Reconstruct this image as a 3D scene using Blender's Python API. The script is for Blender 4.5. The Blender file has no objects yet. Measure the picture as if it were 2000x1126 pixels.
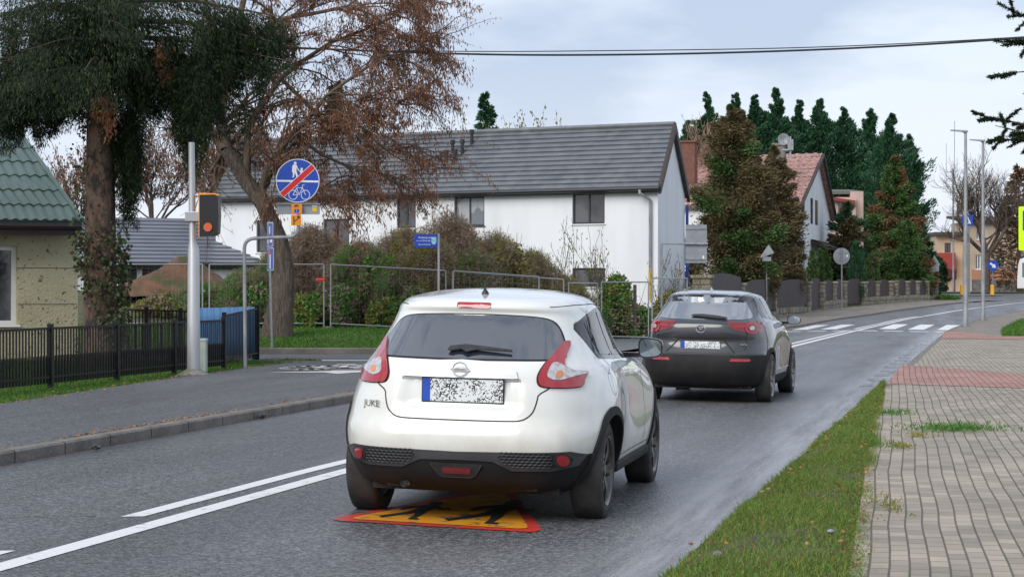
import bpy, bmesh, math, random
import numpy as np
from mathutils import Vector, Matrix
from mathutils.bvhtree import BVHTree
SC = bpy.context.scene
COL = SC.collection
rad = math.radians
RNG = np.random.default_rng(7)
random.seed(7)

# ------------------------------------------------------------------ camera
EYE = 1.53; FPX = 3833.0; HY = 568.0
cam = bpy.data.cameras.new('camera'); camo = bpy.data.objects.new('camera', cam); COL.objects.link(camo)
camo.location = (0, 0, EYE); camo.rotation_euler = (rad(90 + 0.075), 0, 0)
cam.sensor_width = 36; cam.lens = FPX / 2000 * 36; cam.clip_start = 0.5; cam.clip_end = 3000
SC.camera = camo
# ------------------------------------------------------------------ light
SC.view_settings.view_transform = 'Standard'; SC.view_settings.look = 'None'
SC.view_settings.exposure = 0.9; SC.view_settings.gamma = 1
SUN_EL, SUN_ROT = rad(38), rad(215)     # soft light from behind the left shoulder
w = bpy.data.worlds.new('World'); SC.world = w; w.use_nodes = True
nt = w.node_tree; nt.nodes.clear(); N = nt.nodes.new; LK = nt.links.new
out = N('ShaderNodeOutputWorld'); bg = N('ShaderNodeBackground'); bg.inputs[1].default_value = 0.10
sky = N('ShaderNodeTexSky'); sky.sky_type = 'NISHITA'; sky.sun_disc = False
sky.sun_elevation = SUN_EL; sky.sun_rotation = SUN_ROT; sky.dust_density = 2.0
tc = N('ShaderNodeTexCoord'); mp = N('ShaderNodeMapping'); mp.inputs['Scale'].default_value = (1.1, 1.1, 3.8); mp.inputs['Location'].default_value = (3.1, 0.7, 0.4)
LK(tc.outputs['Generated'], mp.inputs[0])
ns = N('ShaderNodeTexNoise'); ns.inputs['Scale'].default_value = 4.2; ns.inputs['Detail'].default_value = 5; ns.inputs['Roughness'].default_value = 0.52
LK(mp.outputs[0], ns.inputs['Vector'])
cr = N('ShaderNodeValToRGB'); e = cr.color_ramp.elements
e[0].position = 0.40; e[0].color = (3.0, 3.48, 4.45, 1); e[1].position = 0.57; e[1].color = (4.6, 5.0, 5.7, 1)
LK(ns.outputs['Fac'], cr.inputs[0])
sx = N('ShaderNodeSeparateXYZ'); LK(tc.outputs['Generated'], sx.inputs[0])
mr = N('ShaderNodeMapRange'); mr.inputs[1].default_value = 0.0; mr.inputs[2].default_value = 0.12; mr.inputs[3].default_value = 0.75; mr.inputs[4].default_value = 0.0
LK(sx.outputs[2], mr.inputs[0])
m1 = N('ShaderNodeMix'); m1.data_type = 'RGBA'; m1.inputs['B'].default_value = (5.0, 5.3, 5.9, 1)
LK(mr.outputs[0], m1.inputs['Factor']); LK(cr.outputs[0], m1.inputs['A'])
m2 = N('ShaderNodeMix'); m2.data_type = 'RGBA'; m2.inputs['Factor'].default_value = 0.88
LK(sky.outputs[0], m2.inputs['A']); LK(m1.outputs['Result'], m2.inputs['B'])
LK(m2.outputs['Result'], bg.inputs[0]); LK(bg.outputs[0], out.inputs[0])
sun = bpy.data.lights.new('sun', 'SUN'); sun.energy = 1.4; sun.angle = rad(40); sun.color = (1, .96, .9)
suno = bpy.data.objects.new('sun', sun); COL.objects.link(suno)
sd = Vector((math.sin(SUN_ROT) * math.cos(SUN_EL), math.cos(SUN_ROT) * math.cos(SUN_EL), math.sin(SUN_EL)))
suno.rotation_euler = sd.to_track_quat('Z', 'Y').to_euler()

# ------------------------------------------------------------------ helpers
def gz(y):
    return float(np.interp(y, [-50, 75, 85, 100, 125, 150, 180, 400], [0, 0, .07, .3, .8, 1.2, 1.42, 1.5]))
def X(px, d): return (px - 1000) / FPX * d
def Z(py, d): return EYE + (HY - py) * d / FPX
def W(px, py, d): return Vector((X(px, d), d, Z(py, d)))

def tag(o, label=None, cat=None, group=None, kind=None):
    if label: o['label'] = label
    if cat: o['category'] = cat
    if group: o['group'] = group
    if kind: o['kind'] = kind
    return o
def empty(name, loc=(0, 0, 0), rz=0, label=None, cat=None, group=None):
    o = bpy.data.objects.new(name, None); COL.objects.link(o)
    o.location = loc; o.rotation_euler = (0, 0, rz); o.empty_display_size = .2
    return tag(o, label, cat, group)
def link(name, me, mats, parent=None, smooth=False, auto=None):
    for m in (mats if isinstance(mats, (list, tuple)) else [mats]): me.materials.append(m)
    o = bpy.data.objects.new(name, me); COL.objects.link(o)
    if parent is not None: o.parent = parent
    if smooth:
        me.polygons.foreach_set('use_smooth', [True] * len(me.polygons))
        if auto is not None: me.set_sharp_from_angle(angle=rad(auto))
    return o
def copy_tree(o, parent=None):
    c = o.copy(); COL.objects.link(c); c.parent = parent
    for ch in list(o.children): copy_tree(ch, c)
    return c

class MB:
    "collects geometry for one mesh object"
    def __init__(s): s.v = []; s.f = []; s.m = []
    def add(s, vs, fs, mi=0):
        b = len(s.v); s.v += [tuple(v) for v in vs]; s.f += [tuple(b + i for i in f) for f in fs]; s.m += [mi] * len(fs); return s
    def box(s, c, size, rz=0, mi=0, mat=None):
        hx, hy, hz = size[0] / 2, size[1] / 2, size[2] / 2
        R = mat if mat is not None else Matrix.Rotation(rz, 3, 'Z')
        vs = [Vector(c) + R @ Vector((x, y, z)) for z in (-hz, hz) for x, y in ((-hx, -hy), (hx, -hy), (hx, hy), (-hx, hy))]
        return s.add(vs, [(3, 2, 1, 0), (4, 5, 6, 7), (0, 1, 5, 4), (1, 2, 6, 5), (2, 3, 7, 6), (3, 0, 4, 7)], mi)
    def tube(s, pts, r, n=8, mi=0, cap=True):
        pts = [Vector(p) for p in pts]; k = len(pts)
        rs = r if isinstance(r, (list, tuple)) else [r] * k
        vs = []; fs = []; u = None
        for i, p in enumerate(pts):
            t = (pts[min(i + 1, k - 1)] - pts[max(i - 1, 0)])
            if t.length < 1e-9: t = Vector((0, 0, 1))
            t.normalize()
            if u is None:
                u = t.orthogonal().normalized()
            else:
                u = (u - t * u.dot(t))
                u = u.normalized() if u.length > 1e-6 else t.orthogonal().normalized()
            v = t.cross(u)
            for j in range(n):
                a = 2 * math.pi * j / n
                vs.append(p + (u * math.cos(a) + v * math.sin(a)) * rs[i])
        for i in range(k - 1):
            for j in range(n):
                a = i * n + j; b = i * n + (j + 1) % n
                fs.append((a, b, b + n, a + n))
        if cap: fs.append(tuple(range(n - 1, -1, -1))); fs.append(tuple((k - 1) * n + j for j in range(n)))
        return s.add(vs, fs, mi)
    def lathe(s, prof, c=(0, 0, 0), axis='Z', n=32, mi=0):
        "prof: list of (r, h)"
        vs = []; fs = []
        for r, h in prof:
            for j in range(n):
                a = 2 * math.pi * j / n; x, y = r * math.cos(a), r * math.sin(a)
                p = {'Z': (x, y, h), 'X': (h, x, y), 'Y': (x, h, y)}[axis]
                vs.append((p[0] + c[0], p[1] + c[1], p[2] + c[2]))
        for i in range(len(prof) - 1):
            for j in range(n):
                a = i * n + j; b = i * n + (j + 1) % n
                f = (a, b, b + n, a + n)
                fs.append(f if axis != 'Y' else f[::-1])
        return s.add(vs, fs, mi)
    def prism(s, poly, fn, t0, t1, mi=0):
        "poly 2D points; fn(u,v,t)->3D"
        n = len(poly); vs = [fn(u, v, t0) for u, v in poly] + [fn(u, v, t1) for u, v in poly]
        fs = [tuple(range(n))[::-1], tuple(range(n, 2 * n))] + [(i, (i + 1) % n, n + (i + 1) % n, n + i) for i in range(n)]
        return s.add(vs, fs, mi)
    def mesh(s, name='m', fix=True):
        me = bpy.data.meshes.new(name); me.from_pydata(s.v, [], s.f)
        me.polygons.foreach_set('material_index', s.m)
        if fix:
            bm = bmesh.new(); bm.from_mesh(me); bmesh.ops.recalc_face_normals(bm, faces=bm.faces); bm.to_mesh(me); bm.free()
        return me
    def build(s, name, mats, parent=None, smooth=False, auto=35, bevel=0, fix=True):
        o = link(name, s.mesh(name, fix), mats, parent, smooth, auto if smooth else None)
        if bevel:
            b = o.modifiers.new('b', 'BEVEL'); b.width = bevel; b.segments = 2; b.limit_method = 'ANGLE'
        return o

def np_mesh(name, verts, nper, mats, parent=None):
    "verts (N*nper,3): each consecutive nper verts form one face"
    verts = np.asarray(verts, dtype=np.float32).reshape(-1, 3); nf = len(verts) // nper
    me = bpy.data.meshes.new(name); me.vertices.add(len(verts)); me.vertices.foreach_set('co', verts.ravel())
    me.loops.add(len(verts)); me.loops.foreach_set('vertex_index', np.arange(len(verts), dtype=np.int32))
    me.polygons.add(nf); me.polygons.foreach_set('loop_start', np.arange(0, len(verts), nper, dtype=np.int32))
    try: me.polygons.foreach_set('loop_total', np.full(nf, nper, dtype=np.int32))
    except Exception: pass
    me.update(calc_edges=True)
    return link(name, me, mats, parent)

def M(name, col, rough=.6, col2=None, scale=4, fac=(.38, .62), metal=0, bump=0, bscale=40, bdist=.01, spec=.5, coat=0,
      stretch=(1, 1, 1), detail=5, rough2=None, trans=0, island=None, col3=None, scale3=30, fac3=(.5, .6)):
    m = bpy.data.materials.new(name); m.use_nodes = True; t = m.node_tree; b = t.nodes['Principled BSDF']
    b.inputs['Base Color'].default_value = (*col, 1); b.inputs['Roughness'].default_value = rough; b.inputs['Metallic'].default_value = metal
    b.inputs['Specular IOR Level'].default_value = spec; b.inputs['Coat Weight'].default_value = coat; b.inputs['Coat Roughness'].default_value = .035
    N = t.nodes.new; L = t.links.new
    tcn = N('ShaderNodeTexCoord'); mpn = N('ShaderNodeMapping'); mpn.inputs['Scale'].default_value = stretch
    L(tcn.outputs['Object'], mpn.inputs[0]); src = None
    def noise(sc, det, lo, hi):
        n = N('ShaderNodeTexNoise'); n.inputs['Scale'].default_value = sc; n.inputs['Detail'].default_value = det; L(mpn.outputs[0], n.inputs['Vector'])
        r = N('ShaderNodeMapRange'); r.inputs[1].default_value = lo; r.inputs[2].default_value = hi; L(n.outputs['Fac'], r.inputs[0]); return r.outputs[0]
    if col2 is not None:
        f = noise(scale, detail, *fac)
        mx = N('ShaderNodeMix'); mx.data_type = 'RGBA'; mx.inputs['A'].default_value = (*col, 1); mx.inputs['B'].default_value = (*col2, 1)
        L(f, mx.inputs['Factor']); src = mx.outputs['Result']
        if rough2 is not None:
            rr = N('ShaderNodeMapRange'); rr.inputs[3].default_value = rough; rr.inputs[4].default_value = rough2; L(f, rr.inputs[0]); L(rr.outputs[0], b.inputs['Roughness'])
    if col3 is not None:
        f = noise(scale3, 3, *fac3)
        mx = N('ShaderNodeMix'); mx.data_type = 'RGBA'; mx.inputs['B'].default_value = (*col3, 1)
        if src is not None: L(src, mx.inputs['A'])
        else: mx.inputs['A'].default_value = (*col, 1)
        L(f, mx.inputs['Factor']); src = mx.outputs['Result']
    if island:
        g = N('ShaderNodeNewGeometry'); c = N('ShaderNodeValToRGB'); es = c.color_ramp.elements
        while len(es) < len(island): es.new(.5)
        for i, k in enumerate(island): es[i].position = i / (len(island) - 1); es[i].color = (*k, 1)
        L(g.outputs['Random Per Island'], c.inputs[0])
        if src is not None:
            mx = N('ShaderNodeMix'); mx.data_type = 'RGBA'; mx.inputs['Factor'].default_value = .6; L(src, mx.inputs['A']); L(c.outputs[0], mx.inputs['B']); src = mx.outputs['Result']
        else: src = c.outputs[0]
    if src is not None: L(src, b.inputs['Base Color'])
    if bump:
        n = N('ShaderNodeTexNoise'); n.inputs['Scale'].default_value = bscale; n.inputs['Detail'].default_value = 4; L(mpn.outputs[0], n.inputs['Vector'])
        bp = N('ShaderNodeBump'); bp.inputs['Strength'].default_value = bump; bp.inputs['Distance'].default_value = bdist; L(n.outputs['Fac'], bp.inputs['Height']); L(bp.outputs[0], b.inputs['Normal'])
    if trans:
        tr = N('ShaderNodeBsdfTranslucent'); ms = N('ShaderNodeMixShader'); ms.inputs[0].default_value = trans
        if src is not None: L(src, tr.inputs[0])
        else: tr.inputs[0].default_value = (*col, 1)
        o = t.nodes['Material Output']; L(b.outputs[0], ms.inputs[1]); L(tr.outputs[0], ms.inputs[2]); L(ms.outputs[0], o.inputs[0])
    return m

def text_mesh(name, s, size, loc, rot, mat, parent=None, ext=.001, align='CENTER', scx=1.0):
    cu = bpy.data.curves.new(name, 'FONT'); cu.body = s; cu.size = size; cu.extrude = ext; cu.align_x = align; cu.align_y = 'CENTER'; cu.resolution_u = 3
    o = bpy.data.objects.new('tmp', cu); COL.objects.link(o); bpy.context.view_layer.update()
    me = bpy.data.meshes.new_from_object(o.evaluated_get(bpy.context.evaluated_depsgraph_get())); bpy.data.objects.remove(o)
    me.materials.clear()
    R = rot if isinstance(rot, Matrix) else Matrix.Rotation(rot, 3, 'Z') @ Matrix.Rotation(rad(90), 3, 'X')
    for v in me.vertices: v.co = Vector(loc) + R @ Vector((v.co.x * scx, v.co.y, v.co.z))
    return link(name, me, mat, parent)

# ------------------------------------------------------------------ shared materials
m_galv = M('galvanised_steel', (.42, .43, .44), .42, (.3, .31, .32), 9, metal=.7, bump=.05)
m_galv_dull = M('dull_galvanised', (.36, .37, .38), .55, (.24, .25, .26), 6, metal=.3, stretch=(1, 1, .3))
m_black = M('black_plastic', (.018, .018, .019), .45, (.03, .03, .03), 20)
m_blackgloss = M('gloss_black', (.01, .01, .011), .12)
m_dark = M('dark_void', (.012, .012, .012), .8)
m_white = M('white_paint', (.8, .8, .79), .45)
m_conc = M('concrete', (.2, .19, .175), .8, (.1, .095, .085), 3, bump=.25, bscale=60, col3=(.32, .31, .29), scale3=40, fac3=(.55, .75))
m_signback = M('sign_back_grey', (.3, .32, .34), .5, (.24, .26, .28), 3, metal=.2)
m_blue = M('sign_blue', (.008, .055, .42), .35, (.01, .07, .46), 8)
m_red = M('sign_red', (.62, .012, .015), .4)
# ------------------------------------------------------------------ ground, road, pavements
_Ly = [-8, 0, 17.26, 27, 50.2, 76, 90, 107, 123, 143, 163]
_Lx = [-10.4, -8.5, -4.5, -2.22, 3.3, 10.2, 14.5, 21, 28, 41, 60]
_Ry = [-8, 0, 10.5, 30.5, 50, 76, 91, 107, 124, 143, 163]
_Rx = [-3.6, -1.66, .877, 5.74, 10.5, 16.9, 21.5, 27.9, 36.5, 50, 69]
def smooth_interp(ys, xs):
    yy = np.arange(ys[0], ys[-1] + .1, .5); xx = np.interp(yy, ys, xs)
    k = np.ones(17) / 17; pad = np.concatenate([xx[0] - (np.arange(8, 0, -1)) * (xx[1] - xx[0]), xx, xx[-1] + np.arange(1, 9) * (xx[-1] - xx[-2])])
    xx = np.convolve(pad, k, 'valid'); return lambda y: float(np.interp(y, yy, xx))
LK_ = smooth_interp(_Ly, _Lx); RK_ = smooth_interp(_Ry, _Rx)
def VE(y): return float(np.interp(y, [-8, 10.5, 31, 31.01], [-1.75, 1.86, 5.85, 5.85]))
def EL(y): return float(np.interp(y, [-8, 15, 24.7, 31.3, 36.5, 41], [-14, -8.6, -6.5, -5.7, -4.95, -4.1]))
def EL2(y): return float(np.interp(y, [48, 76, 85, 104, 131], [-2.9, 4.0, 9.6, 15.2, 28.2]))
def sm(a, b, x):
    t = min(1, max(0, (x - a) / (b - a))); return t * t * (3 - 2 * t)
def crown(x, y):
    "road camber"
    if y > 165: return 0
    l, r = LK_(y), RK_(y); c = (l + r) / 2
    return max(0, .055 * (1 - abs(x - c) / max(.1, (r - l) / 2))) if l < x < r else 0
def bank(x, y):
    "height of the raised plots on the left, above the road profile"
    if y < 47.9: return 0
    e = (EL2(y) if y < 131 else LK_(y) - 4) - x
    if e < 0: return 0
    return .35 * sm(48, 56, y) * (1 - sm(127, 131, y)) * sm(0, 3, e) + 1.15 * sm(58.5, 68, y) * sm(1.5, 8, e) * (1 - sm(88, 104, y))
def ground_z(x, y):
    z = gz(y) + bank(x, y)
    if y < 41.3:
        if x < EL(y) + .1: z += .1
    elif 48.1 < y < 128:
        if x < (EL2(y) if y < 131 else LK_(y) - 4) + .05: z += .09
    if y < 108 and x > (VE(y) if y < 31 else RK_(y) + 2): z += .045
    return z

def strip(name, f0, f1, y0, y1, dz, mat, parent=None, ny=None, nx=2, zf=None):
    "sheet between two x(y) functions, following the road profile"
    ny = ny or max(2, int((y1 - y0) / .75)); mb = MB()
    for i in range(ny + 1):
        y = y0 + (y1 - y0) * i / ny; a, b = f0(y), f1(y)
        for j in range(nx + 1): 
            x = a + (b - a) * j / nx; mb.v.append((x, y, gz(y) + crown(x, y) + dz))
    n = nx + 1
    for i in range(ny):
        for j in range(nx): a = i * n + j; mb.f.append((a, a + 1, a + 1 + n, a + n)); mb.m.append(0)
    o = mb.build(name, mat, parent)
    return o
def flat(name, pts, dz, mat, parent=None):
    camber = parent is not None and parent.name == 'road'
    bm = bmesh.new(); f = bm.faces.new([bm.verts.new((p[0], p[1], 0)) for p in pts])
    bm.normal_update(); bmesh.ops.triangulate(bm, faces=bm.faces[:])
    for yc in (75, 85, 100, 125, 150, 180):
        if min(p[1] for p in pts) < yc < max(p[1] for p in pts):
            bmesh.ops.bisect_plane(bm, geom=bm.verts[:] + bm.edges[:] + bm.faces[:], plane_co=(0, yc, 0), plane_no=(0, 1, 0))
    if camber:
        for _ in range(3):
            bmesh.ops.subdivide_edges(bm, edges=[e for e in bm.edges if e.calc_length() > .5], cuts=1)
            bmesh.ops.triangulate(bm, faces=[f for f in bm.faces if len(f.verts) > 3])
    for v in bm.verts: v.co.z = gz(v.co.y) + dz + (crown(v.co.x, v.co.y) if camber else 0)
    bmesh.ops.recalc_face_normals(bm, faces=bm.faces)
    me = bpy.data.meshes.new(name); bm.to_mesh(me); bm.free()
    if me.polygons[0].normal.z < 0: me.flip_normals()
    return link(name, me, mat, parent)

# --- asphalt (wet, with aggregate sparkle; lateral UV-free, world coordinates)
def asphalt(name, base, wet=(.28, .55), agg=.1):
    m = bpy.data.materials.new(name); m.use_nodes = True; t = m.node_tree; b = t.nodes['Principled BSDF']; N = t.nodes.new; L = t.links.new
    tcn = N('ShaderNodeTexCoord')
    def noise(sc, det, lo, hi, a, c, stretch=None, rough=.5):
        n = N('ShaderNodeTexNoise'); n.inputs['Scale'].default_value = sc; n.inputs['Detail'].default_value = det; n.inputs['Roughness'].default_value = rough
        v = tcn.outputs['Object']
        if stretch:
            mp_ = N('ShaderNodeMapping'); mp_.vector_type = 'TEXTURE'; mp_.inputs['Rotation'].default_value = (0, 0, rad(-13.5)); mp_.inputs['Scale'].default_value = tuple(1 / q for q in stretch); L(v, mp_.inputs[0]); v = mp_.outputs[0]
        L(v, n.inputs['Vector']); r = N('ShaderNodeMapRange')
        for k, q in enumerate((lo, hi, a, c)): r.inputs[k + 1].default_value = q
        L(n.outputs['Fac'], r.inputs[0]); return n, r.outputs[0]
    v = N('ShaderNodeTexVoronoi'); v.inputs['Scale'].default_value = 58; L(tcn.outputs['Object'], v.inputs['Vector'])
    c = N('ShaderNodeValToRGB'); e = c.color_ramp.elements; e[0].position = 0; e[0].color = (base * .45, base * .45, base * .48, 1); e[1].position = 1; e[1].color = (base * 2.3, base * 2.3, base * 2.35, 1)
    e2 = e.new(.55); e2.color = (base, base, base * 1.03, 1)
    sp = N('ShaderNodeSeparateColor'); L(v.outputs['Color'], sp.inputs[0]); L(sp.outputs[0], c.inputs[0])
    _, big = noise(.9, 5, .35, .65, .82, 1.2, (.9, .14, 1))
    _, fine = noise(14, 6, .3, .7, .8, 1.2)
    mu = N('ShaderNodeMath'); mu.operation = 'MULTIPLY'; L(big, mu.inputs[0]); L(fine, mu.inputs[1])
    hs = N('ShaderNodeVectorMath'); hs.operation = 'SCALE'; L(c.outputs[0], hs.inputs[0]); L(mu.outputs[0], hs.inputs['Scale'])
    L(hs.outputs[0], b.inputs['Base Color'])
    _, rg = noise(.55, 6, .35, .65, wet[0], wet[1], (1.2, .12, 1), .6); L(rg, b.inputs['Roughness'])
    bp = N('ShaderNodeBump'); bp.inputs['Strength'].default_value = .55; bp.inputs['Distance'].default_value = .006; L(v.outputs['Distance'], bp.inputs['Height'])
    n2, _ = noise(160, 3, 0, 1, 0, 1); bp2 = N('ShaderNodeBump'); bp2.inputs['Strength'].default_value = .4; bp2.inputs['Distance'].default_value = .004; L(n2.outputs['Fac'], bp2.inputs['Height']); L(bp.outputs[0], bp2.inputs['Normal'])
    L(bp2.outputs[0], b.inputs['Normal'])
    b.inputs['Specular IOR Level'].default_value = .5
    return m
m_road = asphalt('wet_asphalt', .085, (.27, .52))
def wet_edge_sheen(m):
    "worn, wet strip along the right-hand edge, its sky sheen painted in as paler colour; the attribute holds metres from the edge"
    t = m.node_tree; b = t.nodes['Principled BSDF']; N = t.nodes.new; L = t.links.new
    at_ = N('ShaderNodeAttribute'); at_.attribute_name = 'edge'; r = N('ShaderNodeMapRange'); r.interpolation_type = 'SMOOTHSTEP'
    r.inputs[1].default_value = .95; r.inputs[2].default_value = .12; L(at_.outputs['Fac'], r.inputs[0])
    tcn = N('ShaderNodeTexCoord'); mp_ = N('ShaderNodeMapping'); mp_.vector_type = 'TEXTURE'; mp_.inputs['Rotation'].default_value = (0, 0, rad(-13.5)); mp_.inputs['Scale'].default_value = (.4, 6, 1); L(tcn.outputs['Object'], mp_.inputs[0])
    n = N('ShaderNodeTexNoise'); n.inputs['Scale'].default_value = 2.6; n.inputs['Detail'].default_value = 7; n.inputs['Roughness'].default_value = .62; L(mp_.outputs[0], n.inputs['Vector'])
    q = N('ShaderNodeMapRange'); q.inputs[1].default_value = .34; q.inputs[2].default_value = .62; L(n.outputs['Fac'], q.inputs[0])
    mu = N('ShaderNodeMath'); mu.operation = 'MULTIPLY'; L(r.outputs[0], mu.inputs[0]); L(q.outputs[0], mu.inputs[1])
    mx = N('ShaderNodeMix'); mx.data_type = 'RGBA'; mx.inputs['B'].default_value = (.30, .30, .31, 1); L(b.inputs['Base Color'].links[0].from_socket, mx.inputs['A']); L(mu.outputs[0], mx.inputs['Factor']); L(mx.outputs['Result'], b.inputs['Base Color'])  # worn line plus wet sky sheen, both lightened into the base colour
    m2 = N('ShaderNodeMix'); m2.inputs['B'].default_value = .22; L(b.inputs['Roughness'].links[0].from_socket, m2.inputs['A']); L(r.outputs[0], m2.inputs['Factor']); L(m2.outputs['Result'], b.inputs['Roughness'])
wet_edge_sheen(m_road)
m_path = asphalt('path_asphalt', .08, (.42, .65))
m_earth = M('grass_earth', (.05, .085, .018), .9, (.085, .07, .035), 1.2, bump=.6, bscale=25, bdist=.03, col3=(.04, .03, .018), scale3=3, fac3=(.52, .66))
def worn(name, col, ground=(.06, .06, .062), lo=.30, hi=.42, sc=9, rough=.5, st=(1, 1, 1), fine=70):
    m = M(name, col, rough); t = m.node_tree; b = t.nodes['Principled BSDF']; N = t.nodes.new; L = t.links.new
    tcn = N('ShaderNodeTexCoord'); mpn = N('ShaderNodeMapping'); mpn.vector_type = 'TEXTURE'; mpn.inputs['Rotation'].default_value = (0, 0, rad(-13.5)); mpn.inputs['Scale'].default_value = tuple(1 / q for q in st); L(tcn.outputs['Object'], mpn.inputs[0])
    n = N('ShaderNodeTexNoise'); n.inputs['Scale'].default_value = sc; n.inputs['Detail'].default_value = 8; n.inputs['Roughness'].default_value = .7; L(mpn.outputs[0], n.inputs['Vector'])
    r = N('ShaderNodeMapRange'); r.inputs[1].default_value = lo; r.inputs[2].default_value = hi; L(n.outputs['Fac'], r.inputs[0])
    mx = N('ShaderNodeMix'); mx.data_type = 'RGBA'; mx.inputs['A'].default_value = (*ground, 1); mx.inputs['B'].default_value = (*col, 1); L(r.outputs[0], mx.inputs['Factor']); L(mx.outputs['Result'], b.inputs['Base Color'])
    v = N('ShaderNodeTexVoronoi'); v.inputs['Scale'].default_value = fine; L(tcn.outputs['Object'], v.inputs['Vector'])
    bp = N('ShaderNodeBump'); bp.inputs['Strength'].default_value = .4; bp.inputs['Distance'].default_value = .004; L(v.outputs['Distance'], bp.inputs['Height']); L(bp.outputs[0], b.inputs['Normal'])
    return m
m_paint = worn('road_paint', (.72, .72, .72))
m_edge = worn('worn_edge_paint', (.30, .30, .31), (.10, .10, .105), .38, .66, 3.5, .22, (2.2, .10, 1))
m_bikepaint = worn('path_paint', (.62, .6, .57), lo=.34, hi=.44)

# base terrain to the horizon
def terrain():
    ys = np.unique(np.concatenate([np.arange(-30, 0, 5), np.arange(0, 40, 1), [41.25, 41.35], np.arange(42, 48, 1), [48.05, 48.15], np.arange(49, 112, 1.0), np.arange(112, 170, 2), [180, 200, 240, 300, 450, 700, 1200, 2500]]))
    us = np.unique(np.concatenate([[-2500, -900, -300, -120, -60], np.arange(-40, -12, 2), np.arange(-12, 44, .5), np.arange(44, 90, 4), [120, 300, 900, 2500]]))
    mb = MB(); nu = len(us)
    for y in ys:
        for u in us:
            x = u + (y * .245 if abs(u) < 100 and y < 200 else (49 if y >= 200 and abs(u) < 100 else 0)) - 4
            z = ground_z(x, y) - .045
            mb.v.append((x, y, z))
    for i in range(len(ys) - 1):
        for j in range(nu - 1): a = i * nu + j; mb.f.append((a, a + 1, a + 1 + nu, a + nu)); mb.m.append(0)
    o = mb.build('ground', m_earth, smooth=True, auto=60); return tag(o, kind='structure')
terrain()

CL = lambda y: (LK_(y) + RK_(y)) / 2 if y > 20 else -2.74 + (y - 10.5) * .2439 if y < 16 else (1 - (y - 16) / 4) * (-2.74 + (y - 10.5) * .2439) + (y - 16) / 4 * (LK_(y) + RK_(y)) / 2
road = strip('road', lambda y: LK_(y) - .02, lambda y: RK_(y) + .05, -8, 163, 0, m_road, nx=16); tag(road, kind='structure')
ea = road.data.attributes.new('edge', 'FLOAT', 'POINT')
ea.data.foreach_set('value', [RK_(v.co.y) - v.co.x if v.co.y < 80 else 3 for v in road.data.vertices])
side = flat('side_road', [(-70, 41), (-3, 41), (-1.5, 30), (LK_(34), 34), (LK_(41), 41), (LK_(48), 48), (2, 48.2), (-70, 48.2)], -.006, m_path); tag(side, kind='structure')
far = flat('far_road', [(24, 121), (30, 117), (43, 125), (140, 140), (140, 172), (30, 166), (22, 150)], -.008, m_path); tag(far, kind='structure')
tag(strip('far_verge', lambda y: 20, lambda y: 140, 167, 186, .06, m_earth), kind='structure')

def lstrip(name, cf, off, wd, y0, y1, mat=m_paint, dz=.004):
    k = 1.03
    return strip(name, lambda y: cf(y) + (off - wd / 2) * k, lambda y: cf(y) + (off + wd / 2) * k, y0, y1, dz, mat, road, nx=1)
# double centre line: solid right line, broken left line
lstrip('solid_centre_line', CL, 0, .17, -6, 96)
for a, b in ((-2, 1.5), (5.2, 11.2), (12.9, 26), (28, 38), (52, 74), (76, 96)):
    lstrip('broken_centre_line', CL, -.33, .15, a, b)
lstrip('far_centre_line', CL, -.05, .2, 96.5, 150)
# right edge line, worn
for i in range(9):
    y = 31.5 + i * 1.9
    strip('edge_dash', lambda q: RK_(q) - .42, lambda q: RK_(q) - .14, y, y + .95, .004, m_edge, road, ny=2, nx=1)
for i in range(6):  # broken line of the side road mouth, left edge of the main road
    y = 53 + i * 3.2
    lstrip('edge_dash', LK_, .35, .2, y, y + 1.5)
# zebra crossing: bars run along the road
for i in range(6):
    a = .55 + i * 1.13
    def zf(o): return lambda y: LK_(76) + (y - 76) * .27 + o
    if 2.6 < a < 3.3: continue
    strip('zebra_bar', zf(a), zf(a + .62), 76.2, 84, .006, m_paint, road, ny=9, nx=1)
for i in range(7): # give-way dashes before the crossing
    a = .5 + i * .95
    if 2.6 < a < 3.2: continue
    flat('stop_dash', [(LK_(73) + a, 72.6), (LK_(73) + a + .72, 72.6), (LK_(74) + a + .72, 73.5), (LK_(74) + a, 73.5)], .006, m_paint, road)
flat('side_edge_line', [(-60, 43.2), (-2.6, 43.2), (-2.6, 43.6), (-60, 43.6)], .0, m_paint, side)
# cracks and tar seams
m_tar = M('tar_seam', (.022, .022, .024), .35)
rr = random.Random(3)
for k in range(7):
    y = 14 + k * 9 + rr.uniform(-2, 2); x0 = LK_(y) + rr.uniform(.5, 2); pts = []
    mb = MB(); n = 14; L_ = rr.uniform(1, 2.2)
    c = [(x0 + L_ * i / n, y + .06 * math.sin(i * 2.1 + k) + rr.uniform(-.03, .03)) for i in range(n + 1)]
    for i in range(n):
        (xa, ya), (xb, yb) = c[i], c[i + 1]; t = .006
        mb.add([(xa, ya - t, gz(ya) + crown(xa, ya) + .003), (xb, yb - t, gz(yb) + crown(xb, yb) + .003), (xb, yb + t, gz(yb) + crown(xb, yb) + .003), (xa, ya + t, gz(ya) + crown(xa, ya) + .003)], [(0, 1, 2, 3)])
    mb.build('asphalt_crack', m_tar, road)

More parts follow.
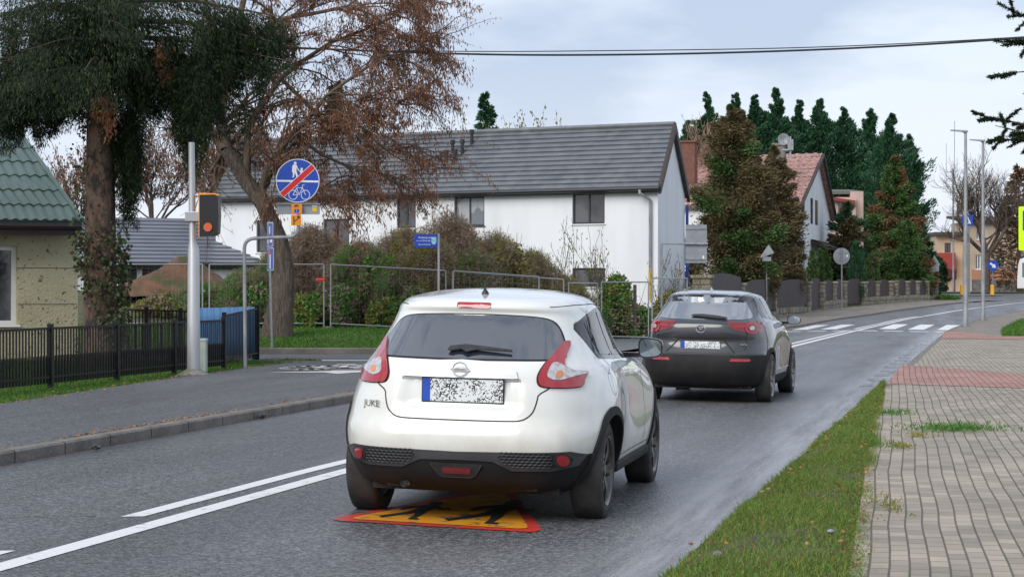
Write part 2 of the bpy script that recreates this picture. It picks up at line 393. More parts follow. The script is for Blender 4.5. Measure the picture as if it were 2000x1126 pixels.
# painted warning triangle under the white car: red rim, yellow field, dark running children
m_pred = worn('red_road_paint', (.56, .035, .025), (.09, .085, .08), lo=.40, hi=.47, sc=7); m_pyel = worn('yellow_road_paint', (.66, .28, .015), (.10, .09, .07), lo=.38, hi=.46, sc=7); m_pblk = worn('black_road_paint', (.02, .02, .02), lo=.2, hi=.3)
def gpt(px, py): d = FPX * EYE / (py - HY); return (X(px, d), d)
def rounded(poly, r, n=6):
    o = []; k = len(poly)
    for i in range(k):
        p = Vector(poly[i]); a = (Vector(poly[i - 1]) - p).normalized(); b = (Vector(poly[(i + 1) % k]) - p).normalized()
        for j in range(n + 1):
            t = j / n; o.append(tuple(p + a * r * (1 - t) ** 2 + b * r * t ** 2))
    return o
def inset(poly, t):
    c = sum((Vector(p) for p in poly), Vector((0, 0))) / len(poly); return [tuple(c + (Vector(p) - c) * t) for p in poly]
A_, B_, C_ = Vector((-1.23, 12.75)), Vector((.20, 12.26)), Vector((-.02, 15.1))
TT = lambda u, v: tuple(A_ + (B_ - A_) * u + (C_ - A_ - (B_ - A_) * .5) * v)
tri = [(0, 0), (1, 0), (.5, 1)]
flat('warning_red_rim', [TT(*p) for p in rounded(tri, .10)], .005, m_pred, road)
tri_i = [(.09, .04), (.925, .04), (.503, .89)]
flat('warning_yellow_field', [TT(*p) for p in rounded(tri_i, .07)], .009, m_pyel, road)
kid = [(-.10, .05), (-.06, .01), (.06, .13), (.12, .20), (.15, .12), (.16, .0), (.24, .0), (.24, .03), (.20, .04), (.20, .17), (.18, .28), (.20, .38), (.28, .33), (.33, .38), (.31, .41), (.27, .38), (.19, .46), (.15, .47), (.18, .50), (.19, .56), (.15, .61), (.09, .60), (.07, .55), (.09, .50), (.07, .46), (-.03, .40), (-.06, .29), (-.02, .28), (.01, .36), (.07, .38), (.06, .26), (.03, .20)]
for (ox, oy, s) in ((.28, .09, .72), (.60, .09, .95)):
    flat('warning_child_figure', [TT(ox - .02 + u * s * .8, oy + v * s * .9) for u, v in kid], .013, m_pblk, road)

# kerbs and pavements on the left
y34 = 34.0; cx34 = LK_(34) - 6.6
def SR(y): return LK_(y) if y <= 34 else cx34 + math.sqrt(max(0, 6.6 ** 2 - (y - 34) ** 2))
kerb_pts = [(LK_(y), y) for y in np.arange(-8, 34.1, 1.0)] + [(cx34 + 6.6 * math.cos(a), 34 + 6.6 * math.sin(a)) for a in np.linspace(.1, 1.35, 12)]
def kerb(name, pts, wd=.15, h=.115, side=-1, dz=0, mat=None, seam=1.0):
    mb = MB(); P = [Vector(p) for p in pts]; rows = []
    for i, p in enumerate(P):
        t = (P[min(i + 1, len(P) - 1)] - P[max(i - 1, 0)]).normalized(); n = Vector((-t.y, t.x)) * (-side)
        z = gz(p.y) + dz; q = p + n * wd; r = p + n * .02
        rows.append([(p.x, p.y, z - .05), (p.x, p.y, z + h - .02), (r.x, r.y, z + h), (q.x, q.y, z + h), (q.x, q.y, z - .05)])
    for r in rows: mb.v += r
    for i in range(len(P) - 1):
        for j in range(4): a = i * 5 + j; mb.f.append((a, a + 1, a + 6, a + 5)); mb.m.append(0)
    o = mb.build(name, mat or m_kerb); tag(o, kind='structure'); return o
m_kerb = M('kerb_concrete', (.185, .165, .145), .75, (.12, .105, .09), 2.2, bump=.3, bscale=50, col3=(.24, .22, .2), scale3=30, fac3=(.5, .75))
t_ = m_kerb.node_tree; b_ = t_.nodes['Principled BSDF']; br = t_.nodes.new('ShaderNodeTexBrick'); tc_ = t_.nodes.new('ShaderNodeTexCoord'); mp_ = t_.nodes.new('ShaderNodeMapping')
mp_.inputs['Rotation'].default_value = (0, 0, rad(13.5 - 90)); t_.links.new(tc_.outputs['Object'], mp_.inputs[0]); t_.links.new(mp_.outputs[0], br.inputs['Vector'])
br.inputs['Scale'].default_value = 1; br.inputs['Brick Width'].default_value = 1.0; br.inputs['Row Height'].default_value = 50; br.inputs['Mortar Size'].default_value = .012; br.offset = 0
old = b_.inputs['Base Color'].links[0].from_socket; t_.links.new(old, br.inputs['Color1']); t_.links.new(old, br.inputs['Color2']); br.inputs['Mortar'].default_value = (.02, .018, .015, 1); t_.links.new(br.outputs['Color'], b_.inputs['Base Color'])
kerb('kerb', kerb_pts)
tag(strip('footpath', EL, lambda y: SR(y) - .14, -8, 39.6, .105, m_path, nx=6), kind='structure')
tag(strip('far_footpath', EL2, lambda y: LK_(y) - .14, 48.2, 77, .06, m_path, nx=4), kind='structure')
kerb('far_kerb', [(LK_(y), y) for y in np.arange(55, 126, 1.0)], h=.08)
kerb('verge_kerb', [(x, 48.0) for x in np.arange(-2.6, -60, -1.5)], h=.14, side=1)
kerb('path_edging', [(EL2(y), y) for y in np.arange(49, 100, 1.0)], h=.085, wd=.08)
# bicycle symbol on the footpath
def bike(o, s, fx, sgn):
    pts = []
    for c in (0, 1.05):
        R = .36; mb_ = [(c + R * math.cos(a), R * math.sin(a)) for a in np.linspace(0, 2 * math.pi, 17)]; pts.append(mb_)
    pts += [[(0, 0), (.3, .55), (.8, .55), (1.05, 0)], [(0, 0), (.5, 0), (.3, .55)], [(.5, 0), (.8, .55)], [(.2, .7), (.42, .7)], [(.8, .55), (.78, .75), (.95, .78)]]
    return pts
def painted_lines(name, lines, tr, wd, dz, mat, parent):
    mb = MB()
    for ln in lines:
        for i in range(len(ln) - 1):
            a, b = Vector(ln[i]), Vector(ln[i + 1]); t = (b - a).normalized() * wd * .5; n = Vector((-t.y, t.x))
            q = [tr(p) for p in (a - t * .6 - n, b + t * .6 - n, b + t * .6 + n, a - t * .6 + n)]
            mb.add([(x, y, gz(y) + dz) for x, y in q], [(0, 1, 2, 3)])
    o = mb.build(name, mat, parent, fix=False)
    for p in o.data.polygons:
        if p.normal.z < 0: o.data.flip_normals(); break
    return o
fp = bpy.data.objects['footpath']
painted_lines('bicycle_marking', bike(0, 1, 0, 1), lambda p: (-3.75 + p.x * 1.3 + p.y * .2, 36.4 + p.y * 2.4), .12, .112, m_bikepaint, fp)
flat('direction_arrow', [(-4.35, 34.2), (-3.2, 34.9), (-3.25, 35.15), (-2.2, 35.2), (-2.0, 34.6), (-2.6, 34.5), (-3.0, 33.7), (-3.3, 34.3)], .112, m_bikepaint, fp)

# right-hand block paving
def pavers(name, c1, c2, mortar, rot=11.0, bw=.215, rh=.105):
    m = bpy.data.materials.new(name); m.use_nodes = True; t = m.node_tree; b = t.nodes['Principled BSDF']; N = t.nodes.new; L = t.links.new
    tcn = N('ShaderNodeTexCoord'); wn = N('ShaderNodeTexNoise'); wn.inputs['Scale'].default_value = .35; wn.inputs['Detail'].default_value = 2; L(tcn.outputs['Object'], wn.inputs['Vector'])
    sc_ = N('ShaderNodeVectorMath'); sc_.operation = 'SCALE'; sc_.inputs['Scale'].default_value = .07; L(wn.outputs['Color'], sc_.inputs[0])
    ad = N('ShaderNodeVectorMath'); L(tcn.outputs['Object'], ad.inputs[0]); L(sc_.outputs[0], ad.inputs[1])
    mpn = N('ShaderNodeMapping'); mpn.inputs['Rotation'].default_value = (0, 0, rad(rot - 90)); L(ad.outputs[0], mpn.inputs[0])
    br = N('ShaderNodeTexBrick'); br.offset = .5; br.inputs['Scale'].default_value = 1; br.inputs['Brick Width'].default_value = bw; br.inputs['Row Height'].default_value = rh
    br.inputs['Mortar Size'].default_value = .0065; br.inputs['Mortar Smooth'].default_value = .3; br.inputs['Bias'].default_value = 0
    br.inputs['Color1'].default_value = (*c1, 1); br.inputs['Color2'].default_value = (*c2, 1); br.inputs['Mortar'].default_value = (*mortar, 1); L(mpn.outputs[0], br.inputs['Vector'])
    n = N('ShaderNodeTexNoise'); n.inputs['Scale'].default_value = .8; n.inputs['Detail'].default_value = 8; n.inputs['Roughness'].default_value = .65; L(tcn.outputs['Object'], n.inputs['Vector'])
    r = N('ShaderNodeMapRange'); r.inputs[1].default_value = .3; r.inputs[2].default_value = .7; r.inputs[3].default_value = .7; r.inputs[4].default_value = 1.2; L(n.outputs['Fac'], r.inputs[0])
    s = N('ShaderNodeVectorMath'); s.operation = 'SCALE'; L(br.outputs['Color'], s.inputs[0]); L(r.outputs[0], s.inputs['Scale'])
    n3 = N('ShaderNodeTexNoise'); n3.inputs['Scale'].default_value = 1.7; n3.inputs['Detail'].default_value = 6; L(tcn.outputs['Object'], n3.inputs['Vector'])
    r3 = N('ShaderNodeMapRange'); r3.inputs[1].default_value = .54; r3.inputs[2].default_value = .66; r3.inputs[3].default_value = 0; r3.inputs[4].default_value = .6; L(n3.outputs['Fac'], r3.inputs[0])
    mo = N('ShaderNodeMath'); mo.operation = 'MULTIPLY'; L(br.outputs['Fac'], mo.inputs[0]); L(r3.outputs[0], mo.inputs[1])
    mx = N('ShaderNodeMix'); mx.data_type = 'RGBA'; mx.inputs['B'].default_value = (.045, .07, .02, 1); L(s.outputs[0], mx.inputs['A']); L(mo.outputs[0], mx.inputs['Factor'])
    L(mx.outputs['Result'], b.inputs['Base Color']); b.inputs['Roughness'].default_value = .7
    iv = N('ShaderNodeMath'); iv.operation = 'SUBTRACT'; iv.inputs[0].default_value = 1; L(br.outputs['Fac'], iv.inputs[1])
    bp = N('ShaderNodeBump'); bp.inputs['Strength'].default_value = .8; bp.inputs['Distance'].default_value = .012; L(iv.outputs[0], bp.inputs['Height'])
    n2 = N('ShaderNodeTexNoise'); n2.inputs['Scale'].default_value = 90; n2.inputs['Detail'].default_value = 3; L(tcn.outputs['Object'], n2.inputs['Vector'])
    bp2 = N('ShaderNodeBump'); bp2.inputs['Strength'].default_value = .3; bp2.inputs['Distance'].default_value = .004; L(n2.outputs['Fac'], bp2.inputs['Height']); L(bp.outputs[0], bp2.inputs['Normal']); L(bp2.outputs[0], b.inputs['Normal'])
    return m
m_pav = pavers('grey_block_paving', (.38, .325, .25), (.25, .215, .165), (.105, .085, .06))
m_pavr = pavers('red_block_paving', (.42, .225, .18), (.33, .165, .13), (.09, .06, .045))
PR = lambda y: (VE(y) - .05) if y < 31 else RK_(y) + .16
tag(strip('pavement', PR, lambda y: 40 + y * .2, -8, 64, .06, m_pav, ny=110, nx=4), kind='structure')
pv = bpy.data.objects['pavement']
flat('red_paving_band', [(5.92, 31), (7.75, 29.7), (9.3, 28.6), (10.6, 29.6), (9.03, 34.6), (7.78, 39.2)], .066, m_pavr, pv)
flat('far_red_paving_band', [(13.3, 60.8), (16.2, 58.6), (17.4, 60), (15.9, 63.2), (16.05, 70.5), (15.7, 71.3)], .070, m_pavr, pv)
m_slab = M('worn_slab_paving', (.25, .215, .18), .75, (.16, .14, .115), 1.5, bump=.3, col3=(.1, .09, .07), scale3=6, fac3=(.55, .7))
tag(strip('far_pavement', lambda y: RK_(y) + .15, lambda y: RK_(y) + 2.1, 64, 150, .056, m_slab, nx=2), kind='structure')
tag(strip('slab_footpath', EL2, lambda y: LK_(y) - .14, 77, 131, .062, m_slab, nx=4), kind='structure')
kerb('right_kerb', [(RK_(y), y) for y in np.arange(30.2, 150, 1.0)], h=.063, wd=.16, side=1)
# ------------------------------------------------------------------ vehicles
def sup_loop(W, yr, yf, n, nf, k):
    "plan outline (x,y) resampled evenly; starts at rear centre, goes round the right side"
    yc = (yr + yf) / 2; Lh = (yf - yr) / 2
    th = np.linspace(0, np.pi, 400); s = np.sin(th); c = np.cos(th)
    nn = np.where(c > 0, n, nf)
    x = W * np.abs(s) ** (2 / nn); y = yc - Lh * np.sign(c) * np.abs(c) ** (2 / nn)
    d = np.concatenate([[0], np.cumsum(np.hypot(np.diff(x), np.diff(y)))]); t = np.linspace(0, d[-1], k)
    return np.interp(t, d, x), np.interp(t, d, y)
def car_shell(layers, mod, nt=84, k=90, sig=1.6):
    "layers rows: z, y_rear, y_front, half width, rear exponent, front exponent"
    A = np.array(layers, float); seg = np.hypot(np.diff(A[:, 0]), np.diff(A[:, 1])) + .6 * np.abs(np.diff(A[:, 3]))
    t = np.concatenate([[0], np.cumsum(seg)]); tt = np.linspace(0, t[-1], nt); B = np.stack([np.interp(tt, t, A[:, i]) for i in range(6)], 1)
    ker = np.exp(-.5 * (np.arange(-5, 6) / sig) ** 2); ker /= ker.sum()
    for i in range(6):
        col = B[:, i]; pad = np.concatenate([2 * col[0] - col[5:0:-1], col, 2 * col[-1] - col[-2:-7:-1]]); B[:, i] = np.convolve(pad, ker, 'valid')
    V = []
    for row in B:
        x, y = sup_loop(max(row[3], .02), row[1], row[2], row[4], row[5], k)
        xs = np.concatenate([x, -x[-2:0:-1]]); ys = np.concatenate([y, y[-2:0:-1]])
        V.append(np.stack([xs, ys, np.full(len(xs), row[0])], 1))
    V = np.stack(V); n = V.shape[1]; P = mod(V.reshape(-1, 3)); faces = []
    for i in range(nt - 1):
        for j in range(n):
            a = i * n + j; b = i * n + (j + 1) % n; faces.append((a, b, b + n, a + n))
    faces.append(tuple(range(n - 1, -1, -1))); faces.append(tuple((nt - 1) * n + j for j in range(n)))
    me = bpy.data.meshes.new('shell'); me.from_pydata([tuple(p) for p in P], [], faces)
    me.polygons.foreach_set('use_smooth', [True] * len(me.polygons)); me.update(); return me
class Shell:
    def __init__(s, me):
        s.v = [v.co.copy() for v in me.vertices]; s.n = [v.normal.copy() for v in me.vertices]; s.p = [tuple(p.vertices) for p in me.polygons]
        s.b = BVHTree.FromPolygons(s.v, s.p)
    def hit(s, u, v, view):
        o, d = {'rear': (Vector((u, -4, v)), Vector((0, 1, 0))), 'right': (Vector((4, u, v)), Vector((-1, 0, 0))), 'left': (Vector((-4, u, v)), Vector((1, 0, 0))),
                'top': (Vector((u, v, 4)), Vector((0, 0, -1))), 'front': (Vector((u, 9, v)), Vector((0, -1, 0)))}[view]
        loc, nr, i, _ = s.b.ray_cast(o, d)
        if loc is None:
            g = {'rear': (u, .3, v), 'right': (.8, u, v), 'left': (-.8, u, v), 'top': (u, v, 1.5), 'front': (u, 4, v)}[view]
            loc, nr, i, _ = s.b.find_nearest(Vector(g))
        w = Vector((0, 0, 0))
        if len(s.p[i]) < 8:
            for j in s.p[i]: w += s.n[j] / ((s.v[j] - loc).length + .004)
        else: w = nr
        return loc, w.normalized()
def patch(sh, name, poly, view, mat, parent, off=.003, skirt=.012, g=.035):
    bm = bmesh.new(); bm.faces.new([bm.verts.new((p[0], p[1], 0)) for p in poly]); bm.normal_update(); bmesh.ops.triangulate(bm, faces=bm.faces[:])
    for ax in (0, 1):
        lo = min(p[ax] for p in poly); hi = max(p[ax] for p in poly); q = lo + g
        while q < hi - 1e-4:
            co = [0, 0, 0]; co[ax] = q; no = [0, 0, 0]; no[ax] = 1
            bmesh.ops.bisect_plane(bm, geom=bm.verts[:] + bm.edges[:] + bm.faces[:], plane_co=co, plane_no=no, dist=1e-6); q += g
    bmesh.ops.remove_doubles(bm, verts=bm.verts, dist=1e-5)
    edges = [e for e in bm.edges if e.is_boundary]; vn = {}
    for v in bm.verts:
        loc, n = sh.hit(v.co.x, v.co.y, view); v.co = loc + n * off; vn[v.index] = n
    bm.verts.index_update()
    nv = {}; normals = {v: vn.get(v.index) for v in bm.verts}
    normals = {}
    for v in bm.verts:
        normals[v] = None
    if skirt:
        ext = bmesh.ops.extrude_edge_only(bm, edges=edges)
        for e in ext['geom']:
            if isinstance(e, bmesh.types.BMVert):
                loc, n, i, _ = sh.b.find_nearest(e.co); w = Vector((0, 0, 0))
                e.co = e.co - sh.nrm(loc, i) * skirt
    bmesh.ops.recalc_face_normals(bm, faces=bm.faces)
    me = bpy.data.meshes.new(name); bm.to_mesh(me); bm.free()
    # orient outwards
    c = 0
    for p in me.polygons: 
        loc, n, i, _ = sh.b.find_nearest(p.center); c += n.dot(p.normal)
    if c < 0: me.flip_normals()
    o = link(name, me, mat, parent, True, 40); return o
def _nrm(s, loc, i):
    w = Vector((0, 0, 0))
    if len(s.p[i]) > 8: return Vector((0, 0, 1))
    for j in s.p[i]: w += s.n[j] / ((s.v[j] - loc).length + .004)
    return w.normalized()
Shell.nrm = _nrm
def ribbon(sh, name, pts, view, wd, mat, parent, off=.0015, step=.02, closed=False):
    P = [Vector(p) for p in pts] + ([Vector(pts[0])] if closed else []); Q = []
    for i in range(len(P) - 1):
        n = max(1, int((P[i + 1] - P[i]).length / step)); Q += [P[i].lerp(P[i + 1], j / n) for j in range(n)]
    Q.append(P[-1]); mb = MB(); R3 = []
    for q in Q: R3.append(sh.hit(q.x, q.y, view))
    for i in range(len(Q)):
        t = (R3[min(i + 1, len(Q) - 1)][0] - R3[max(i - 1, 0)][0]); t = t.normalized() if t.length > 1e-7 else Vector((0, 0, 1)); n = R3[i][1]; s = t.cross(n).normalized() * wd / 2
        mb.v += [tuple(R3[i][0] + n * off + s), tuple(R3[i][0] + n * off - s)]
    for i in range(len(Q) - 1): a = 2 * i; mb.f.append((a, a + 1, a + 3, a + 2)); mb.m.append(0)
    return mb.build(name, mat, parent, fix=False)
def smooth_poly(pts, n=4):
    "closed Catmull-Rom through points"
    o = []; k = len(pts); P = [Vector(p) for p in pts]
    for i in range(k):
        a, b, c, d = P[i - 1], P[i], P[(i + 1) % k], P[(i + 2) % k]
        for j in range(n):
            t = j / n; o.append(tuple(.5 * ((2 * b) + (c - a) * t + (2 * a - 5 * b + 4 * c - d) * t * t + (3 * b - a - 3 * c + d) * t ** 3)))
    return o
def mir(poly): return [(-u, v) for u, v in poly][::-1]
def circ(cx, cy, r, n=24, ry=None): return [(cx + r * math.cos(2 * math.pi * i / n), cy + (ry or r) * math.sin(2 * math.pi * i / n)) for i in range(n)]

def cut_body(me, arches, R, zb, zlow, yz, paint, black, parent, names=('body_shell', 'lower_cladding')):
    o = link('tmp_body', me, [paint, black]); cutters = []
    for y in arches:
        for s in (-1, 1):
            mb = MB(); pts = [Vector((s * .52, y, zb)), Vector((s * 1.3, y, zb))]
            mb.tube(pts, R, 48); c = mb.build('cut', black); cutters.append(c)
            md = o.modifiers.new('b', 'BOOLEAN'); md.object = c; md.operation = 'DIFFERENCE'; md.solver = 'EXACT'; md.material_mode = 'TRANSFER' if hasattr(md, 'material_mode') else md.material_mode
    bpy.context.view_layer.update()
    m2 = bpy.data.meshes.new_from_object(o.evaluated_get(bpy.context.evaluated_depsgraph_get()))
    bpy.data.objects.remove(o)
    for c in cutters: bpy.data.objects.remove(c)
    mats = [m.name for m in m2.materials]
    bm = bmesh.new(); bm.from_mesh(m2)
    for co, no in (((0, 0, zlow), (0, 0, 1)), ((0, 0, yz[1]), (0, 0, 1)), ((0, yz[0], 0), (0, 1, 0))):
        bmesh.ops.bisect_plane(bm, geom=bm.verts[:] + bm.edges[:] + bm.faces[:], plane_co=co, plane_no=no, dist=1e-5)
    bm.faces.ensure_lookup_table()
    def low(f):
        c = f.calc_center_median()
        if f.material_index < len(mats) and mats[f.material_index] == black.name and abs(c.x) < 1.2: pass
        if (c.z < zlow and c.y > yz[0]) or (c.z < yz[1] and c.y <= yz[0]): return True
        for y in arches:
            if math.hypot(c.y - y, c.z - zb) < R - .004: return True
            if abs(abs(c.x) - .52) < .01 and math.hypot(c.y - y, c.z - zb) < R + .01: return True
            if math.hypot(c.y - y, c.z - zb) < R + .003 and abs(f.normal.x) < .05: return True
        return False
    flags = [low(f) for f in bm.faces]; outs = []
    for part, nm, mt in ((False, names[0], paint), (True, names[1], black)):
        b2 = bm.copy(); b2.faces.ensure_lookup_table()
        bmesh.ops.delete(b2, geom=[f for f, q in zip(b2.faces, flags) if q != part], context='FACES')
        mm = bpy.data.meshes.new(nm); b2.to_mesh(mm); b2.free(); mm.materials.clear(); mm.polygons.foreach_set('material_index', [0] * len(mm.polygons))
        outs.append(link(nm, mm, mt, parent, True, 38))
    bm.free(); return outs

def wheel(parent, x, y, R, rr, spokes, rimmat, tyremat, side, wd=.215):
    mb = MB(); s = side; h = wd / 2
    mb.lathe([(.02, s * (h - .03)), (.045, s * (h - .03)), (.06, s * (h - .045)), (.15, s * (h - .09)), (rr * .7, s * (h - .1)), (rr * .7, -s * h * .6)], axis='X', n=24)
    wl = mb.build('wheel', m_dark, parent, smooth=True); wl.location = (x, y, R - .008)
    t = MB(); pr = [(rr - .005, -h * .8), (rr + .01, -h * .96), (rr + .035, -h * 1.0), (R - .035, -h * .97), (R - .012, -h * .88), (R - .002, -h * .7), (R, -h * .4)]
    pr = pr + [(r, -a) for r, a in pr[::-1]]; t.lathe(pr, axis='X', n=64)
    for k in range(4): # tread grooves as thin dark rings
        pass
    t.build('tyre', tyremat, wl, smooth=True, auto=50)
    r = MB(); r.lathe([(rr - .004, -h * .8), (rr - .02, -h * .5), (rr - .02, s * h * .55), (rr - .004, s * h * .86), (rr + .006, s * h * .95), (rr + .004, s * h * .99), (rr - .012, s * h * .93), (rr - .03, s * h * .6)], axis='X', n=48)
    for i in range(spokes):
        a0 = 2 * math.pi * i / spokes
        for da in (-.16, .16):
            a = a0 + da; p0 = (.045, a0 + da * .4); p1 = (rr - .012, a)
            q = [Vector((s * (h - .028), p0[0] * math.cos(p0[1]), p0[0] * math.sin(p0[1]))), Vector((s * (h - .012), (p1[0] * .6) * math.cos(a), p1[0] * .6 * math.sin(a))), Vector((s * (h - .018), p1[0] * math.cos(a), p1[0] * math.sin(a)))]
            tn = Vector((0, -math.sin(a), math.cos(a)))
            for b in range(2):
                u, v = q[b], q[b + 1]; w0 = .02 if b == 0 else .014; w1 = .014 if b == 0 else .022; dp = Vector((-s * .02, 0, 0))
                r.add([u - tn * w0, u + tn * w0, v + tn * w1, v - tn * w1, u - tn * w0 + dp, u + tn * w0 + dp, v + tn * w1 + dp, v - tn * w1 + dp], [(0, 1, 2, 3), (7, 6, 5, 4), (0, 3, 7, 4), (1, 5, 6, 2), (0, 4, 5, 1), (2, 6, 7, 3)])
    r.lathe([(.0, s * (h - .02)), (.035, s * (h - .02)), (.045, s * (h - .035)), (.05, s * (h - .06))], axis='X', n=20)
    for i in range(5):
        a = 2 * math.pi * (i + .5) / 5; r.tube([(s * (h - .05), .055 * math.cos(a), .055 * math.sin(a)), (s * (h - .028), .055 * math.cos(a), .055 * math.sin(a))], .009, 6)
    r.build('rim', rimmat, wl, smooth=True, auto=30)
    return wl

def mirror(parent, x, y, z, side, bodymat, capmat, w=.21, h=.15, frame=True):
    s = side; mb = MB()
    oval = [(math.copysign(abs(math.cos(a)) ** .55, math.cos(a)), math.copysign(abs(math.sin(a)) ** .6, math.sin(a))) for a in np.linspace(0, 2 * math.pi, 28, endpoint=False)]
    rings = [(-.0, .97), (.03, 1.0), (.07, .95), (.11, .8), (.14, .5), (.15, .05)]
    for dy, k in rings: mb.v += [(x + u * w / 2 * k + s * .01, y + dy, z + v * h / 2 * k * (1 - .12 * s * u)) for u, v in oval]
    n = len(oval)
    for i in range(len(rings) - 1):
        for j in range(n): a = i * n + j; b = i * n + (j + 1) % n; mb.f.append((a, b, b + n, a + n)); mb.m.append(0)
    mb.f.append(tuple(range(n))); mb.m.append(0)
    mb.box((x - s * (w / 2 + .045), y + .05, z - h * .36), (.13, .06, .035))
    m = mb.build('wing_mirror', capmat, parent, smooth=True, auto=40)
    g = MB(); g.v = [(x + u * w / 2 * .86 + s * .01, y - .004, z + v * h / 2 * .84 * (1 - .12 * s * u)) for u, v in oval]; g.f = [tuple(range(n))]; g.m = [0]
    go = g.build('mirror_glass', m_mirror, m, fix=False)
    if go.data.polygons[0].normal.y > 0: go.data.flip_normals()
    return m

m_mirror = M('mirror_glass', (.32, .36, .37), .04, metal=1)
def plate_mat():
    m = bpy.data.materials.new('number_plate_scrambled'); m.use_nodes = True; t = m.node_tree; b = t.nodes['Principled BSDF']; N = t.nodes.new; L = t.links.new
    tcn = N('ShaderNodeTexCoord'); sn = N('ShaderNodeVectorMath'); sn.operation = 'SNAP'; sn.inputs[1].default_value = (.0075, 10, .0075); L(tcn.outputs['Object'], sn.inputs[0])
    wn = N('ShaderNodeTexWhiteNoise'); L(sn.outputs[0], wn.inputs['Vector'])
    n = N('ShaderNodeTexNoise'); n.inputs['Scale'].default_value = 14; L(tcn.outputs['Object'], n.inputs['Vector'])
    ad = N('ShaderNodeMath'); ad.operation = 'MULTIPLY_ADD'; ad.inputs[1].default_value = .9; L(n.outputs['Fac'], ad.inputs[0]); 
    mu = N('ShaderNodeMath'); mu.operation = 'MULTIPLY'; mu.inputs[1].default_value = .75; L(wn.outputs['Value'], mu.inputs[0]); L(mu.outputs[0], ad.inputs[2])
    c = N('ShaderNodeValToRGB'); c.color_ramp.interpolation = 'CONSTANT'; e = c.color_ramp.elements; e[0].color = (.02, .02, .02, 1); e[0].position = 0; e[1].position = .58; e[1].color = (.3, .3, .3, 1); k = e.new(.68); k.color = (.7, .72, .72, 1)
    L(ad.outputs[0], c.inputs[0]); L(c.outputs[0], b.inputs['Base Color']); b.inputs['Roughness'].default_value = .4; return m
m_plate = plate_mat()
m_chrome = M('chrome', (.75, .76, .78), .15, metal=1)
m_glassdk = M('tinted_glass', (.022, .026, .036), .04, spec=1.0, coat=1)
m_glassdk.node_tree.nodes['Principled BSDF'].inputs['IOR'].default_value = 1.75
m_sideglass = M('side_glass', (.010, .012, .014), .05, spec=.16)
m_glasssky = M('sky_reflecting_glass', (.03, .032, .038), .05, spec=1.0, coat=1)
m_glasssky.node_tree.nodes['Principled BSDF'].inputs['IOR'].default_value = 2.6
m_spoilershade = M('spoiler_shadow_black', (.006, .006, .007), .15)
m_redlens = M('red_lens', (.33, .006, .010), .12, coat=1)
m_reddark = M('dark_red_lens', (.16, .004, .006), .15, coat=1)
m_clear = M('clear_lens', (.62, .6, .6), .12, (.4, .38, .38), 30, coat=1, metal=.35)
m_amber = M('amber_bulb', (.6, .25, .1), .3)
m_tyre = M('tyre_rubber', (.018, .017, .016), .75, (.04, .037, .034), 8, bump=.2, bscale=60)
m_seam = M('panel_gap', (.012, .011, .01), .7)
m_clad = M('black_bumper_plastic', (.012, .012, .013), .7, (.02, .019, .018), 4, spec=.25, bump=.15, bscale=150, bdist=.001)
m_cladg = M('grey_bumper_plastic', (.055, .056, .06), .45, (.04, .04, .042), 6)
m_pearl = M('pearl_white_paint', (.74, .75, .72), .22, (.71, .715, .67), 1.6, coat=1, spec=.4)
def dirt(m, col, z0, z1, amt):
    "road film that thickens towards the sills"
    t = m.node_tree; b = t.nodes['Principled BSDF']; N = t.nodes.new; L = t.links.new; src = b.inputs['Base Color'].links[0].from_socket
    tcn = N('ShaderNodeTexCoord'); sp = N('ShaderNodeSeparateXYZ'); L(tcn.outputs['Object'], sp.inputs[0])
    r = N('ShaderNodeMapRange'); r.inputs[1].default_value = z1; r.inputs[2].default_value = z0; L(sp.outputs[2], r.inputs[0])
    n = N('ShaderNodeTexNoise'); n.inputs['Scale'].default_value = 5; n.inputs['Detail'].default_value = 8; L(tcn.outputs['Object'], n.inputs['Vector'])
    n2 = N('ShaderNodeMapRange'); n2.inputs[1].default_value = .3; n2.inputs[2].default_value = .7; n2.inputs[3].default_value = .3; L(n.outputs['Fac'], n2.inputs[0])
    mu = N('ShaderNodeMath'); mu.operation = 'MULTIPLY'; L(r.outputs[0], mu.inputs[0]); L(n2.outputs[0], mu.inputs[1])
    m2 = N('ShaderNodeMath'); m2.operation = 'MULTIPLY'; m2.inputs[1].default_value = amt; L(mu.outputs[0], m2.inputs[0])
    mx = N('ShaderNodeMix'); mx.data_type = 'RGBA'; mx.inputs['B'].default_value = (*col, 1); L(src, mx.inputs['A']); L(m2.outputs[0], mx.inputs['Factor']); L(mx.outputs['Result'], b.inputs['Base Color'])
    rr_ = N('ShaderNodeMapRange'); rr_.inputs[3].default_value = b.inputs['Roughness'].default_value; rr_.inputs[4].default_value = .7; L(m2.outputs[0], rr_.inputs[0]); L(rr_.outputs[0], b.inputs['Roughness'])
    cw = N('ShaderNodeMapRange'); cw.inputs[3].default_value = 1; cw.inputs[4].default_value = .1; L(m2.outputs[0], cw.inputs[0]); L(cw.outputs[0], b.inputs['Coat Weight'])
dirt(m_pearl, (.32, .27, .19), .25, 1.0, .75)
m_grey = M('dark_grey_metallic', (.03, .032, .038), .38, (.027, .03, .035), 2, metal=.3, coat=1)
dirt(m_grey, (.09, .085, .075), .25, .95, .5)
m_greysilver = M('silver_grey_metallic', (.3, .32, .35), .28, (.28, .3, .33), 2, metal=.6, coat=1)
m_rimdark = M('dark_alloy', (.07, .07, .075), .3, (.12, .11, .1), 12, metal=.6)
m_rimgrey = M('grey_alloy', (.22, .22, .23), .3, metal=.7)

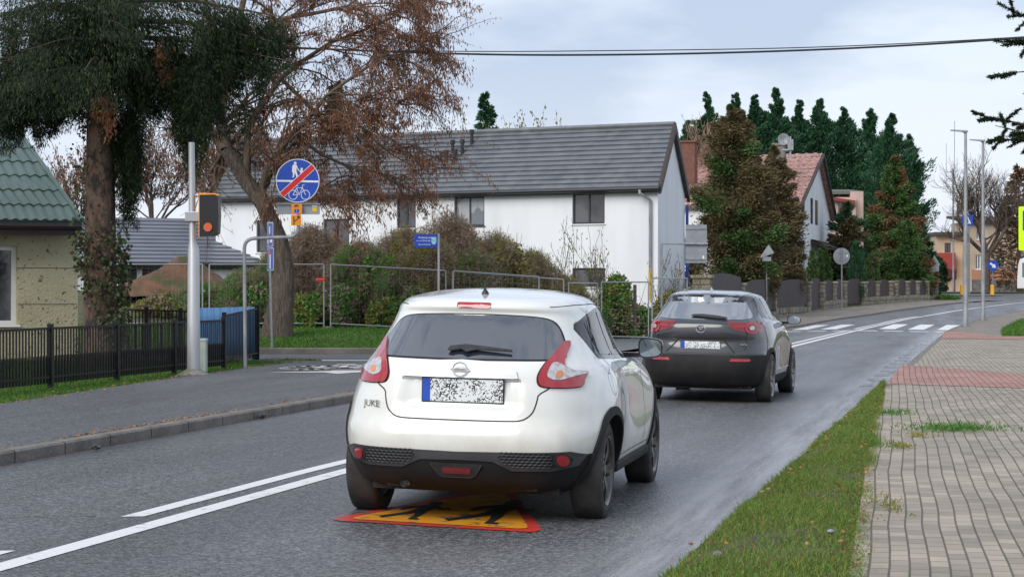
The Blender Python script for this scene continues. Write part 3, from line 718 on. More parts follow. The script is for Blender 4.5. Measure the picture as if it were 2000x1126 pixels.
# ---------- white crossover
WHITE_PSI = 11.3
fw = Vector((math.sin(rad(WHITE_PSI)), math.cos(rad(WHITE_PSI)), 0)); org = Vector((-.215, 13.36, .018)) - fw * .80
car = empty('white_car', org, -rad(WHITE_PSI), 'white compact crossover with curved red and clear tail lamps, driving over the painted triangle', 'car'); car.rotation_euler.y = rad(1.3)
LJ = [(.20, .28, 3.95, .74, 5, 4), (.27, .10, 4.05, .82, 4.8, 4), (.36, .04, 4.1, .87, 4.6, 4), (.48, .0, 4.13, .895, 5.0, 3.6), (.58, .0, 4.13, .90, 5.0, 3.4), (.65, .02, 4.1, .90, 4.8, 3.2),
      (.68, .055, 4.1, .89, 4.7, 3.2), (.80, .07, 4.05, .88, 4.4, 3.0), (.92, .085, 3.95, .86, 4.0, 2.8), (1.0, .10, 3.75, .84, 3.8, 2.7), (1.04, .12, 3.35, .805, 3.7, 2.6), (1.07, .15, 2.95, .77, 3.6, 2.6),
      (1.15, .25, 2.82, .735, 3.6, 2.8), (1.25, .36, 2.66, .695, 3.5, 2.8), (1.375, .49, 2.48, .655, 3.4, 2.8), (1.392, .43, 2.44, .65, 3.3, 2.8), (1.425, .44, 2.38, .63, 3.2, 2.8), (1.46, .52, 2.3, .595, 3.0, 2.7),
      (1.482, .70, 2.2, .545, 2.9, 2.6), (1.502, .88, 2.08, .48, 2.7, 2.5), (1.52, 1.08, 1.95, .37, 2.5, 2.4), (1.53, 1.25, 1.8, .22, 2.3, 2.3), (1.535, 1.42, 1.65, .05, 2, 2)]
def modJ(P):
    P = P.copy(); x, y, z = P[:, 0], P[:, 1], P[:, 2]
    G = lambda a, c, s: np.exp(-((a - c) / s) ** 2)
    h = (G(y, .85, .48) + 1.05 * G(y, 3.36, .5)) * G(z, .78, .30) * .05 - G(y, 2.05, .7) * G(z, .72, .3) * .035
    up = np.clip((z - .2) / .2, 0, 1)
    P[:, 0] = x * (1 + h * up)
    S = lambda a, lo, hi: np.clip((a - lo) / (hi - lo), 0, 1) ** 2 * (3 - 2 * np.clip((a - lo) / (hi - lo), 0, 1))
    rec = S(z, .735, .79) * (1 - S(z, .945, .957)) * (1 - S(np.abs(x), .33, .42)) * (y < .6)
    P[:, 1] = y + rec * .035
    return P
mj = car_shell(LJ, modJ, 120, 110, 1.6); SJ = Shell(mj)
cut_body(mj, (.80, 3.33), .375, .335, .345, (.62, .475), m_pearl, m_clad, car)
# rear glass, spoiler lamp
gl0 = [(-.585, 1.115), (-.62, 1.15), (-.60, 1.22), (-.555, 1.31), (-.50, 1.365), (-.40, 1.388), (-.2, 1.398), (0, 1.40), (.2, 1.398), (.40, 1.388), (.50, 1.365), (.555, 1.31), (.60, 1.22), (.62, 1.15), (.585, 1.115), (.3, 1.108), (0, 1.105), (-.3, 1.108)]
gl = [(u, 1.078 + (v - 1.11) * .955) for u, v in gl0]
patch(SJ, 'window_surround', [(u * 1.02, 1.22 + (v - 1.22) * 1.07) for u, v in smooth_poly(gl, 3)], 'rear', m_seam, car, .001, .004)
patch(SJ, 'rear_window', smooth_poly(gl, 3), 'rear', m_glassdk, car, .004, .003)
patch(SJ, 'high_brake_lamp', rounded([(-.115, 1.402), (.115, 1.402), (.115, 1.434), (-.115, 1.434)], .012, 3), 'rear', m_redlens, car, .006, .01, .02)
wp = patch(SJ, 'rear_wiper', [(u, v - .032) for u, v in [(-.11, 1.142), (-.10, 1.165), (.0, 1.178), (.1, 1.17), (.31, 1.15), (.315, 1.14), (.10, 1.148), (.05, 1.14), (.02, 1.13), (-.02, 1.148), (-.06, 1.145), (-.08, 1.138)]], 'rear', m_black, car, .03, .008, .02)
# tail lamps
lampR = [(.59, 1.195), (.565, 1.13), (.53, 1.06), (.505, 1.0), (.495, .95), (.505, .905), (.535, .885), (.62, .878), (.72, .88), (.745, .895), (.745, .93), (.755, .985), (.71, .99), (.67, 1.0), (.635, 1.03), (.625, 1.08), (.63, 1.15), (.625, 1.2)]
clearR = [(.57, 1.05), (.545, .99), (.55, .95), (.60, .93), (.655, .942), (.70, .96), (.75, .972), (.755, .986), (.71, .992), (.67, 1.002), (.625, 1.03)]
for f in (lambda p: p, mir):
    lampS = [(u, .90 + (v - .878) * .89) for u, v in smooth_poly(lampR, 3)]
    patch(SJ, 'lamp_gasket', [(.655 * (1 if f is not mir else -1) + (u - .655 * (1 if f is not mir else -1)) * 1.05, 1.0 + (v - 1.0) * 1.03) for u, v in f(lampS)], 'rear', m_seam, car, .003, .006, .014)
    tl = patch(SJ, 'tail_lamp', f(lampS), 'rear', m_redlens, car, .018, .022, .014)
    patch(SJ, 'clear_lens', f([(u, .90 + (v - .878) * .89) for u, v in smooth_poly(clearR, 3)]), 'rear', m_clear, tl, .0215, .004, .014)
    patch(SJ, 'indicator_bulb', f(circ(.61, .982, .022, 12)), 'rear', m_amber, tl, .024, .003, .014)
# tailgate seams, trim lip, plate, badge
tg = [(-.50, .93), (-.505, .85), (-.485, .76), (-.45, .715), (-.40, .692), (-.30, .686), (0, .684), (.30, .686), (.40, .692), (.45, .715), (.485, .76), (.505, .85), (.50, .93)]
ribbon(SJ, 'tailgate_seam', smooth_poly(tg, 5)[:-4], 'rear', .009, m_seam, car)
lip = [(-.375, .958), (-.36, 1.0), (-.31, 1.035), (-.22, 1.052), (0, 1.062), (.22, 1.052), (.31, 1.035), (.36, 1.0), (.375, .958)]
patch(SJ, 'tailgate_trim', lip, 'rear', m_pearl, car, .014, .016, .03)
ribbon(SJ, 'trim_shadow_gap', lip + [lip[0]], 'rear', .006, m_seam, car, .002)
def plate(par, x, y, z, w=.525, h=.118, bandc=m_blue):
    mb = MB(); mb.box((x, y + .008, z), (w + .016, .012, h + .016)); fr = mb.build('number_plate', m_black, par, bevel=.003)
    mb = MB(); mb.box((x + .025, y - .001, z), (w - .05, .006, h)); mb.build('plate_face', m_plate, fr)
    mb = MB(); mb.box((x - w / 2 + .026, y - .002, z), (.05, .006, h)); mb.build('plate_band', bandc, fr)
plate(car, .015, .098, .872, .53, .145)
mb = MB(); c0 = (0, .075, 1.008)
mb.tube([(c0[0] + .048 * math.cos(a), c0[1], c0[2] + .044 * math.sin(a)) for a in np.linspace(0, 2 * math.pi, 25)], .006, 6, cap=False)
mb.box((0, .070, 1.008), (.125, .006, .018)); bd = mb.build('round_badge', m_chrome, car, smooth=True)
text_mesh('badge_lettering', 'NISSAN', .017, (0, .0665, 1.008), 0, m_black, bd, .0006, scx=1.25)
q, _n = SJ.hit(-.60, .765, 'rear'); Rz = Matrix.Rotation(math.atan2(-_n.x, -_n.y) * -1, 3, 'Z') @ Matrix.Rotation(rad(90), 3, 'X')
text_mesh('name_lettering', 'JUKE', .062, q + _n * .004, Rz, m_chrome, car, .003, scx=1.15)
text_mesh('small_red_lettering', 'n-tec', .03, q + _n * .004 + Vector((.02, 0, -.045)), Rz, m_redlens, car, .001)
# rear bumper: pods with honeycomb, fog lamps, grey band, diffuser
pod = [(.27, .462), (.33, .487), (.55, .492), (.68, .485), (.725, .455), (.71, .415), (.62, .402), (.40, .40), (.33, .425)]
band = [(-.80, .475), (-.75, .405), (-.60, .375), (-.36, .375), (-.24, .43), (0, .435), (.24, .43), (.36, .375), (.60, .375), (.75, .405), (.80, .475), (.72, .50), (.3, .492), (0, .486), (-.3, .492), (-.72, .50)]
patch(SJ, 'bumper_band', band, 'rear', m_cladg, car, .008, .012, .04)
for f, s in ((lambda p: p, 1), (mir, -1)):
    pd = patch(SJ, 'bumper_grille', f(pod), 'rear', m_dark, car, .011, .004, .03)
    mb = MB(); r = .017
    for iz in range(5):
        for ix in range(14):
            u = .30 + ix * .031 + (iz % 2) * .0155; v = .412 + iz * .0185
            if u > .60 or (u < .36 and v < .43): continue
            cs = []
            for a in range(7):
                an = math.pi / 3 * a + math.pi / 6; loc, n = SJ.hit(s * (u + r * 1.0 * math.cos(an)), v + r * .62 * math.sin(an), 'rear'); cs.append(loc + n * .014)
            mb.tube(cs, .0025, 4, cap=False)
    mb.build('honeycomb', m_cladg, pd)
    patch(SJ, 'fog_lamp_bezel', circ(s * .665, .447, .05, 20), 'rear', m_black, car, .014, .006, .03)
    patch(SJ, 'fog_lamp', circ(s * .668, .447, .034, 20), 'rear', m_redlens, car, .02, .008, .03)
dif = [(-.17, .41), (-.12, .34), (-.09, .325), (.09, .325), (.12, .34), (.17, .41)]
patch(SJ, 'diffuser', dif, 'rear', m_black, car, .012, .006, .04)
ribbon(SJ, 'diffuser_rim', dif, 'rear', .008, m_cladg, car, .016)
patch(SJ, 'rear_fog_lamp', rounded([(-.085, .348), (.085, .348), (.10, .385), (-.10, .385)], .01, 2), 'rear', m_reddark, car, .017, .005, .03)
ribbon(SJ, 'bumper_crease', [(-.74, .685), (-.5, .668), (0, .662), (.5, .668), (.74, .685)], 'rear', .004, m_pearl, car, .0005)
# sides
dlo = [(.90, 1.085), (1.5, 1.065), (2.45, 1.045), (2.55, 1.06), (2.40, 1.22), (2.20, 1.385), (2.1, 1.425), (1.85, 1.455), (1.50, 1.45), (1.1, 1.41), (.76, 1.34), (.72, 1.30)]
LOW = lambda P: [(u, v - .012 - max(0, v - 1.1) * .09) for u, v in P]
for view in ('right', 'left'):
    patch(SJ, 'window_frame', LOW(dlo), view, m_sideglass, car, .002, .003, .05)
    patch(SJ, 'side_window', LOW([(1.0, 1.11), (1.45, 1.093), (1.38, 1.41), (1.12, 1.385), (.95, 1.345)]), view, m_sideglass, car, .0045, .002, .05)
    patch(SJ, 'side_window', LOW([(1.55, 1.09), (2.40, 1.07), (2.28, 1.22), (2.1, 1.375), (2.0, 1.41), (1.75, 1.425), (1.49, 1.42)]), view, m_sideglass, car, .0045, .002, .05)
    ribbon(SJ, 'door_seam', [(1.42, .40), (1.40, .75), (1.47, 1.09)], view, .007, m_seam, car)
    ribbon(SJ, 'door_seam', [(1.30, .66), (1.22, .85), (1.08, 1.0), (.93, 1.2), (.80, 1.32)], view, .006, m_seam, car)
    ribbon(SJ, 'door_seam', [(2.55, .42), (2.58, .8), (2.50, 1.05)], view, .007, m_seam, car)
    ribbon(SJ, 'sill_seam', [(1.25, .39), (2.9, .39)], view, .006, m_seam, car)
    ribbon(SJ, 'roof_seam', [(.60, 1.415), (.9, 1.43), (1.5, 1.435), (2.0, 1.415)], view, .006, m_seam, car)
    s = 1 if view == 'right' else -1
    for ya in (.80, 3.33):
        ring = [(ya + .425 * math.cos(a), .335 + .425 * math.sin(a)) for a in np.linspace(-.15, math.pi + .15, 26)] + [(ya + .368 * math.cos(a), .335 + .368 * math.sin(a)) for a in np.linspace(math.pi + .15, -.15, 26)]
        patch(SJ, 'wheel_arch_trim', ring, view, m_clad, car, .014, .02, .08)
    q, n = SJ.hit(2.30, .93, view); mb = MB(); mb.box(q + n * .022, (.022, .17, .028)); mb.box(q + n * .008 + Vector((0, -.06, 0)), (.03, .03, .03)); mb.box(q + n * .008 + Vector((0, .06, 0)), (.03, .03, .03)); mb.build('door_handle', m_pearl, car, bevel=.008)
    mb = MB(); mb.box((s * .845, 2.06, .315), (.06, 1.70, .075)); mb.build('side_sill', m_clad, car, bevel=.02)
    mirror(car, s * .92, 2.44, 1.105, s, m_black, m_blackgloss, .19, .155)
ribbon(SJ, 'fuel_flap_seam', circ(.92, .905, .085, 20, .075), 'right', .004, m_cladg, car, closed=True)
mb = MB(); q, _ = SJ.hit(.0, .80, 'top'); mb.tube([q + Vector((0, 0, -.005)), q + Vector((0, .0, .012)), q + Vector((0, -.01, .03)), q + Vector((0, -.03, .085))], [.028, .022, .01, .004], 12); mb.build('roof_antenna', m_black, car, smooth=True)
mb = MB(); mb.tube([(-.36, .10, .262), (-.36, .3, .262), (-.30, .6, .30)], .027, 14, cap=False); xp = mb.build('exhaust_pipe', m_galv_dull, car, smooth=True); mb = MB(); mb.tube([(-.36, .112, .262), (-.36, .25, .262)], .0235, 14); mb.build('exhaust_bore', m_dark, xp)
mb = MB(); mb.box((0, 2.0, .30), (1.25, 3.4, .20)); mb.tube([(-.72, .8, .33), (.72, .8, .33)], .035); mb.box((0, .45, .29), (1.0, .5, .12)); mb.box((0, 3.3, .33), (1.1, .5, .2)); mb.build('underbody', m_dark, car)
for (x, y) in ((.765, .80), (.765, 3.33), (-.765, .80), (-.765, 3.33)): wheel(car, x, y, .338, .232, 5, m_rimdark, m_tyre, 1 if x > 0 else -1)

# ---------- grey crossover
GP = 14.2; fw2 = Vector((math.sin(rad(GP)), math.cos(rad(GP)), 0)); o2 = Vector((2.70, 27.05, .02)) - fw2 * .86
car2 = empty('grey_car', o2, -rad(GP), 'dark grey crossover with round-ringed red tail lamps, ahead of the white one', 'car'); car2.rotation_euler.y = rad(1.1)
LM = [(.20, .30, 4.2, .78, 5, 4), (.26, .12, 4.3, .85, 5, 4), (.40, .02, 4.36, .885, 4.8, 3.8), (.55, .0, 4.39, .895, 4.7, 3.6), (.655, .02, 4.39, .8975, 4.6, 3.4), (.685, .05, 4.38, .8975, 4.6, 3.4), (.80, .13, 4.35, .895, 4.3, 3.2), (.87, .135, 4.3, .89, 4.2, 3.1),
      (.90, .10, 4.25, .885, 4.1, 3.0), (1.0, .10, 4.1, .872, 3.9, 2.9), (1.08, .115, 3.7, .845, 3.8, 2.8), (1.125, .19, 3.25, .80, 3.8, 2.7), (1.16, .26, 3.1, .765, 3.8, 2.7), (1.26, .43, 2.95, .72, 3.7, 2.7), (1.36, .60, 2.75, .675, 3.6, 2.7), (1.415, .655, 2.65, .64, 3.5, 2.7),
      (1.43, .61, 2.62, .635, 3.4, 2.7), (1.45, .585, 2.55, .625, 3.3, 2.7), (1.475, .60, 2.45, .59, 3.1, 2.6), (1.505, .72, 2.3, .53, 2.9, 2.5), (1.53, .98, 2.15, .44, 2.7, 2.4), (1.548, 1.25, 2.0, .30, 2.5, 2.3), (1.555, 1.5, 1.8, .08, 2, 2)]
def modM(P):
    P = P.copy(); x, y, z = P[:, 0], P[:, 1], P[:, 2]; G = lambda a, c, s: np.exp(-((a - c) / s) ** 2)
    h = (G(y, .95, .5) + G(y, 3.5, .5)) * G(z, .75, .28) * .022 - G(y, 2.2, .7) * G(z, .65, .2) * .03
    P[:, 0] = x * .975 * (1 + h * np.clip((z - .2) / .2, 0, 1)); P[:, 2] = np.where(z > 1.42, 1.42 + (z - 1.42) * .84, z); return P
mm = car_shell(LM, modM, 100, 90, 1.2); SM = Shell(mm)
cut_body(mm, (.86, 3.515), .365, .34, .36, (.55, .662), m_grey, m_clad, car2)
g2_ = [(-.56, 1.14), (-.63, 1.165), (-.61, 1.23), (-.55, 1.33), (-.50, 1.40), (-.40, 1.412), (0, 1.416), (.40, 1.412), (.50, 1.40), (.55, 1.33), (.61, 1.23), (.63, 1.165), (.56, 1.14), (.3, 1.128), (0, 1.125), (-.3, 1.128)]
g2 = [(u, 1.13 + (v - 1.13) * .90) for u, v in g2_]
patch(SM, 'rear_window', smooth_poly(g2, 3), 'rear', m_glasssky, car2, .004, .003, .04)
roofp = [(.52 * math.copysign(abs(math.cos(a)) ** .5, math.cos(a)), 1.55 + .98 * math.copysign(abs(math.sin(a)) ** .5, math.sin(a))) for a in np.linspace(0, 2 * math.pi, 40, endpoint=False)]
patch(SM, 'roof_panel', roofp, 'top', m_greysilver, car2, .002, .0, .08)
patch(SM, 'spoiler_shadow_band', [(-.50, 1.36), (-.3, 1.372), (0, 1.376), (.3, 1.372), (.50, 1.36), (.47, 1.395), (.3, 1.405), (0, 1.41), (-.3, 1.405), (-.47, 1.395)], 'rear', m_spoilershade, car2, .007, .006, .04)  # spoiler's shadow on the rear glass, laid on as a black strip
wp = patch(SM, 'rear_wiper', [(-.16, 1.16), (-.13, 1.178), (.0, 1.182), (.20, 1.165), (.33, 1.145), (.34, 1.128), (.22, 1.13), (.0, 1.15), (-.12, 1.155)], 'rear', m_black, car2, .025, .008, .03)
lm = [(.35, 1.10), (.5, 1.10), (.66, 1.105), (.76, 1.105), (.79, 1.05), (.77, .975), (.71, .945), (.66, .94), (.58, .965), (.47, .985), (.40, 1.02)]
for f, s in ((lambda p: p, 1), (mir, -1)):
    tl = patch(SM, 'tail_lamp', f(smooth_poly(lm, 3)), 'rear', m_reddark, car2, .008, .012, .03)
    patch(SM, 'lamp_glow_strip', f([(.42, 1.05), (.60, 1.06), (.60, 1.035), (.44, 1.03)]), 'rear', m_redlens, tl, .012, .003, .015)
    patch(SM, 'lamp_ring', circ(s * .645, 1.022, .075, 28), 'rear', m_redlens, tl, .018, .01, .03)
    patch(SM, 'lamp_hub', circ(s * .645, 1.022, .047, 20), 'rear', m_reddark, tl, .021, .003, .03)
    patch(SM, 'lamp_lens', circ(s * .645, 1.022, .028, 16), 'rear', m_clear, tl, .026, .006, .03)
    patch(SM, 'reflector', f(rounded([(.40, .58), (.64, .58), (.67, .595), (.65, .615), (.42, .615)], .008, 2)), 'rear', m_redlens, car2, .006, .005, .04)
    ribbon(SM, 'tailgate_seam', f([(.60, .95), (.60, .80), (.58, .72)]), 'rear', .009, m_seam, car2)
ribbon(SM, 'tailgate_crease', [(-.60, .885), (-.3, .885), (.3, .885), (.60, .885)], 'rear', .007, m_seam, car2)
patch(SM, 'plate_recess', [(-.42, .69), (.42, .69), (.29, .865), (-.29, .865)], 'rear', m_grey, car2, .004, .004, .05)
ribbon(SM, 'recess_edge', [(-.46, .672), (.46, .672)], 'rear', .012, m_seam, car2)
ribbon(SM, 'recess_edge', [(-.46, .69), (-.30, .868), (.30, .868), (.46, .69)], 'rear', .022, m_seam, car2, .002)
ribbon(SM, 'bumper_rim', [(-.80, .672), (-.48, .68)], 'rear', .02, m_cladg, car2, .004); ribbon(SM, 'bumper_rim', [(.48, .68), (.80, .672)], 'rear', .02, m_cladg, car2, .004)
plate(car2, .0, .09, .768, .53, .14)
q, n = SM.hit(0, 1.005, 'rear'); mb = MB(); c0 = q + n * .012
mb.tube([(c0.x + .062 * math.cos(a), c0.y, c0.z + .05 * math.sin(a)) for a in np.linspace(0, 2 * math.pi, 25)], .006, 6, cap=False)
mb.tube([(c0.x - .055, c0.y, c0.z + .012), (c0.x - .03, c0.y, c0.z + .022), (c0.x, c0.y, c0.z - .012), (c0.x + .03, c0.y, c0.z + .022), (c0.x + .055, c0.y, c0.z + .012)], .006, 6)
mb.build('winged_badge', m_chrome, car2, smooth=True)
q, n = SM.hit(-.56, .80, 'rear'); Rb = Matrix.Rotation(0, 3, 'Z') @ Matrix.Rotation(rad(90), 3, 'X')
text_mesh('name_lettering', 'MX-30', .05, q + n * .01, Rb, m_chrome, car2, .002)
q, n = SM.hit(.54, .80, 'rear'); text_mesh('small_lettering', 'e-SKYACTIV', .026, q + n * .01, Rb, m_chrome, car2, .002)
d2 = [(.88, 1.16), (1.6, 1.115), (2.85, 1.085), (2.95, 1.10), (2.6, 1.33), (2.4, 1.42), (2.1, 1.445), (1.5, 1.455), (1.15, 1.445), (.92, 1.41), (.84, 1.25)]
for view in ('right', 'left'):
    s = 1 if view == 'right' else -1
    patch(SM, 'window_frame', d2, view, m_blackgloss, car2, .002, .003, .06)
    patch(SM, 'side_window', [(1.42, 1.14), (1.86, 1.125), (1.78, 1.43), (1.5, 1.435), (1.32, 1.42)], view, m_sideglass, car2, .0045, .002, .06)
    patch(SM, 'side_window', [(1.94, 1.12), (2.80, 1.10), (2.5, 1.33), (2.3, 1.41), (1.86, 1.43)], view, m_sideglass, car2, .0045, .002, .06)
    ribbon(SM, 'door_seam', [(1.50, .42), (1.48, .8), (1.30, 1.12)], view, .008, m_seam, car2); ribbon(SM, 'door_seam', [(2.9, .42), (2.95, .8), (2.85, 1.07)], view, .008, m_seam, car2)
    for ya in (.86, 3.515):
        ring = [(ya + .415 * math.cos(a), .34 + .415 * math.sin(a)) for a in np.linspace(-.15, math.pi + .15, 26)] + [(ya + .358 * math.cos(a), .34 + .358 * math.sin(a)) for a in np.linspace(math.pi + .15, -.15, 26)]
        patch(SM, 'wheel_arch_trim', ring, view, m_clad, car2, .01, .018, .08)
    patch(SM, 'chrome_sill_strip', [(1.4, .43), (3.0, .43), (3.0, .445), (1.4, .445)], view, m_chrome, car2, .006, .004, .1)
    q, n = SM.hit(2.6, .93, view); mb = MB(); mb.box(q + n * .022, (.022, .18, .026)); mb.build('door_handle', m_chrome, car2, bevel=.008)
    mirror(car2, s * .945, 2.80, 1.11, s, m_black, m_blackgloss, .2, .135)
q, _ = SM.hit(0, 1.0, 'top')
mb = MB(); mb.v = [(-.02, .95, q.z - .01), (.02, .95, q.z - .01), (.02, 1.1, q.z), (-.02, 1.1, q.z), (0, .97, q.z + .05), (0, 1.0, q.z + .05)]; mb.f = [(0, 1, 4), (1, 2, 5, 4), (3, 0, 4, 5), (2, 3, 5), (3, 2, 1, 0)]; mb.m = [0] * 5; mb.build('roof_antenna', m_grey, car2)
mb = MB(); mb.box((0, 2.1, .30), (1.3, 3.6, .20)); mb.tube([(-.72, .86, .33), (.72, .86, .33)], .04); mb.box((0, .5, .28), (1.1, .5, .16)); mb.build('underbody', m_dark, car2)
for (x, y) in ((.78, .86), (.78, 3.515), (-.78, .86), (-.78, 3.515)): wheel(car2, x, y, .342, .235, 5, m_rimgrey, m_tyre, 1 if x > 0 else -1)
# ------------------------------------------------------------------ buildings
def facade(mb, P0, P1, z0, z1, holes, t=.3, mi=0):
    "wall from P0 to P1 (xy), rectangular holes (u0,u1,z0,z1); returns frame helpers"
    P0, P1 = Vector((*P0, 0)), Vector((*P1, 0)); L = (P1 - P0).length; d = (P1 - P0) / L; n = Vector((d.y, -d.x, 0))
    us = sorted({0, L} | {h[0] for h in holes} | {h[1] for h in holes}); zs = sorted({z0, z1} | {h[2] for h in holes} | {h[3] for h in holes})
    def F(u, z, off=0): return P0 + d * u + n * off + Vector((0, 0, z))
    for i in range(len(us) - 1):
        for j in range(len(zs) - 1):
            cu, cz = (us[i] + us[i + 1]) / 2, (zs[j] + zs[j + 1]) / 2
            if any(h[0] < cu < h[1] and h[2] < cz < h[3] for h in holes): continue
            mb.add([F(us[i], zs[j]), F(us[i + 1], zs[j]), F(us[i + 1], zs[j + 1]), F(us[i], zs[j + 1])], [(0, 1, 2, 3)], mi)
    for a, b, c, e in holes:
        q = [(a, c), (b, c), (b, e), (a, e)]
        for k in range(4):
            (u, z), (v, y) = q[k], q[(k + 1) % 4]; mb.add([F(u, z), F(v, y), F(v, y, -t), F(u, z, -t)], [(0, 1, 2, 3)], mi)
    return F
def window(par, F, a, b, c, e, frame, glass, dep=-.12, bars=1, name='window', fr=.06, sill=None):
    mb = MB()
    def bar(u0, u1, z0, z1, d0=dep, d1=dep + .05):
        vs = [F(u, z, o) for o in (d0, d1) for u, z in ((u0, z0), (u1, z0), (u1, z1), (u0, z1))]
        mb.add(vs, [(0, 1, 2, 3), (7, 6, 5, 4), (0, 4, 5, 1), (1, 5, 6, 2), (2, 6, 7, 3), (3, 7, 4, 0)])
    bar(a, b, c, c + fr); bar(a, b, e - fr, e); bar(a, a + fr, c + fr, e - fr); bar(b - fr, b, c + fr, e - fr)
    for k in range(bars): u = a + (b - a) * (k + 1) / (bars + 1); bar(u - fr / 2, u + fr / 2, c + fr, e - fr, dep, dep + .045)
    w_ = mb.build(name, frame, par)
    g = MB(); g.add([F(a + .01, c + .01, dep + .01), F(b - .01, c + .01, dep + .01), F(b - .01, e - .01, dep + .01), F(a + .01, e - .01, dep + .01)], [(0, 1, 2, 3)]); g.build('pane', glass, w_, fix=False)
    if sill:
        s = MB(); vs = [F(u, z, o) for o in (dep, .05) for u, z in ((a - .05, c - .04), (b + .05, c - .04), (b + .05, c - .002), (a - .05, c - .002))]
        s.add(vs, [(0, 1, 2, 3), (7, 6, 5, 4), (0, 4, 5, 1), (1, 5, 6, 2), (2, 6, 7, 3), (3, 7, 4, 0)]); s.build('sill', sill, w_)
    return w_
def stepped_roof(mb, A, B, C, D, rows, lift=.03, mi=0, wave=0, wl=.25):
    "A-B eave, D-C ridge; courses as overlapping steps, optionally wavy"
    A, B, C, D = map(Vector, (A, B, C, D)); nrm = (B - A).cross(D - A).normalized()
    if nrm.z < 0: nrm = -nrm
    n = max(1, int((B - A).length / (wl / 6))) if wave else max(1, int((B - A).length / 3))
    for r in range(rows):
        t0, t1 = r / rows, (r + 1) / rows; row = []
        for t, up in ((t0, lift), (t1, .004)):
            l, rr_ = A.lerp(D, t), B.lerp(C, t)
            for i in range(n + 1):
                p = l.lerp(rr_, i / n); w_ = wave * (math.sin(2 * math.pi * (p - A).length / wl) if wave else 0); row.append(p + nrm * (up + w_ + (wave if wave else 0)))
        base = [A.lerp(D, t0).lerp(B.lerp(C, t0), i / n) + nrm * (-.005) for i in range(n + 1)]
        V = base + row; k = n + 1; fs = []
        for i in range(n): fs += [(i, i + 1, i + 1 + k, i + k), (i + k, i + 1 + k, i + 1 + 2 * k, i + 2 * k)]
        mb.add(V, fs, mi)
def slab(mb, quad, t=.12, mi=0):
    q = [Vector(p) for p in quad]; n = (q[1] - q[0]).cross(q[3] - q[0]).normalized()
    if n.z < 0: n = -n
    mb.add(q + [p - n * t for p in q], [(0, 1, 2, 3), (7, 6, 5, 4), (0, 4, 5, 1), (1, 5, 6, 2), (2, 6, 7, 3), (3, 7, 4, 0)], mi)

m_render = M('white_render', (.75, .77, .79), .8, (.64, .66, .68), 1.1, bump=.1, bscale=30, stretch=(1, 1, .22), fac=(.45, .8))
m_roofg = M('grey_roof_tile', (.125, .135, .15), .42, (.10, .108, .12), .7, col3=(.155, .165, .175), scale3=2.0, fac3=(.45, .7))
m_roofgl = M('pale_grey_roof_tile', (.17, .185, .22), .35, (.14, .15, .18), .6)
m_gutter = M('dark_gutter', (.02, .022, .026), .4)
m_wglass = M('window_glass', (.022, .024, .028), .06, (.09, .095, .105), .9, spec=.8)
m_film = M('plastic_film_glass', (.16, .18, .2), .2, (.36, .38, .4), 1.6, stretch=(1, 1, .6), fac=(.5, .56), detail=2)
m_wframe = M('anthracite_frame', (.03, .033, .04), .4)
m_wframew = M('white_frame', (.7, .7, .7), .4)
m_redroof = M('red_pantile', (.38, .215, .19), .7, (.42, .25, .215), .8, col3=(.17, .08, .06), scale3=5)
m_brick = M('chimney_brick', (.2, .085, .06), .85, (.13, .06, .045), 8)
m_wood = M('dark_brown_wood', (.05, .036, .03), .6, (.035, .025, .02), 6)

# --- large white building with dark tiled roof
wb = empty('white_house', (0, 0, 0), 0, 'long two storey white rendered house with dark grey tiled roof and vent pipes', 'house')
d0 = 72.0; a27 = rad(26.5)
cR = Vector((X(1285, d0), d0)); dirL = Vector((-math.cos(a27), math.sin(a27))); LL = 19.6; cL = cR + dirL * LL
gd = Vector((math.sin(rad(14)), math.cos(rad(14)))) * 6.3
ze = 5.42; zr = 7.86; zb_ = .9
def on_wall(px):  # distance along front wall (from left end) where a pixel column meets it
    t = (px - 1000) / FPX; s = (cR.x - t * cR.y) / (t * dirL.y - dirL.x); return LL - s
holes = []
def zat(px, py):
    u = on_wall(px); y = (cL + (cR - cL) * (u / LL)).y; return EYE + (HY - py) * y / FPX
spec_w = [(775, 812, 388, 445, 'film0'), (887, 946, 384, 441, 'film'), (1118, 1181, 377, 437, 'dark'), (1118, 1182, 523, 560, 'dark')]
for a, b, t_, c, k in spec_w: holes.append((on_wall(a), on_wall(b), zat((a + b) / 2, c), zat((a + b) / 2, t_)))
holes += [(2.0, 3.2, 3.1, 4.4), (5.2, 6.4, 3.1, 4.4)]
mb = MB(); F = facade(mb, cL, cR, zb_, ze, holes)
gA = cR; gB = cR + gd; gM = cR + gd * .5
mb.add([(gA.x, gA.y, zb_), (gB.x, gB.y, zb_), (gB.x, gB.y, ze), (gM.x, gM.y, zr - .15), (gA.x, gA.y, ze)], [(0, 1, 2, 3, 4)])
bL = cL + gd
mb.add([(cL.x, cL.y, zb_), (bL.x, bL.y, zb_), (bL.x, bL.y, ze), (cL.x + gd.x / 2, cL.y + gd.y / 2, zr - .15), (cL.x, cL.y, ze)], [(0, 1, 2, 3, 4)])
mb.add([(bL.x, bL.y, zb_), (gB.x, gB.y, zb_), (gB.x, gB.y, ze), (bL.x, bL.y, ze)], [(0, 1, 2, 3)])
mb.build('wall', m_render, wb, fix=False)
for (a, b, c, e), k in zip(holes, ['film0', 'film', 'dark', 'dark', 'dark', 'dark']):
    window(wb, F, a, b, c, e, m_wframe, m_film if k == 'film' else m_wglass, bars=1, sill=m_white if k != 'film' else m_wframe)
ex = (cR - cL).normalized() * .12; ey = gd.normalized() * .27
def P3(p, z): return (p.x, p.y, z)
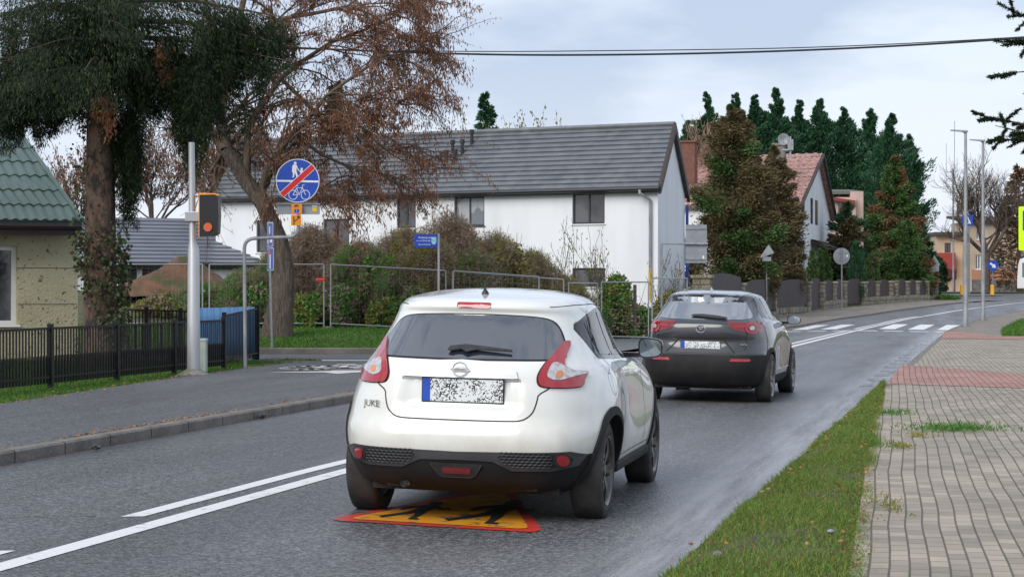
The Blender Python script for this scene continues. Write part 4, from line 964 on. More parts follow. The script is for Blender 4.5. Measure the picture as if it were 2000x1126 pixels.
mb = MB(); eF0, eF1 = cL - ex - ey, cR + ex - ey; r0, r1 = cL - ex + gd / 2, cR + ex + gd / 2; eB0, eB1 = cL - ex + gd + ey, cR + ex + gd + ey
slope = (zr - ze) / (gd.length / 2); zo = ze - slope * .27 + .12
stepped_roof(mb, P3(eF0, zo), P3(eF1, zo), P3(r1, zr), P3(r0, zr), 13, .055)
slab(mb, (P3(eF0, zo), P3(eF1, zo), P3(r1, zr), P3(r0, zr)), .14); slab(mb, (P3(eB0, zo), P3(eB1, zo), P3(r1, zr), P3(r0, zr)), .14)
rf = mb.build('roof', m_roofg, wb, fix=False)
mb = MB(); mb.tube([P3(r0, zr + .05), P3(r1, zr + .05)], .1, 8); mb.build('ridge_cap', m_roofg, rf)
mb = MB()
for e_, z_ in ((eF1, zo), (eB1, zo)):
    a = Vector(P3(e_, z_)); b = Vector(P3(r1, zr)); u = (cR - cL).normalized(); U = Vector((u.x, u.y, 0)) * .06
    mb.add([a - U, a + U, b + U, b - U, a - U + Vector((0, 0, -.26)), a + U + Vector((0, 0, -.26)), b + U + Vector((0, 0, -.26)), b - U + Vector((0, 0, -.26)), a - U + Vector((0, 0, .1)), a + U + Vector((0, 0, .1)), b + U + Vector((0, 0, .1)), b - U + Vector((0, 0, .1))],
           [(8, 9, 10, 11), (4, 7, 6, 5), (9, 5, 6, 10), (8, 11, 7, 4), (8, 4, 5, 9)])
mb.build('verge_board', m_wood, rf, fix=False)
mb = MB(); g0, g1 = eF0 - ey * .2, eF1 - ey * .2; mb.tube([P3(g0, zo - .06), P3(g1, zo - .06)], .085, 8); mb.add([P3(eF0 + ey * .1, zo - .02), P3(eF1 + ey * .1, zo - .02), P3(eF1 + ey * .1, zo - .2), P3(eF0 + ey * .1, zo - .2)], [(0, 1, 2, 3)]); mb.build('gutter', m_gutter, rf)
dp = F(on_wall(1272), 0, .1); mb = MB(); q0 = F(on_wall(1258), zo - .1, .42)
mb.tube([q0, q0 + Vector((0, 0, -.12)), Vector((dp.x, dp.y, ze - .55)), Vector((dp.x, dp.y, 2.35))], .06, 8); mb.build('downpipe', m_galv_dull, wb, smooth=True)
mb = MB(); mb.tube([(dp.x, dp.y, 2.33), (dp.x, dp.y, 1.2)], .065, 8); mb.build('yellow_drain_pipe', M('yellow_pipe', (.5, .34, .06), .6), wb, smooth=True)
for px, t_, ht in ((888, .80, .5), (877, .63, .5), (857, .65, .45), (850, .52, .35), (868, .52, .35)):
    u = on_wall(px) / LL; p = eF0.lerp(eF1, u) + (r0 - eF0) * t_; z_ = zo + (zr - zo) * t_
    mb = MB(); mb.tube([P3(p, z_ - .1), P3(p, z_ + ht)], .07, 10); mb.tube([P3(p, z_ + ht - .06), P3(p, z_ + ht + .1)], .095, 10); mb.build('vent_pipe', m_gutter, rf, smooth=True)
mb = MB(); q = cR + gd * .97; q2 = cR + gd * .99; mb.tube([P3(q + Vector((.12, -.02)), 1), P3(q + Vector((.12, -.02)), 4.9)], .06, 6); mb.build('blue_wrapped_pipe', M('blue_wrap', (.03, .07, .35), .5), wb)

# --- low building behind on the left
lb = empty('low_house', (0, 0, 0), 0, 'single storey building with pale grey striped tile roof behind the spruce trunk', 'building')
a0 = Vector((X(120, 76), 76)); a1 = Vector((X(520, 80), 80)); gg = Vector((0.1, 4.6))
z_e, z_r = Z(515, 77), Z(424, 81); ly = lambda u: a0.lerp(a1, u)
mb = MB(); Lw = (a1 - a0).length
def uu(px): return (px - 120) / 400 * Lw
hh = [(uu(228), uu(268), Z(580, 77), Z(520, 77)), (uu(270), uu(306), Z(545, 77), Z(520, 77)), (uu(308), uu(330), Z(545, 77), Z(520, 77)), (uu(165), uu(210), Z(560, 77), Z(525, 77))]
F2 = facade(mb, a0, a1, .6, z_e, hh); 
for p, q in ((a0, a0 + gg * 2), (a1, a1 + gg * 2), (a0 + gg * 2, a1 + gg * 2)): mb.add([P3(p, .6), P3(q, .6), P3(q, z_e), P3(p, z_e)], [(0, 1, 2, 3)])
mb.build('wall', m_render, lb, fix=False)
for h in hh: window(lb, F2, *h, m_wframew, m_wglass, bars=0, fr=.08)
mb = MB(); o_ = Vector((.3, 0)); oy = Vector((0, .35)); zz = z_e + .05
stepped_roof(mb, P3(a0 - o_ - oy, zz), P3(a1 + o_ - oy, zz), P3(a1 + o_ + gg, z_r), P3(a0 - o_ + gg, z_r), 12, .05)
slab(mb, (P3(a0 - o_ - oy, zz), P3(a1 + o_ - oy, zz), P3(a1 + o_ + gg, z_r), P3(a0 - o_ + gg, z_r)), .12); slab(mb, (P3(a0 - o_ + gg * 2 + oy, zz), P3(a1 + o_ + gg * 2 + oy, zz), P3(a1 + o_ + gg, z_r), P3(a0 - o_ + gg, z_r)), .12)
mb.build('roof', m_roofgl, lb, fix=False)
mb = MB(); mb.tube([P3(a0 - o_ - oy * 1.3, zz - .05), P3(a1 + o_ - oy * 1.3, zz - .05)], .09, 8); mb.box(((a0.x + a1.x) / 2, (a0.y + a1.y) / 2 - .25, zz - .16), (Lw, .08, .2), math.atan2((a1 - a0).y, (a1 - a0).x)); mb.build('gutter', m_gutter, lb)

# --- yellow house on the far left
m_ystucco = M('yellow_spatter_render', (.47, .43, .29), .9, (.39, .35, .225), 1.2, bump=.8, bscale=22, bdist=.03, col3=(.10, .085, .055), scale3=13, fac3=(.63, .68), stretch=(1, 1, 1))
m_greensheet = M('green_metal_tile', (.075, .115, .105), .35, (.055, .09, .075), 1, spec=.6)
yh = empty('yellow_house', (0, 0, 0), 0, 'old yellow spatter rendered house with green metal tile roof on the far left', 'house')
yc = Vector((X(152, 41), 41)); yl = Vector((X(-420, 38.4), 38.4)); yb = yc + Vector((-2.6, 8)); ybl = yl + Vector((-2.6, 8)); Ly_ = (yc - yl).length
ye = Z(445, 41) ; 
def yu(px): t = (px - 1000) / FPX; d_ = (yc - yl); s = (t * yl.y - yl.x) / (d_.x - t * d_.y); return s * Ly_
hl = [(yu(-60), yu(34), Z(634, 40.5), Z(480, 40.5)), (yu(-330), yu(-230), Z(634, 39.5), Z(480, 39.5))]
mb = MB(); F3 = facade(mb, yl, yc, .0, ye, hl, t=.28)
for p, q in ((yc, yb), (yl, ybl), (yb, ybl)): mb.add([P3(p, 0), P3(q, 0), P3(q, ye), P3(p, ye)], [(0, 1, 2, 3)])
mb.build('wall', m_ystucco, yh, fix=False)
mb = MB()
for z_ in (1.25, 2.0, 2.75): 
    for (ua, ub) in ((.02, hl[1][0]), (hl[1][1], hl[0][0]), (hl[0][1], Ly_ - .01)) if z_ < hl[0][3] and z_ > hl[0][2] else ((.02, Ly_ - .01),):
        p0, p1 = F3(ua, z_, .004), F3(ub, z_, .004); mb.add([p0, p1, p1 + Vector((0, 0, .012)), p0 + Vector((0, 0, .012))], [(0, 1, 2, 3)])
mb.build('render_joint', m_seam, yh, fix=False)
for h in hl: window(yh, F3, *h, m_wframew, m_wglass, dep=-.2, bars=1, fr=.09, sill=m_white)
pa = Vector((X(160, 40.4), 40.4)); mb = MB()
rdir = Vector((-2.6, 3.6)); zrt = ye + 2.75; A4 = pa; B4 = Vector((yl.x - .3, yl.y - .5))
stepped_roof(mb, P3(B4, ye + .1), P3(A4, ye + .1), P3(A4 + rdir, zrt), P3(B4 + rdir, zrt), 8, .03, wave=.022, wl=.2)
slab(mb, (P3(B4, ye + .08), P3(A4, ye + .08), P3(A4 + rdir, zrt - .02), P3(B4 + rdir, zrt - .02)), .1)
A5 = A4 + Vector((-2.9, 9)); slab(mb, (P3(A4, ye + .08), P3(A5, ye + .08), P3(A4 + rdir, zrt), P3(A4 + rdir, zrt)), .08)
mb.build('roof', m_greensheet, yh, fix=False)
mb = MB(); mb.tube([P3(B4 - Vector((0, .05)), ye + .0), P3(A4 - Vector((0, .05)), ye + .0)], .07, 8); q = (A4 + B4) / 2; mb.box((q.x, q.y + .15, ye - .1), ((A4 - B4).length - .2, .3, .14), math.atan2((A4 - B4).y, (A4 - B4).x)); mb.build('gutter', M('brown_gutter', (.022, .015, .018), .4), yh)
mb = MB(); mb.tube([P3(A4, ye + .14), P3(A4 + rdir, zrt + .05)], .06, 8); mb.build('hip_cap', m_greensheet, yh)

# --- white house with red pantile roof
m_whwall = M('weathered_white_render', (.76, .77, .78), .8, (.58, .59, .60), .8, stretch=(1, 1, .3), fac=(.55, .8), bump=.1)
rh = empty('red_roofed_house', (0, 0, 0), 0, 'white house with faded red pantile roof behind the brown cypress trees', 'house')
D1 = 110.0; c1 = Vector((X(1553, D1), D1)); hL = Vector((-math.cos(a27), math.sin(a27))); c0_ = c1 + hL * 9.5; gv = Vector((math.sin(rad(15.5)), math.cos(rad(15.5))))
def onl(px, o, dv): t = (px - 1000) / FPX; return (t * o.y - o.x) / (dv.x - t * dv.y)
def ZP(py, p): return EYE + (HY - py) * p.y / FPX
wG = onl(1622, c1, gv); c2 = c1 + gv * wG; mA = onl(1596, c1, gv); cM = c1 + gv * mA
zE, zA, zE2 = ZP(392, c1), ZP(300, cM), ZP(420, c2)
mb = MB(); wins = []
for a, b, t_, c in ((1565, 1571, 380, 422), (1583, 1587, 386, 436), (1592, 1597, 390, 438), (1558, 1562, 488, 532), (1568, 1573, 488, 532)):
    u0, u1 = onl(a, c1, gv), onl(b, c1, gv); p = c1 + gv * u0; wins.append((u0, u1, ZP(c, p), ZP(t_, p)))
FG = facade(mb, c1, c2, .3, min(zE, zE2) - .1, [w_ for w_ in wins if w_[3] < min(zE, zE2) - .12], t=.15)
zt = min(zE, zE2) - .1
mb.add([P3(c1, zt), P3(c2, zt), P3(c2, zE2), P3(cM, zA - .1), P3(c1, zE)], [(0, 1, 2, 3, 4)])
F5 = facade(mb, c0_, c1, .3, zE, [(6.2, 7.4, 3.4, 4.6), (2, 3.2, 3.4, 4.6)], t=.15)
mb.build('wall', m_whwall, rh, fix=False)
for w_ in wins:
    if w_[3] < zt - .02: window(rh, FG, *w_, m_wframew, m_wglass, dep=-.1, bars=0)
    else:
        g = MB(); vs = [FG(u, z, .02) for u, z in ((w_[0], w_[2]), (w_[1], w_[2]), (w_[1], w_[3]), (w_[0], w_[3]))]; g.add(vs, [(0, 1, 2, 3)]); g.build('window', m_wglass, rh, fix=False)
for h in ((6.2, 7.4, 3.4, 4.6), (2, 3.2, 3.4, 4.6)): window(rh, F5, *h, m_wframew, m_wglass, dep=-.1)
mb = MB(); ov = gv * .35; fx = -hL * .35
stepped_roof(mb, P3(c0_ + hL * .3 - ov, zE - .2), P3(c1 + fx - ov, zE - .2), P3(cM + fx, zA), P3(c0_ + hL * .3 + gv * mA, zA), 12, .05, wave=.03, wl=.3)
slab(mb, (P3(c0_ + hL * .3 - ov, zE - .2), P3(c1 + fx - ov, zE - .2), P3(cM + fx, zA), P3(c0_ + hL * .3 + gv * mA, zA)), .15)
slab(mb, (P3(cM + fx, zA), P3(c2 + fx + ov, zE2 - .25), P3(c2 + hL * 9 + ov, zE2 - .25), P3(c0_ + gv * mA, zA)), .15)
rr2 = mb.build('roof', m_redroof, rh, fix=False)
mb = MB()
for a, b in (((c1 + fx * 1.1 - ov, zE - .3), (cM + fx * 1.1, zA - .1)), ((cM + fx * 1.1, zA - .1), (c2 + fx * 1.1 + ov, zE2 - .38))): mb.tube([P3(*a), P3(*b)], .12, 4)
mb.build('verge_board', m_wood, rr2)
for pxa, pxb, ta, tb, nm in ((1328, 1360, 278, 312, 0), (1512, 1534, 283, 300, 1)):
    p = Vector((X((pxa + pxb) / 2, D1 + 5), D1 + 5)); wv = (pxb - pxa) / FPX * (D1 + 5); z1_ = Z(ta, D1 + 5); mb = MB()
    mb.box((p.x, p.y, z1_ - 1.2), (wv, wv * .7, 2.4), rad(-20)); mb.box((p.x, p.y, z1_ + .03), (wv + .15, wv * .7 + .15, .12), rad(-20)); mb.build('chimney', m_brick if nm == 0 else m_conc, rr2)
mb = MB(); p = (X(1530, 113), 113, Z(272, 113)); mb.lathe([(.02, .0), (.2, -.03), (.33, -.09), (.34, -.09), (.2, -.01), (.02, .03)], p, 'Y', 24); mb.tube([p, (p[0] + .1, p[1] + .3, p[2] - .9)], .03); mb.tube([(p[0], p[1] - .05, p[2] - .2), (p[0], p[1] - .4, p[2] - .1)], .015); mb.build('satellite_dish', m_signback, rr2, smooth=True)
mb = MB(); p = (X(1537, 112.5), 112.5, Z(283, 112.5)); mb.box((p[0] + .2, p[1], p[2]), (.3, .3, .6)); mb.tube([(p[0] + .2, p[1], p[2] - .8), (p[0] + .2, p[1], p[2] + .5)], .05); mb.tube([(p[0] - .25, p[1], p[2] - .3), (p[0] + .1, p[1], p[2] - .3)], .08); mb.build('roof_flue', m_galv, rr2)
pc = c1 + gv * onl(1604, c1, gv); mb = MB(); nn = Vector((gv.y, -gv.x)); u_ = onl(1612, c1, gv) - onl(1584, c1, gv); q0 = c1 + gv * (onl(1583, c1, gv)); q1 = q0 + gv * u_
stepped_roof(mb, P3(q0 + nn * 1.2, ZP(484, q0)), P3(q1 + nn * 1.2, ZP(484, q0)), P3(q1, ZP(468, q0)), P3(q0, ZP(468, q0)), 4, .05, wave=.03, wl=.4); slab(mb, (P3(q0 + nn * 1.2, ZP(484, q0)), P3(q1 + nn * 1.2, ZP(484, q0)), P3(q1, ZP(468, q0)), P3(q0, ZP(468, q0))), .12); mb.build('porch_roof', m_wood, rh, fix=False)

# --- pink house behind
m_pink = M('pale_pink_render', (.58, .42, .36), .85, (.5, .37, .32), 1)
ph = empty('pink_house', (0, 0, 0), 0, 'pale pink flat roofed house showing above the bushes, dark trees behind', 'house')
D2 = 132.0; s_ = D2 / FPX; x0, x1, x2 = X(1596, D2), X(1672, D2), X(1686, D2)
mb = MB(); mb.box(((x0 + x1) / 2, D2 + 2.5, (Z(385, D2)) / 2 + .3), (x1 - x0, 5, Z(385, D2) - .6)); mb.box(((x1 + x2) / 2 - .1, D2 + 3, Z(373, D2) / 2 + .3), (x2 - x1 + .4, 5, Z(373, D2) - .6)); mb.build('wall', m_pink, ph)
mb = MB(); A6 = (x0 - .3, D2 - .4, Z(379, D2)); B6 = (x1 - .1, D2 - .4, Z(392, D2)); slab(mb, (A6, B6, (B6[0], B6[1] + 5, B6[2] + .1), (A6[0], A6[1] + 5, A6[2] + .1)), .22); mb.build('red_lean_to_roof', M('red_sheet', (.25, .04, .03), .6), ph, fix=False)
mb = MB(); slab(mb, ((x0 - .6, D2 + .5, Z(373, D2)), (x2 + .1, D2 + .5, Z(372, D2)), (x2 + .1, D2 + 6, Z(361, D2)), (x0 - .6, D2 + 6, Z(361, D2))), .2); mb.build('roof', M('grey_felt', (.13, .13, .12), .8), ph, fix=False)
mb = MB(); mb.box((X(1650, D2), D2 - .03, Z(408, D2)), (.9, .06, .9)); mb.build('window', m_wglass, ph)

# --- apartment block at the end of the road
m_beige = M('beige_render', (.56, .44, .32), .85, (.48, .37, .27), .6); m_orange = M('orange_render', (.50, .235, .14), .85, (.44, .2, .12), .6)
ab = empty('apartment_block', (0, 0, 0), 0, 'two storey beige and orange apartment block behind the bare tree at the road end', 'building')
D3 = 196.0; zg = 1.5
mb = MB(); P0, P1 = (X(1897, D3), D3), (X(2080, D3), D3 + 3)
def h3(a, b, t_, c): k = D3 / FPX; return ((a - 1897) * k, (b - 1897) * k, Z(c, D3), Z(t_, D3))
H3 = [h3(1906, 1919, 497, 526), h3(1953, 1974, 495, 521), h3(1959, 1970, 440, 463), h3(1908, 1920, 445, 468), h3(2010, 2030, 495, 521), h3(2012, 2024, 440, 463)]
F6 = facade(mb, P0, P1, Z(540, D3), Z(430, D3), H3, t=.3); mb.build('upper_wall', m_beige, ab, fix=False)
for h in H3: window(ab, F6, *h, m_wframew, m_wglass, dep=-.15, bars=1, fr=.11, sill=m_white)
mb = MB(); k = D3 / FPX; F7 = facade(mb, (P0[0], P0[1] - .04), (P1[0], P1[1] - .04), Z(546, D3), Z(526, D3), [], t=.1); mb.build('orange_band', m_orange, ab, fix=False)
mb = MB(); F8 = facade(mb, (P0[0], P0[1] - .08), (P1[0], P1[1] - .08), .8, Z(546, D3), [], t=.1); mb.build('plinth', m_conc, ab, fix=False)
for px in (1930, 1955, 1972): 
    mb = MB(); mb.box((X(px, D3), D3 - .1 + (px - 1897) * k * .32 * .99, Z(552, D3)), (.45, .3, .25)); mb.build('cellar_window', m_dark, ab)
mb = MB(); slab(mb, ((P0[0] - .5, D3 - .6, Z(431, D3)), (P1[0], D3 + 2.4, Z(431, D3)), (P1[0], D3 + 12, Z(415, D3)), (P0[0] - .5, D3 + 9, Z(415, D3))), .25); mb.build('roof', M('dark_felt', (.07, .06, .06), .8), ab, fix=False)
mb = MB(); mb.add([(P0[0], D3, .8), (P0[0], D3 + 9, .8), (P0[0], D3 + 9, Z(431, D3)), (P0[0], D3, Z(431, D3))], [(0, 1, 2, 3)]); mb.build('side_wall', m_beige, ab, fix=False)
wg = empty('beige_annex', (0, 0, 0), 0, 'lower beige wing with a red balcony front left of the orange apartment block', 'building')
D4 = 200.0; mb = MB(); H4 = [((1845 - 1828) * D4 / FPX, (1857 - 1828) * D4 / FPX, Z(493, D4), Z(474, D4))]
F9 = facade(mb, (X(1828, D4), D4), (X(1896.5, D4), D4), .8, Z(457, D4), H4); mb.add([(X(1828, D4), D4, .8), (X(1828, D4), D4 + 8, .8), (X(1828, D4), D4 + 8, Z(457, D4)), (X(1828, D4), D4, Z(457, D4))], [(0, 1, 2, 3)]); mb.build('wall', m_beige, wg, fix=False)
window(wg, F9, *H4[0], m_wframe, m_wglass)
mb = MB(); mb.box((X(1862, D4), D4 + 3.5, Z(456, D4)), (4.0, 8.4, .3)); mb.build('roof', M('dark_felt_b', (.08, .07, .07), .8), wg)
mb = MB(); mb.box((X(1845, D4), D4 - .5, Z(512, D4)), (1.8, 1.0, 1.9)); mb.build('red_balcony', M('red_panel', (.32, .045, .035), .6), wg)
mb = MB(); mb.box((X(1856, D4 - 8), D4 - 8, Z(536, D4 - 8)), (1.2, .15, 1.0)); mb.tube([(X(1849, D4 - 8), D4 - 8, 1.3), (X(1849, D4 - 8), D4 - 8, 3)], .05); mb.tube([(X(1865, D4 - 8), D4 - 8, 1.3), (X(1865, D4 - 8), D4 - 8, 3)], .05)
tag(mb.build('notice_board', M('maroon', (.08, .015, .02), .6)), 'dark maroon notice board on two posts before the beige wing', 'sign')
# ------------------------------------------------------------------ street furniture
def gzz(x, y): return ground_z(x, y)
def disc(mb, c, r, nrm_y=-1, off=0, n=40, mi=0, t=.004, M3=None):
    M3 = M3 or Matrix.Identity(3); vs = []
    for s in (0, t):
        for i in range(n): a = 2 * math.pi * i / n; vs.append(Vector(c) + M3 @ Vector((r * math.cos(a), off - s, r * math.sin(a))))
    mb.add(vs, [tuple(range(n)), tuple(range(2 * n - 1, n - 1, -1))] + [(i, (i + 1) % n, n + (i + 1) % n, n + i) for i in range(n)], mi)
def poly3(mb, c, pts, off, M3=None, t=.003, mi=0):
    "extruded flat shape in the sign plane (u right, v up), off towards the viewer"
    M3 = M3 or Matrix.Identity(3); n = len(pts); vs = [Vector(c) + M3 @ Vector((u, -off - s, v)) for s in (0, t) for u, v in pts]
    mb.add(vs, [tuple(range(n)), tuple(range(2 * n - 1, n - 1, -1))] + [(i, (i + 1) % n, n + (i + 1) % n, n + i) for i in range(n)], mi)
def tri_fix(o):
    bm = bmesh.new(); bm.from_mesh(o.data); bm.normal_update(); bmesh.ops.triangulate(bm, faces=[f for f in bm.faces if len(f.verts) > 4]); bmesh.ops.recalc_face_normals(bm, faces=bm.faces); bm.to_mesh(o.data); bm.free(); return o
def rrect(w, h, r=.02, n=4): return rounded([(-w / 2, -h / 2), (w / 2, -h / 2), (w / 2, h / 2), (-w / 2, h / 2)], r, n)
def shape(name, c, pts, off, mat, par, rz=0, t=.003):
    mb = MB(); poly3(mb, c, pts, off, Matrix.Rotation(rz, 3, 'Z'), t); return tri_fix(mb.build(name, mat, par, fix=False))
def stroke(name, c, lines, wd, off, mat, par, rz=0):
    mb = MB(); M3 = Matrix.Rotation(rz, 3, 'Z')
    for ln in lines: mb.tube([Vector(c) + M3 @ Vector((u, -off, v)) for u, v in ln], wd / 2, 5)
    return mb.build(name, mat, par)

# speed display: tapered aluminium column with amber-framed black lamp box
dS = 33.7; xs = X(378, dS); zb0 = gzz(xs, dS)
m_alu = M('brushed_column', (.5, .5, .51), .38, (.4, .4, .41), 4, metal=.55, stretch=(1, 1, .15))
m_amberbox = M('amber_housing', (.75, .30, .015), .45)
t = empty('warning_lamp_post', (0, 0, 0), 0, 'tall tapered silver column carrying the amber framed black warning lamp box', 'lamp post')
mb = MB(); mb.tube([(xs, dS, zb0), (xs, dS, zb0 + 2.15), (X(376, dS), dS, zb0 + 2.28), (X(374, dS), dS, Z(278, dS))], [.115, .10, .062, .052], 24); mb.build('column', m_alu, t, smooth=True)
mb = MB(); mb.lathe([(.32, 0), (.28, .03), (.14, .09), (.12, .12), (.02, .12)], (xs, dS, zb0 - .02), n=16); mb.build('base_collar', m_conc, t, smooth=True)
mb = MB(); mb.box((X(377, dS), dS - .02, Z(423, dS)), (.25, .16, .17)); mb.box((X(391, dS), dS - .02, Z(423, dS)), (.06, .08, .08)); mb.build('clamp', m_alu, t, bevel=.01)
bx = X(414, dS); rzb = rad(-8); Mx = Matrix.Rotation(rzb, 3, 'Z')
m_lampbox = M('lamp_black', (.008, .008, .009), .25)
pr = [(-.17, -.355), (.10, -.345), (.15, -.30), (.165, .0), (.15, .33), (.10, .355), (-.17, .37)]
mb = MB(); poly3(mb, (bx, dS, Z(421, dS)), pr, .0, Mx, .16); bb = tri_fix(mb.build('lamp_box', m_lampbox, t, fix=False))
mb = MB(); mb.add([], [])
top = [Vector((bx, dS, Z(421, dS))) + Mx @ Vector((u, -o, v)) for o in (-.03, .175) for u, v in ((-.19, .35), (-.185, .385), (.10, .375), (.165, .34), (.15, .33), (.1, .355))]
mb.add(top, [(0, 1, 2, 3, 4, 5), (11, 10, 9, 8, 7, 6)] + [(i, (i + 1) % 6, 6 + (i + 1) % 6, 6 + i) for i in range(6)])
sd_ = [(-.186, -.37), (-.172, -.37), (-.172, .36), (-.186, .36)]; poly3(mb, (bx, dS, Z(421, dS)), sd_, -.03, Mx, .2); tri_fix(mb.build('amber_shell', m_amberbox, bb, fix=False))
mb = MB(); disc(mb, (0, 0, 0), .075, t=.02); o = tri_fix(mb.build('amber_lamp', M('dim_amber_lens', (.55, .10, .03), .3), bb, fix=False)); o.location = Vector((bx, dS, Z(444, dS))) + Mx @ Vector((-.02, -.165, 0)); o.rotation_euler.z = rzb
mb = MB(); mb.box((X(393, 34.5), 34.6, zb0 + .27), (.16, .22, .56)); mb.box((X(393, 34.5), 34.6, zb0 + .57), (.18, .24, .05))
tag(mb.build('utility_cabinet', M('pale_green_grp', (.42, .47, .42), .6, (.36, .4, .36), 5), bevel=.01), 'small pale green utility cabinet behind the foot of the silver column', 'cabinet')

# bent post with round 'end of shared path' sign
dB = 36.5; t = empty('path_end_sign', (0, 0, 0), 0, 'round blue sign with red slash on a cranked grey post', 'road sign')
zb1 = gzz(X(478, dB), dB); P_ = lambda px, py: (X(px, dB), dB, Z(py, dB))
def arc(pts, n=6):
    "rounds the corners of a path"
    o = [Vector(pts[0])]
    for i in range(1, len(pts) - 1):
        p = Vector(pts[i]); a = Vector(pts[i - 1]); b = Vector(pts[i + 1]); r = .2; u = (a - p).normalized() * r; v = (b - p).normalized() * r
        o += [p + u * (1 - k / n) ** 2 + v * (k / n) ** 2 for k in range(n + 1)]
    o.append(Vector(pts[-1])); return o
mb = MB(); mb.tube(arc([(X(479, dB), dB, zb1 - .05), P_(477, 466), P_(583, 462), P_(583, 398)]), .034, 12); mb.build('post', m_galv_dull, t, smooth=True)
cS = Vector(P_(582, 353)) + Vector((0, -.06, 0)); R_ = .405
mb = MB(); disc(mb, cS, R_, t=.004, off=.01); sg = tri_fix(mb.build('sign_disc', m_signback, t, fix=False))
mb = MB(); n = 48
for i in range(n):
    a, b = 2 * math.pi * i / n, 2 * math.pi * (i + 1) / n
    mb.add([cS + Vector((r * math.cos(q), .003, r * math.sin(q))) for r, q in ((R_ - .014, a), (R_, a), (R_, b), (R_ - .014, b))], [(0, 1, 2, 3)])
mb.build('white_rim', m_white, sg, fix=False)
mb = MB(); disc(mb, cS, R_ - .014, t=.003, off=.004); tri_fix(mb.build('blue_field', m_blue, sg, fix=False))
shape('white_bar', cS, [(-.385, -.02), (.385, -.035), (.385, .0), (-.385, .015)], .0005, m_white, sg)
body = [(-.035, .27), (-.06, .24), (-.065, .12), (-.045, .12), (-.05, .06), (-.06, -.02 + .05), (-.03, .03), (-.01, .12), (.02, .03), (.05, .035), (.02, .15), (.02, .22), (.05, .16), (.085, .13), (.09, .145), (.05, .19), (.02, .265)]
shape('adult_figure', cS, [(u - .04, v + .03) for u, v in body], .002, m_white, sg)
mb = MB(); disc(mb, cS + Vector((-.045, 0, .325)), .026, t=.003, off=-.002); tri_fix(mb.build('adult_head', m_white, sg, fix=False)); mb = MB(); disc(mb, cS + Vector((.075, 0, .215)), .022, t=.003, off=-.002); tri_fix(mb.build('child_head', m_white, sg, fix=False))
shape('child_figure', cS, [(.05, .19), (.095, .2), (.10, .12), (.085, .05), (.06, .05), (.05, .12)], .002, m_white, sg)
bl = bike(0, 1, 0, 1)
stroke('bicycle_symbol', cS + Vector((-.085, 0, -.265)), [[(u * .22, v * .24) for u, v in l] for l in bl], .014, .002, m_white, sg)
def slash(w): d = Vector((.62, .56)).normalized(); n_ = Vector((-d.y, d.x)) * w; L_ = .392; return [tuple(d * -L_ - n_ * .9), tuple(d * (L_ + 0) - n_ * .9), tuple(d * L_ + n_ * .9), tuple(d * -L_ + n_ * .9)]
shape('slash_edge', cS, slash(.066), .006, m_white, sg); shape('red_slash', cS, slash(.055), .0095, m_red, sg)
mb = MB(); c_ = Vector(P_(582, 408)); mb.box(c_ + Vector((0, .05, 0)), (.80, .02, .19)); mb.box(c_ + Vector((0, .02, .09)), (.80, .05, .015)); mb.box(c_ + Vector((0, .02, -.09)), (.80, .05, .015)); mb.build('back_bracket', m_signback, t)
m_orsign = M('orange_plate', (.80, .27, .01), .45)
o1 = shape('cycle_route_plate', Vector(P_(580, 408)), rrect(.20, .19, .015), .04, m_orsign, t, t=.008)
stroke('cycle_mark', Vector(P_(580, 403)), [[(u * .05 - .03, v * .05) for u, v in l] for l in bl], .007, .05, m_black, o1); shape('blue_patch', Vector(P_(580, 412)), rrect(.09, .07, .01), .049, m_blue, o1)
text_mesh('route_number', '1', .06, Vector(P_(580, 412)) + Vector((0, -.054, 0)), 0, m_white, o1)
o2_ = shape('route_arrow_plate', Vector(P_(579, 430)), rrect(.19, .20, .015), .04, m_orsign, t, t=.008)
stroke('bent_arrow', Vector(P_(579, 430)), [[(-.04, -.08), (-.04, .0), (-.045, .07)], [(-.04, -.02), (.04, .03), (.045, .07)], [(.015, .05), (.045, .08), (.07, .04)]], .018, .05, m_black, o2_)
o3 = shape('inspection_sticker', Vector(P_(614, 409)), rrect(.09, .075, .005), -.035, M('yellow_sticker', (.7, .5, .02), .5), t); shape('white_sticker', Vector(P_(614, 402)), rrect(.10, .03, .004), -.035, m_white, t)

# pair of blue plates on a slim pole, seen nearly edge-on
dP = 48.8; t = empty('dead_end_sign_post', (0, 0, 0), 0, 'slim pole with two blue rectangular plates, one above the other, turned almost edge on', 'road sign')
zp = gzz(X(531, dP), dP); mb = MB(); mb.tube([(X(531, dP), dP, zp - .05), (X(525, dP), dP, Z(432, dP))], .03, 10); mb.build('pole', m_galv, t, smooth=True)
rzs = rad(-68)
for (px, py, h, nm) in ((528, 458, .60, 0), (529, 506, .56, 1)):
    c = Vector((X(px, dP), dP - .05, Z(py, dP))); pl = shape('sign_plate', c, rrect(.58, h, .03), .0, m_white, t, rzs, .006); shape('blue_field', c, rrect(.55, h - .03, .025), .007, m_blue, pl, rzs)
    if nm: shape('white_stem', c, [(-.05, -.24), (.05, -.24), (.05, .12), (-.05, .12)], .011, m_white, pl, rzs); shape('red_bar', c, [(-.14, .12), (.14, .12), (.14, .19), (-.14, .19)], .011, m_red, pl, rzs)
    else: 
        shape('figure_mark', c, [(-.04, .02), (.04, .02), (.05, .2), (-.05, .2)], .011, m_white, pl, rzs); shape('house_mark', c, [(-.2, -.22), (-.02, -.22), (-.02, -.08), (-.11, .0), (-.2, -.08)], .011, m_white, pl, rzs); shape('car_mark', c, [(.06, -.2), (.22, -.2), (.22, -.1), (.06, -.1)], .011, m_white, pl, rzs)

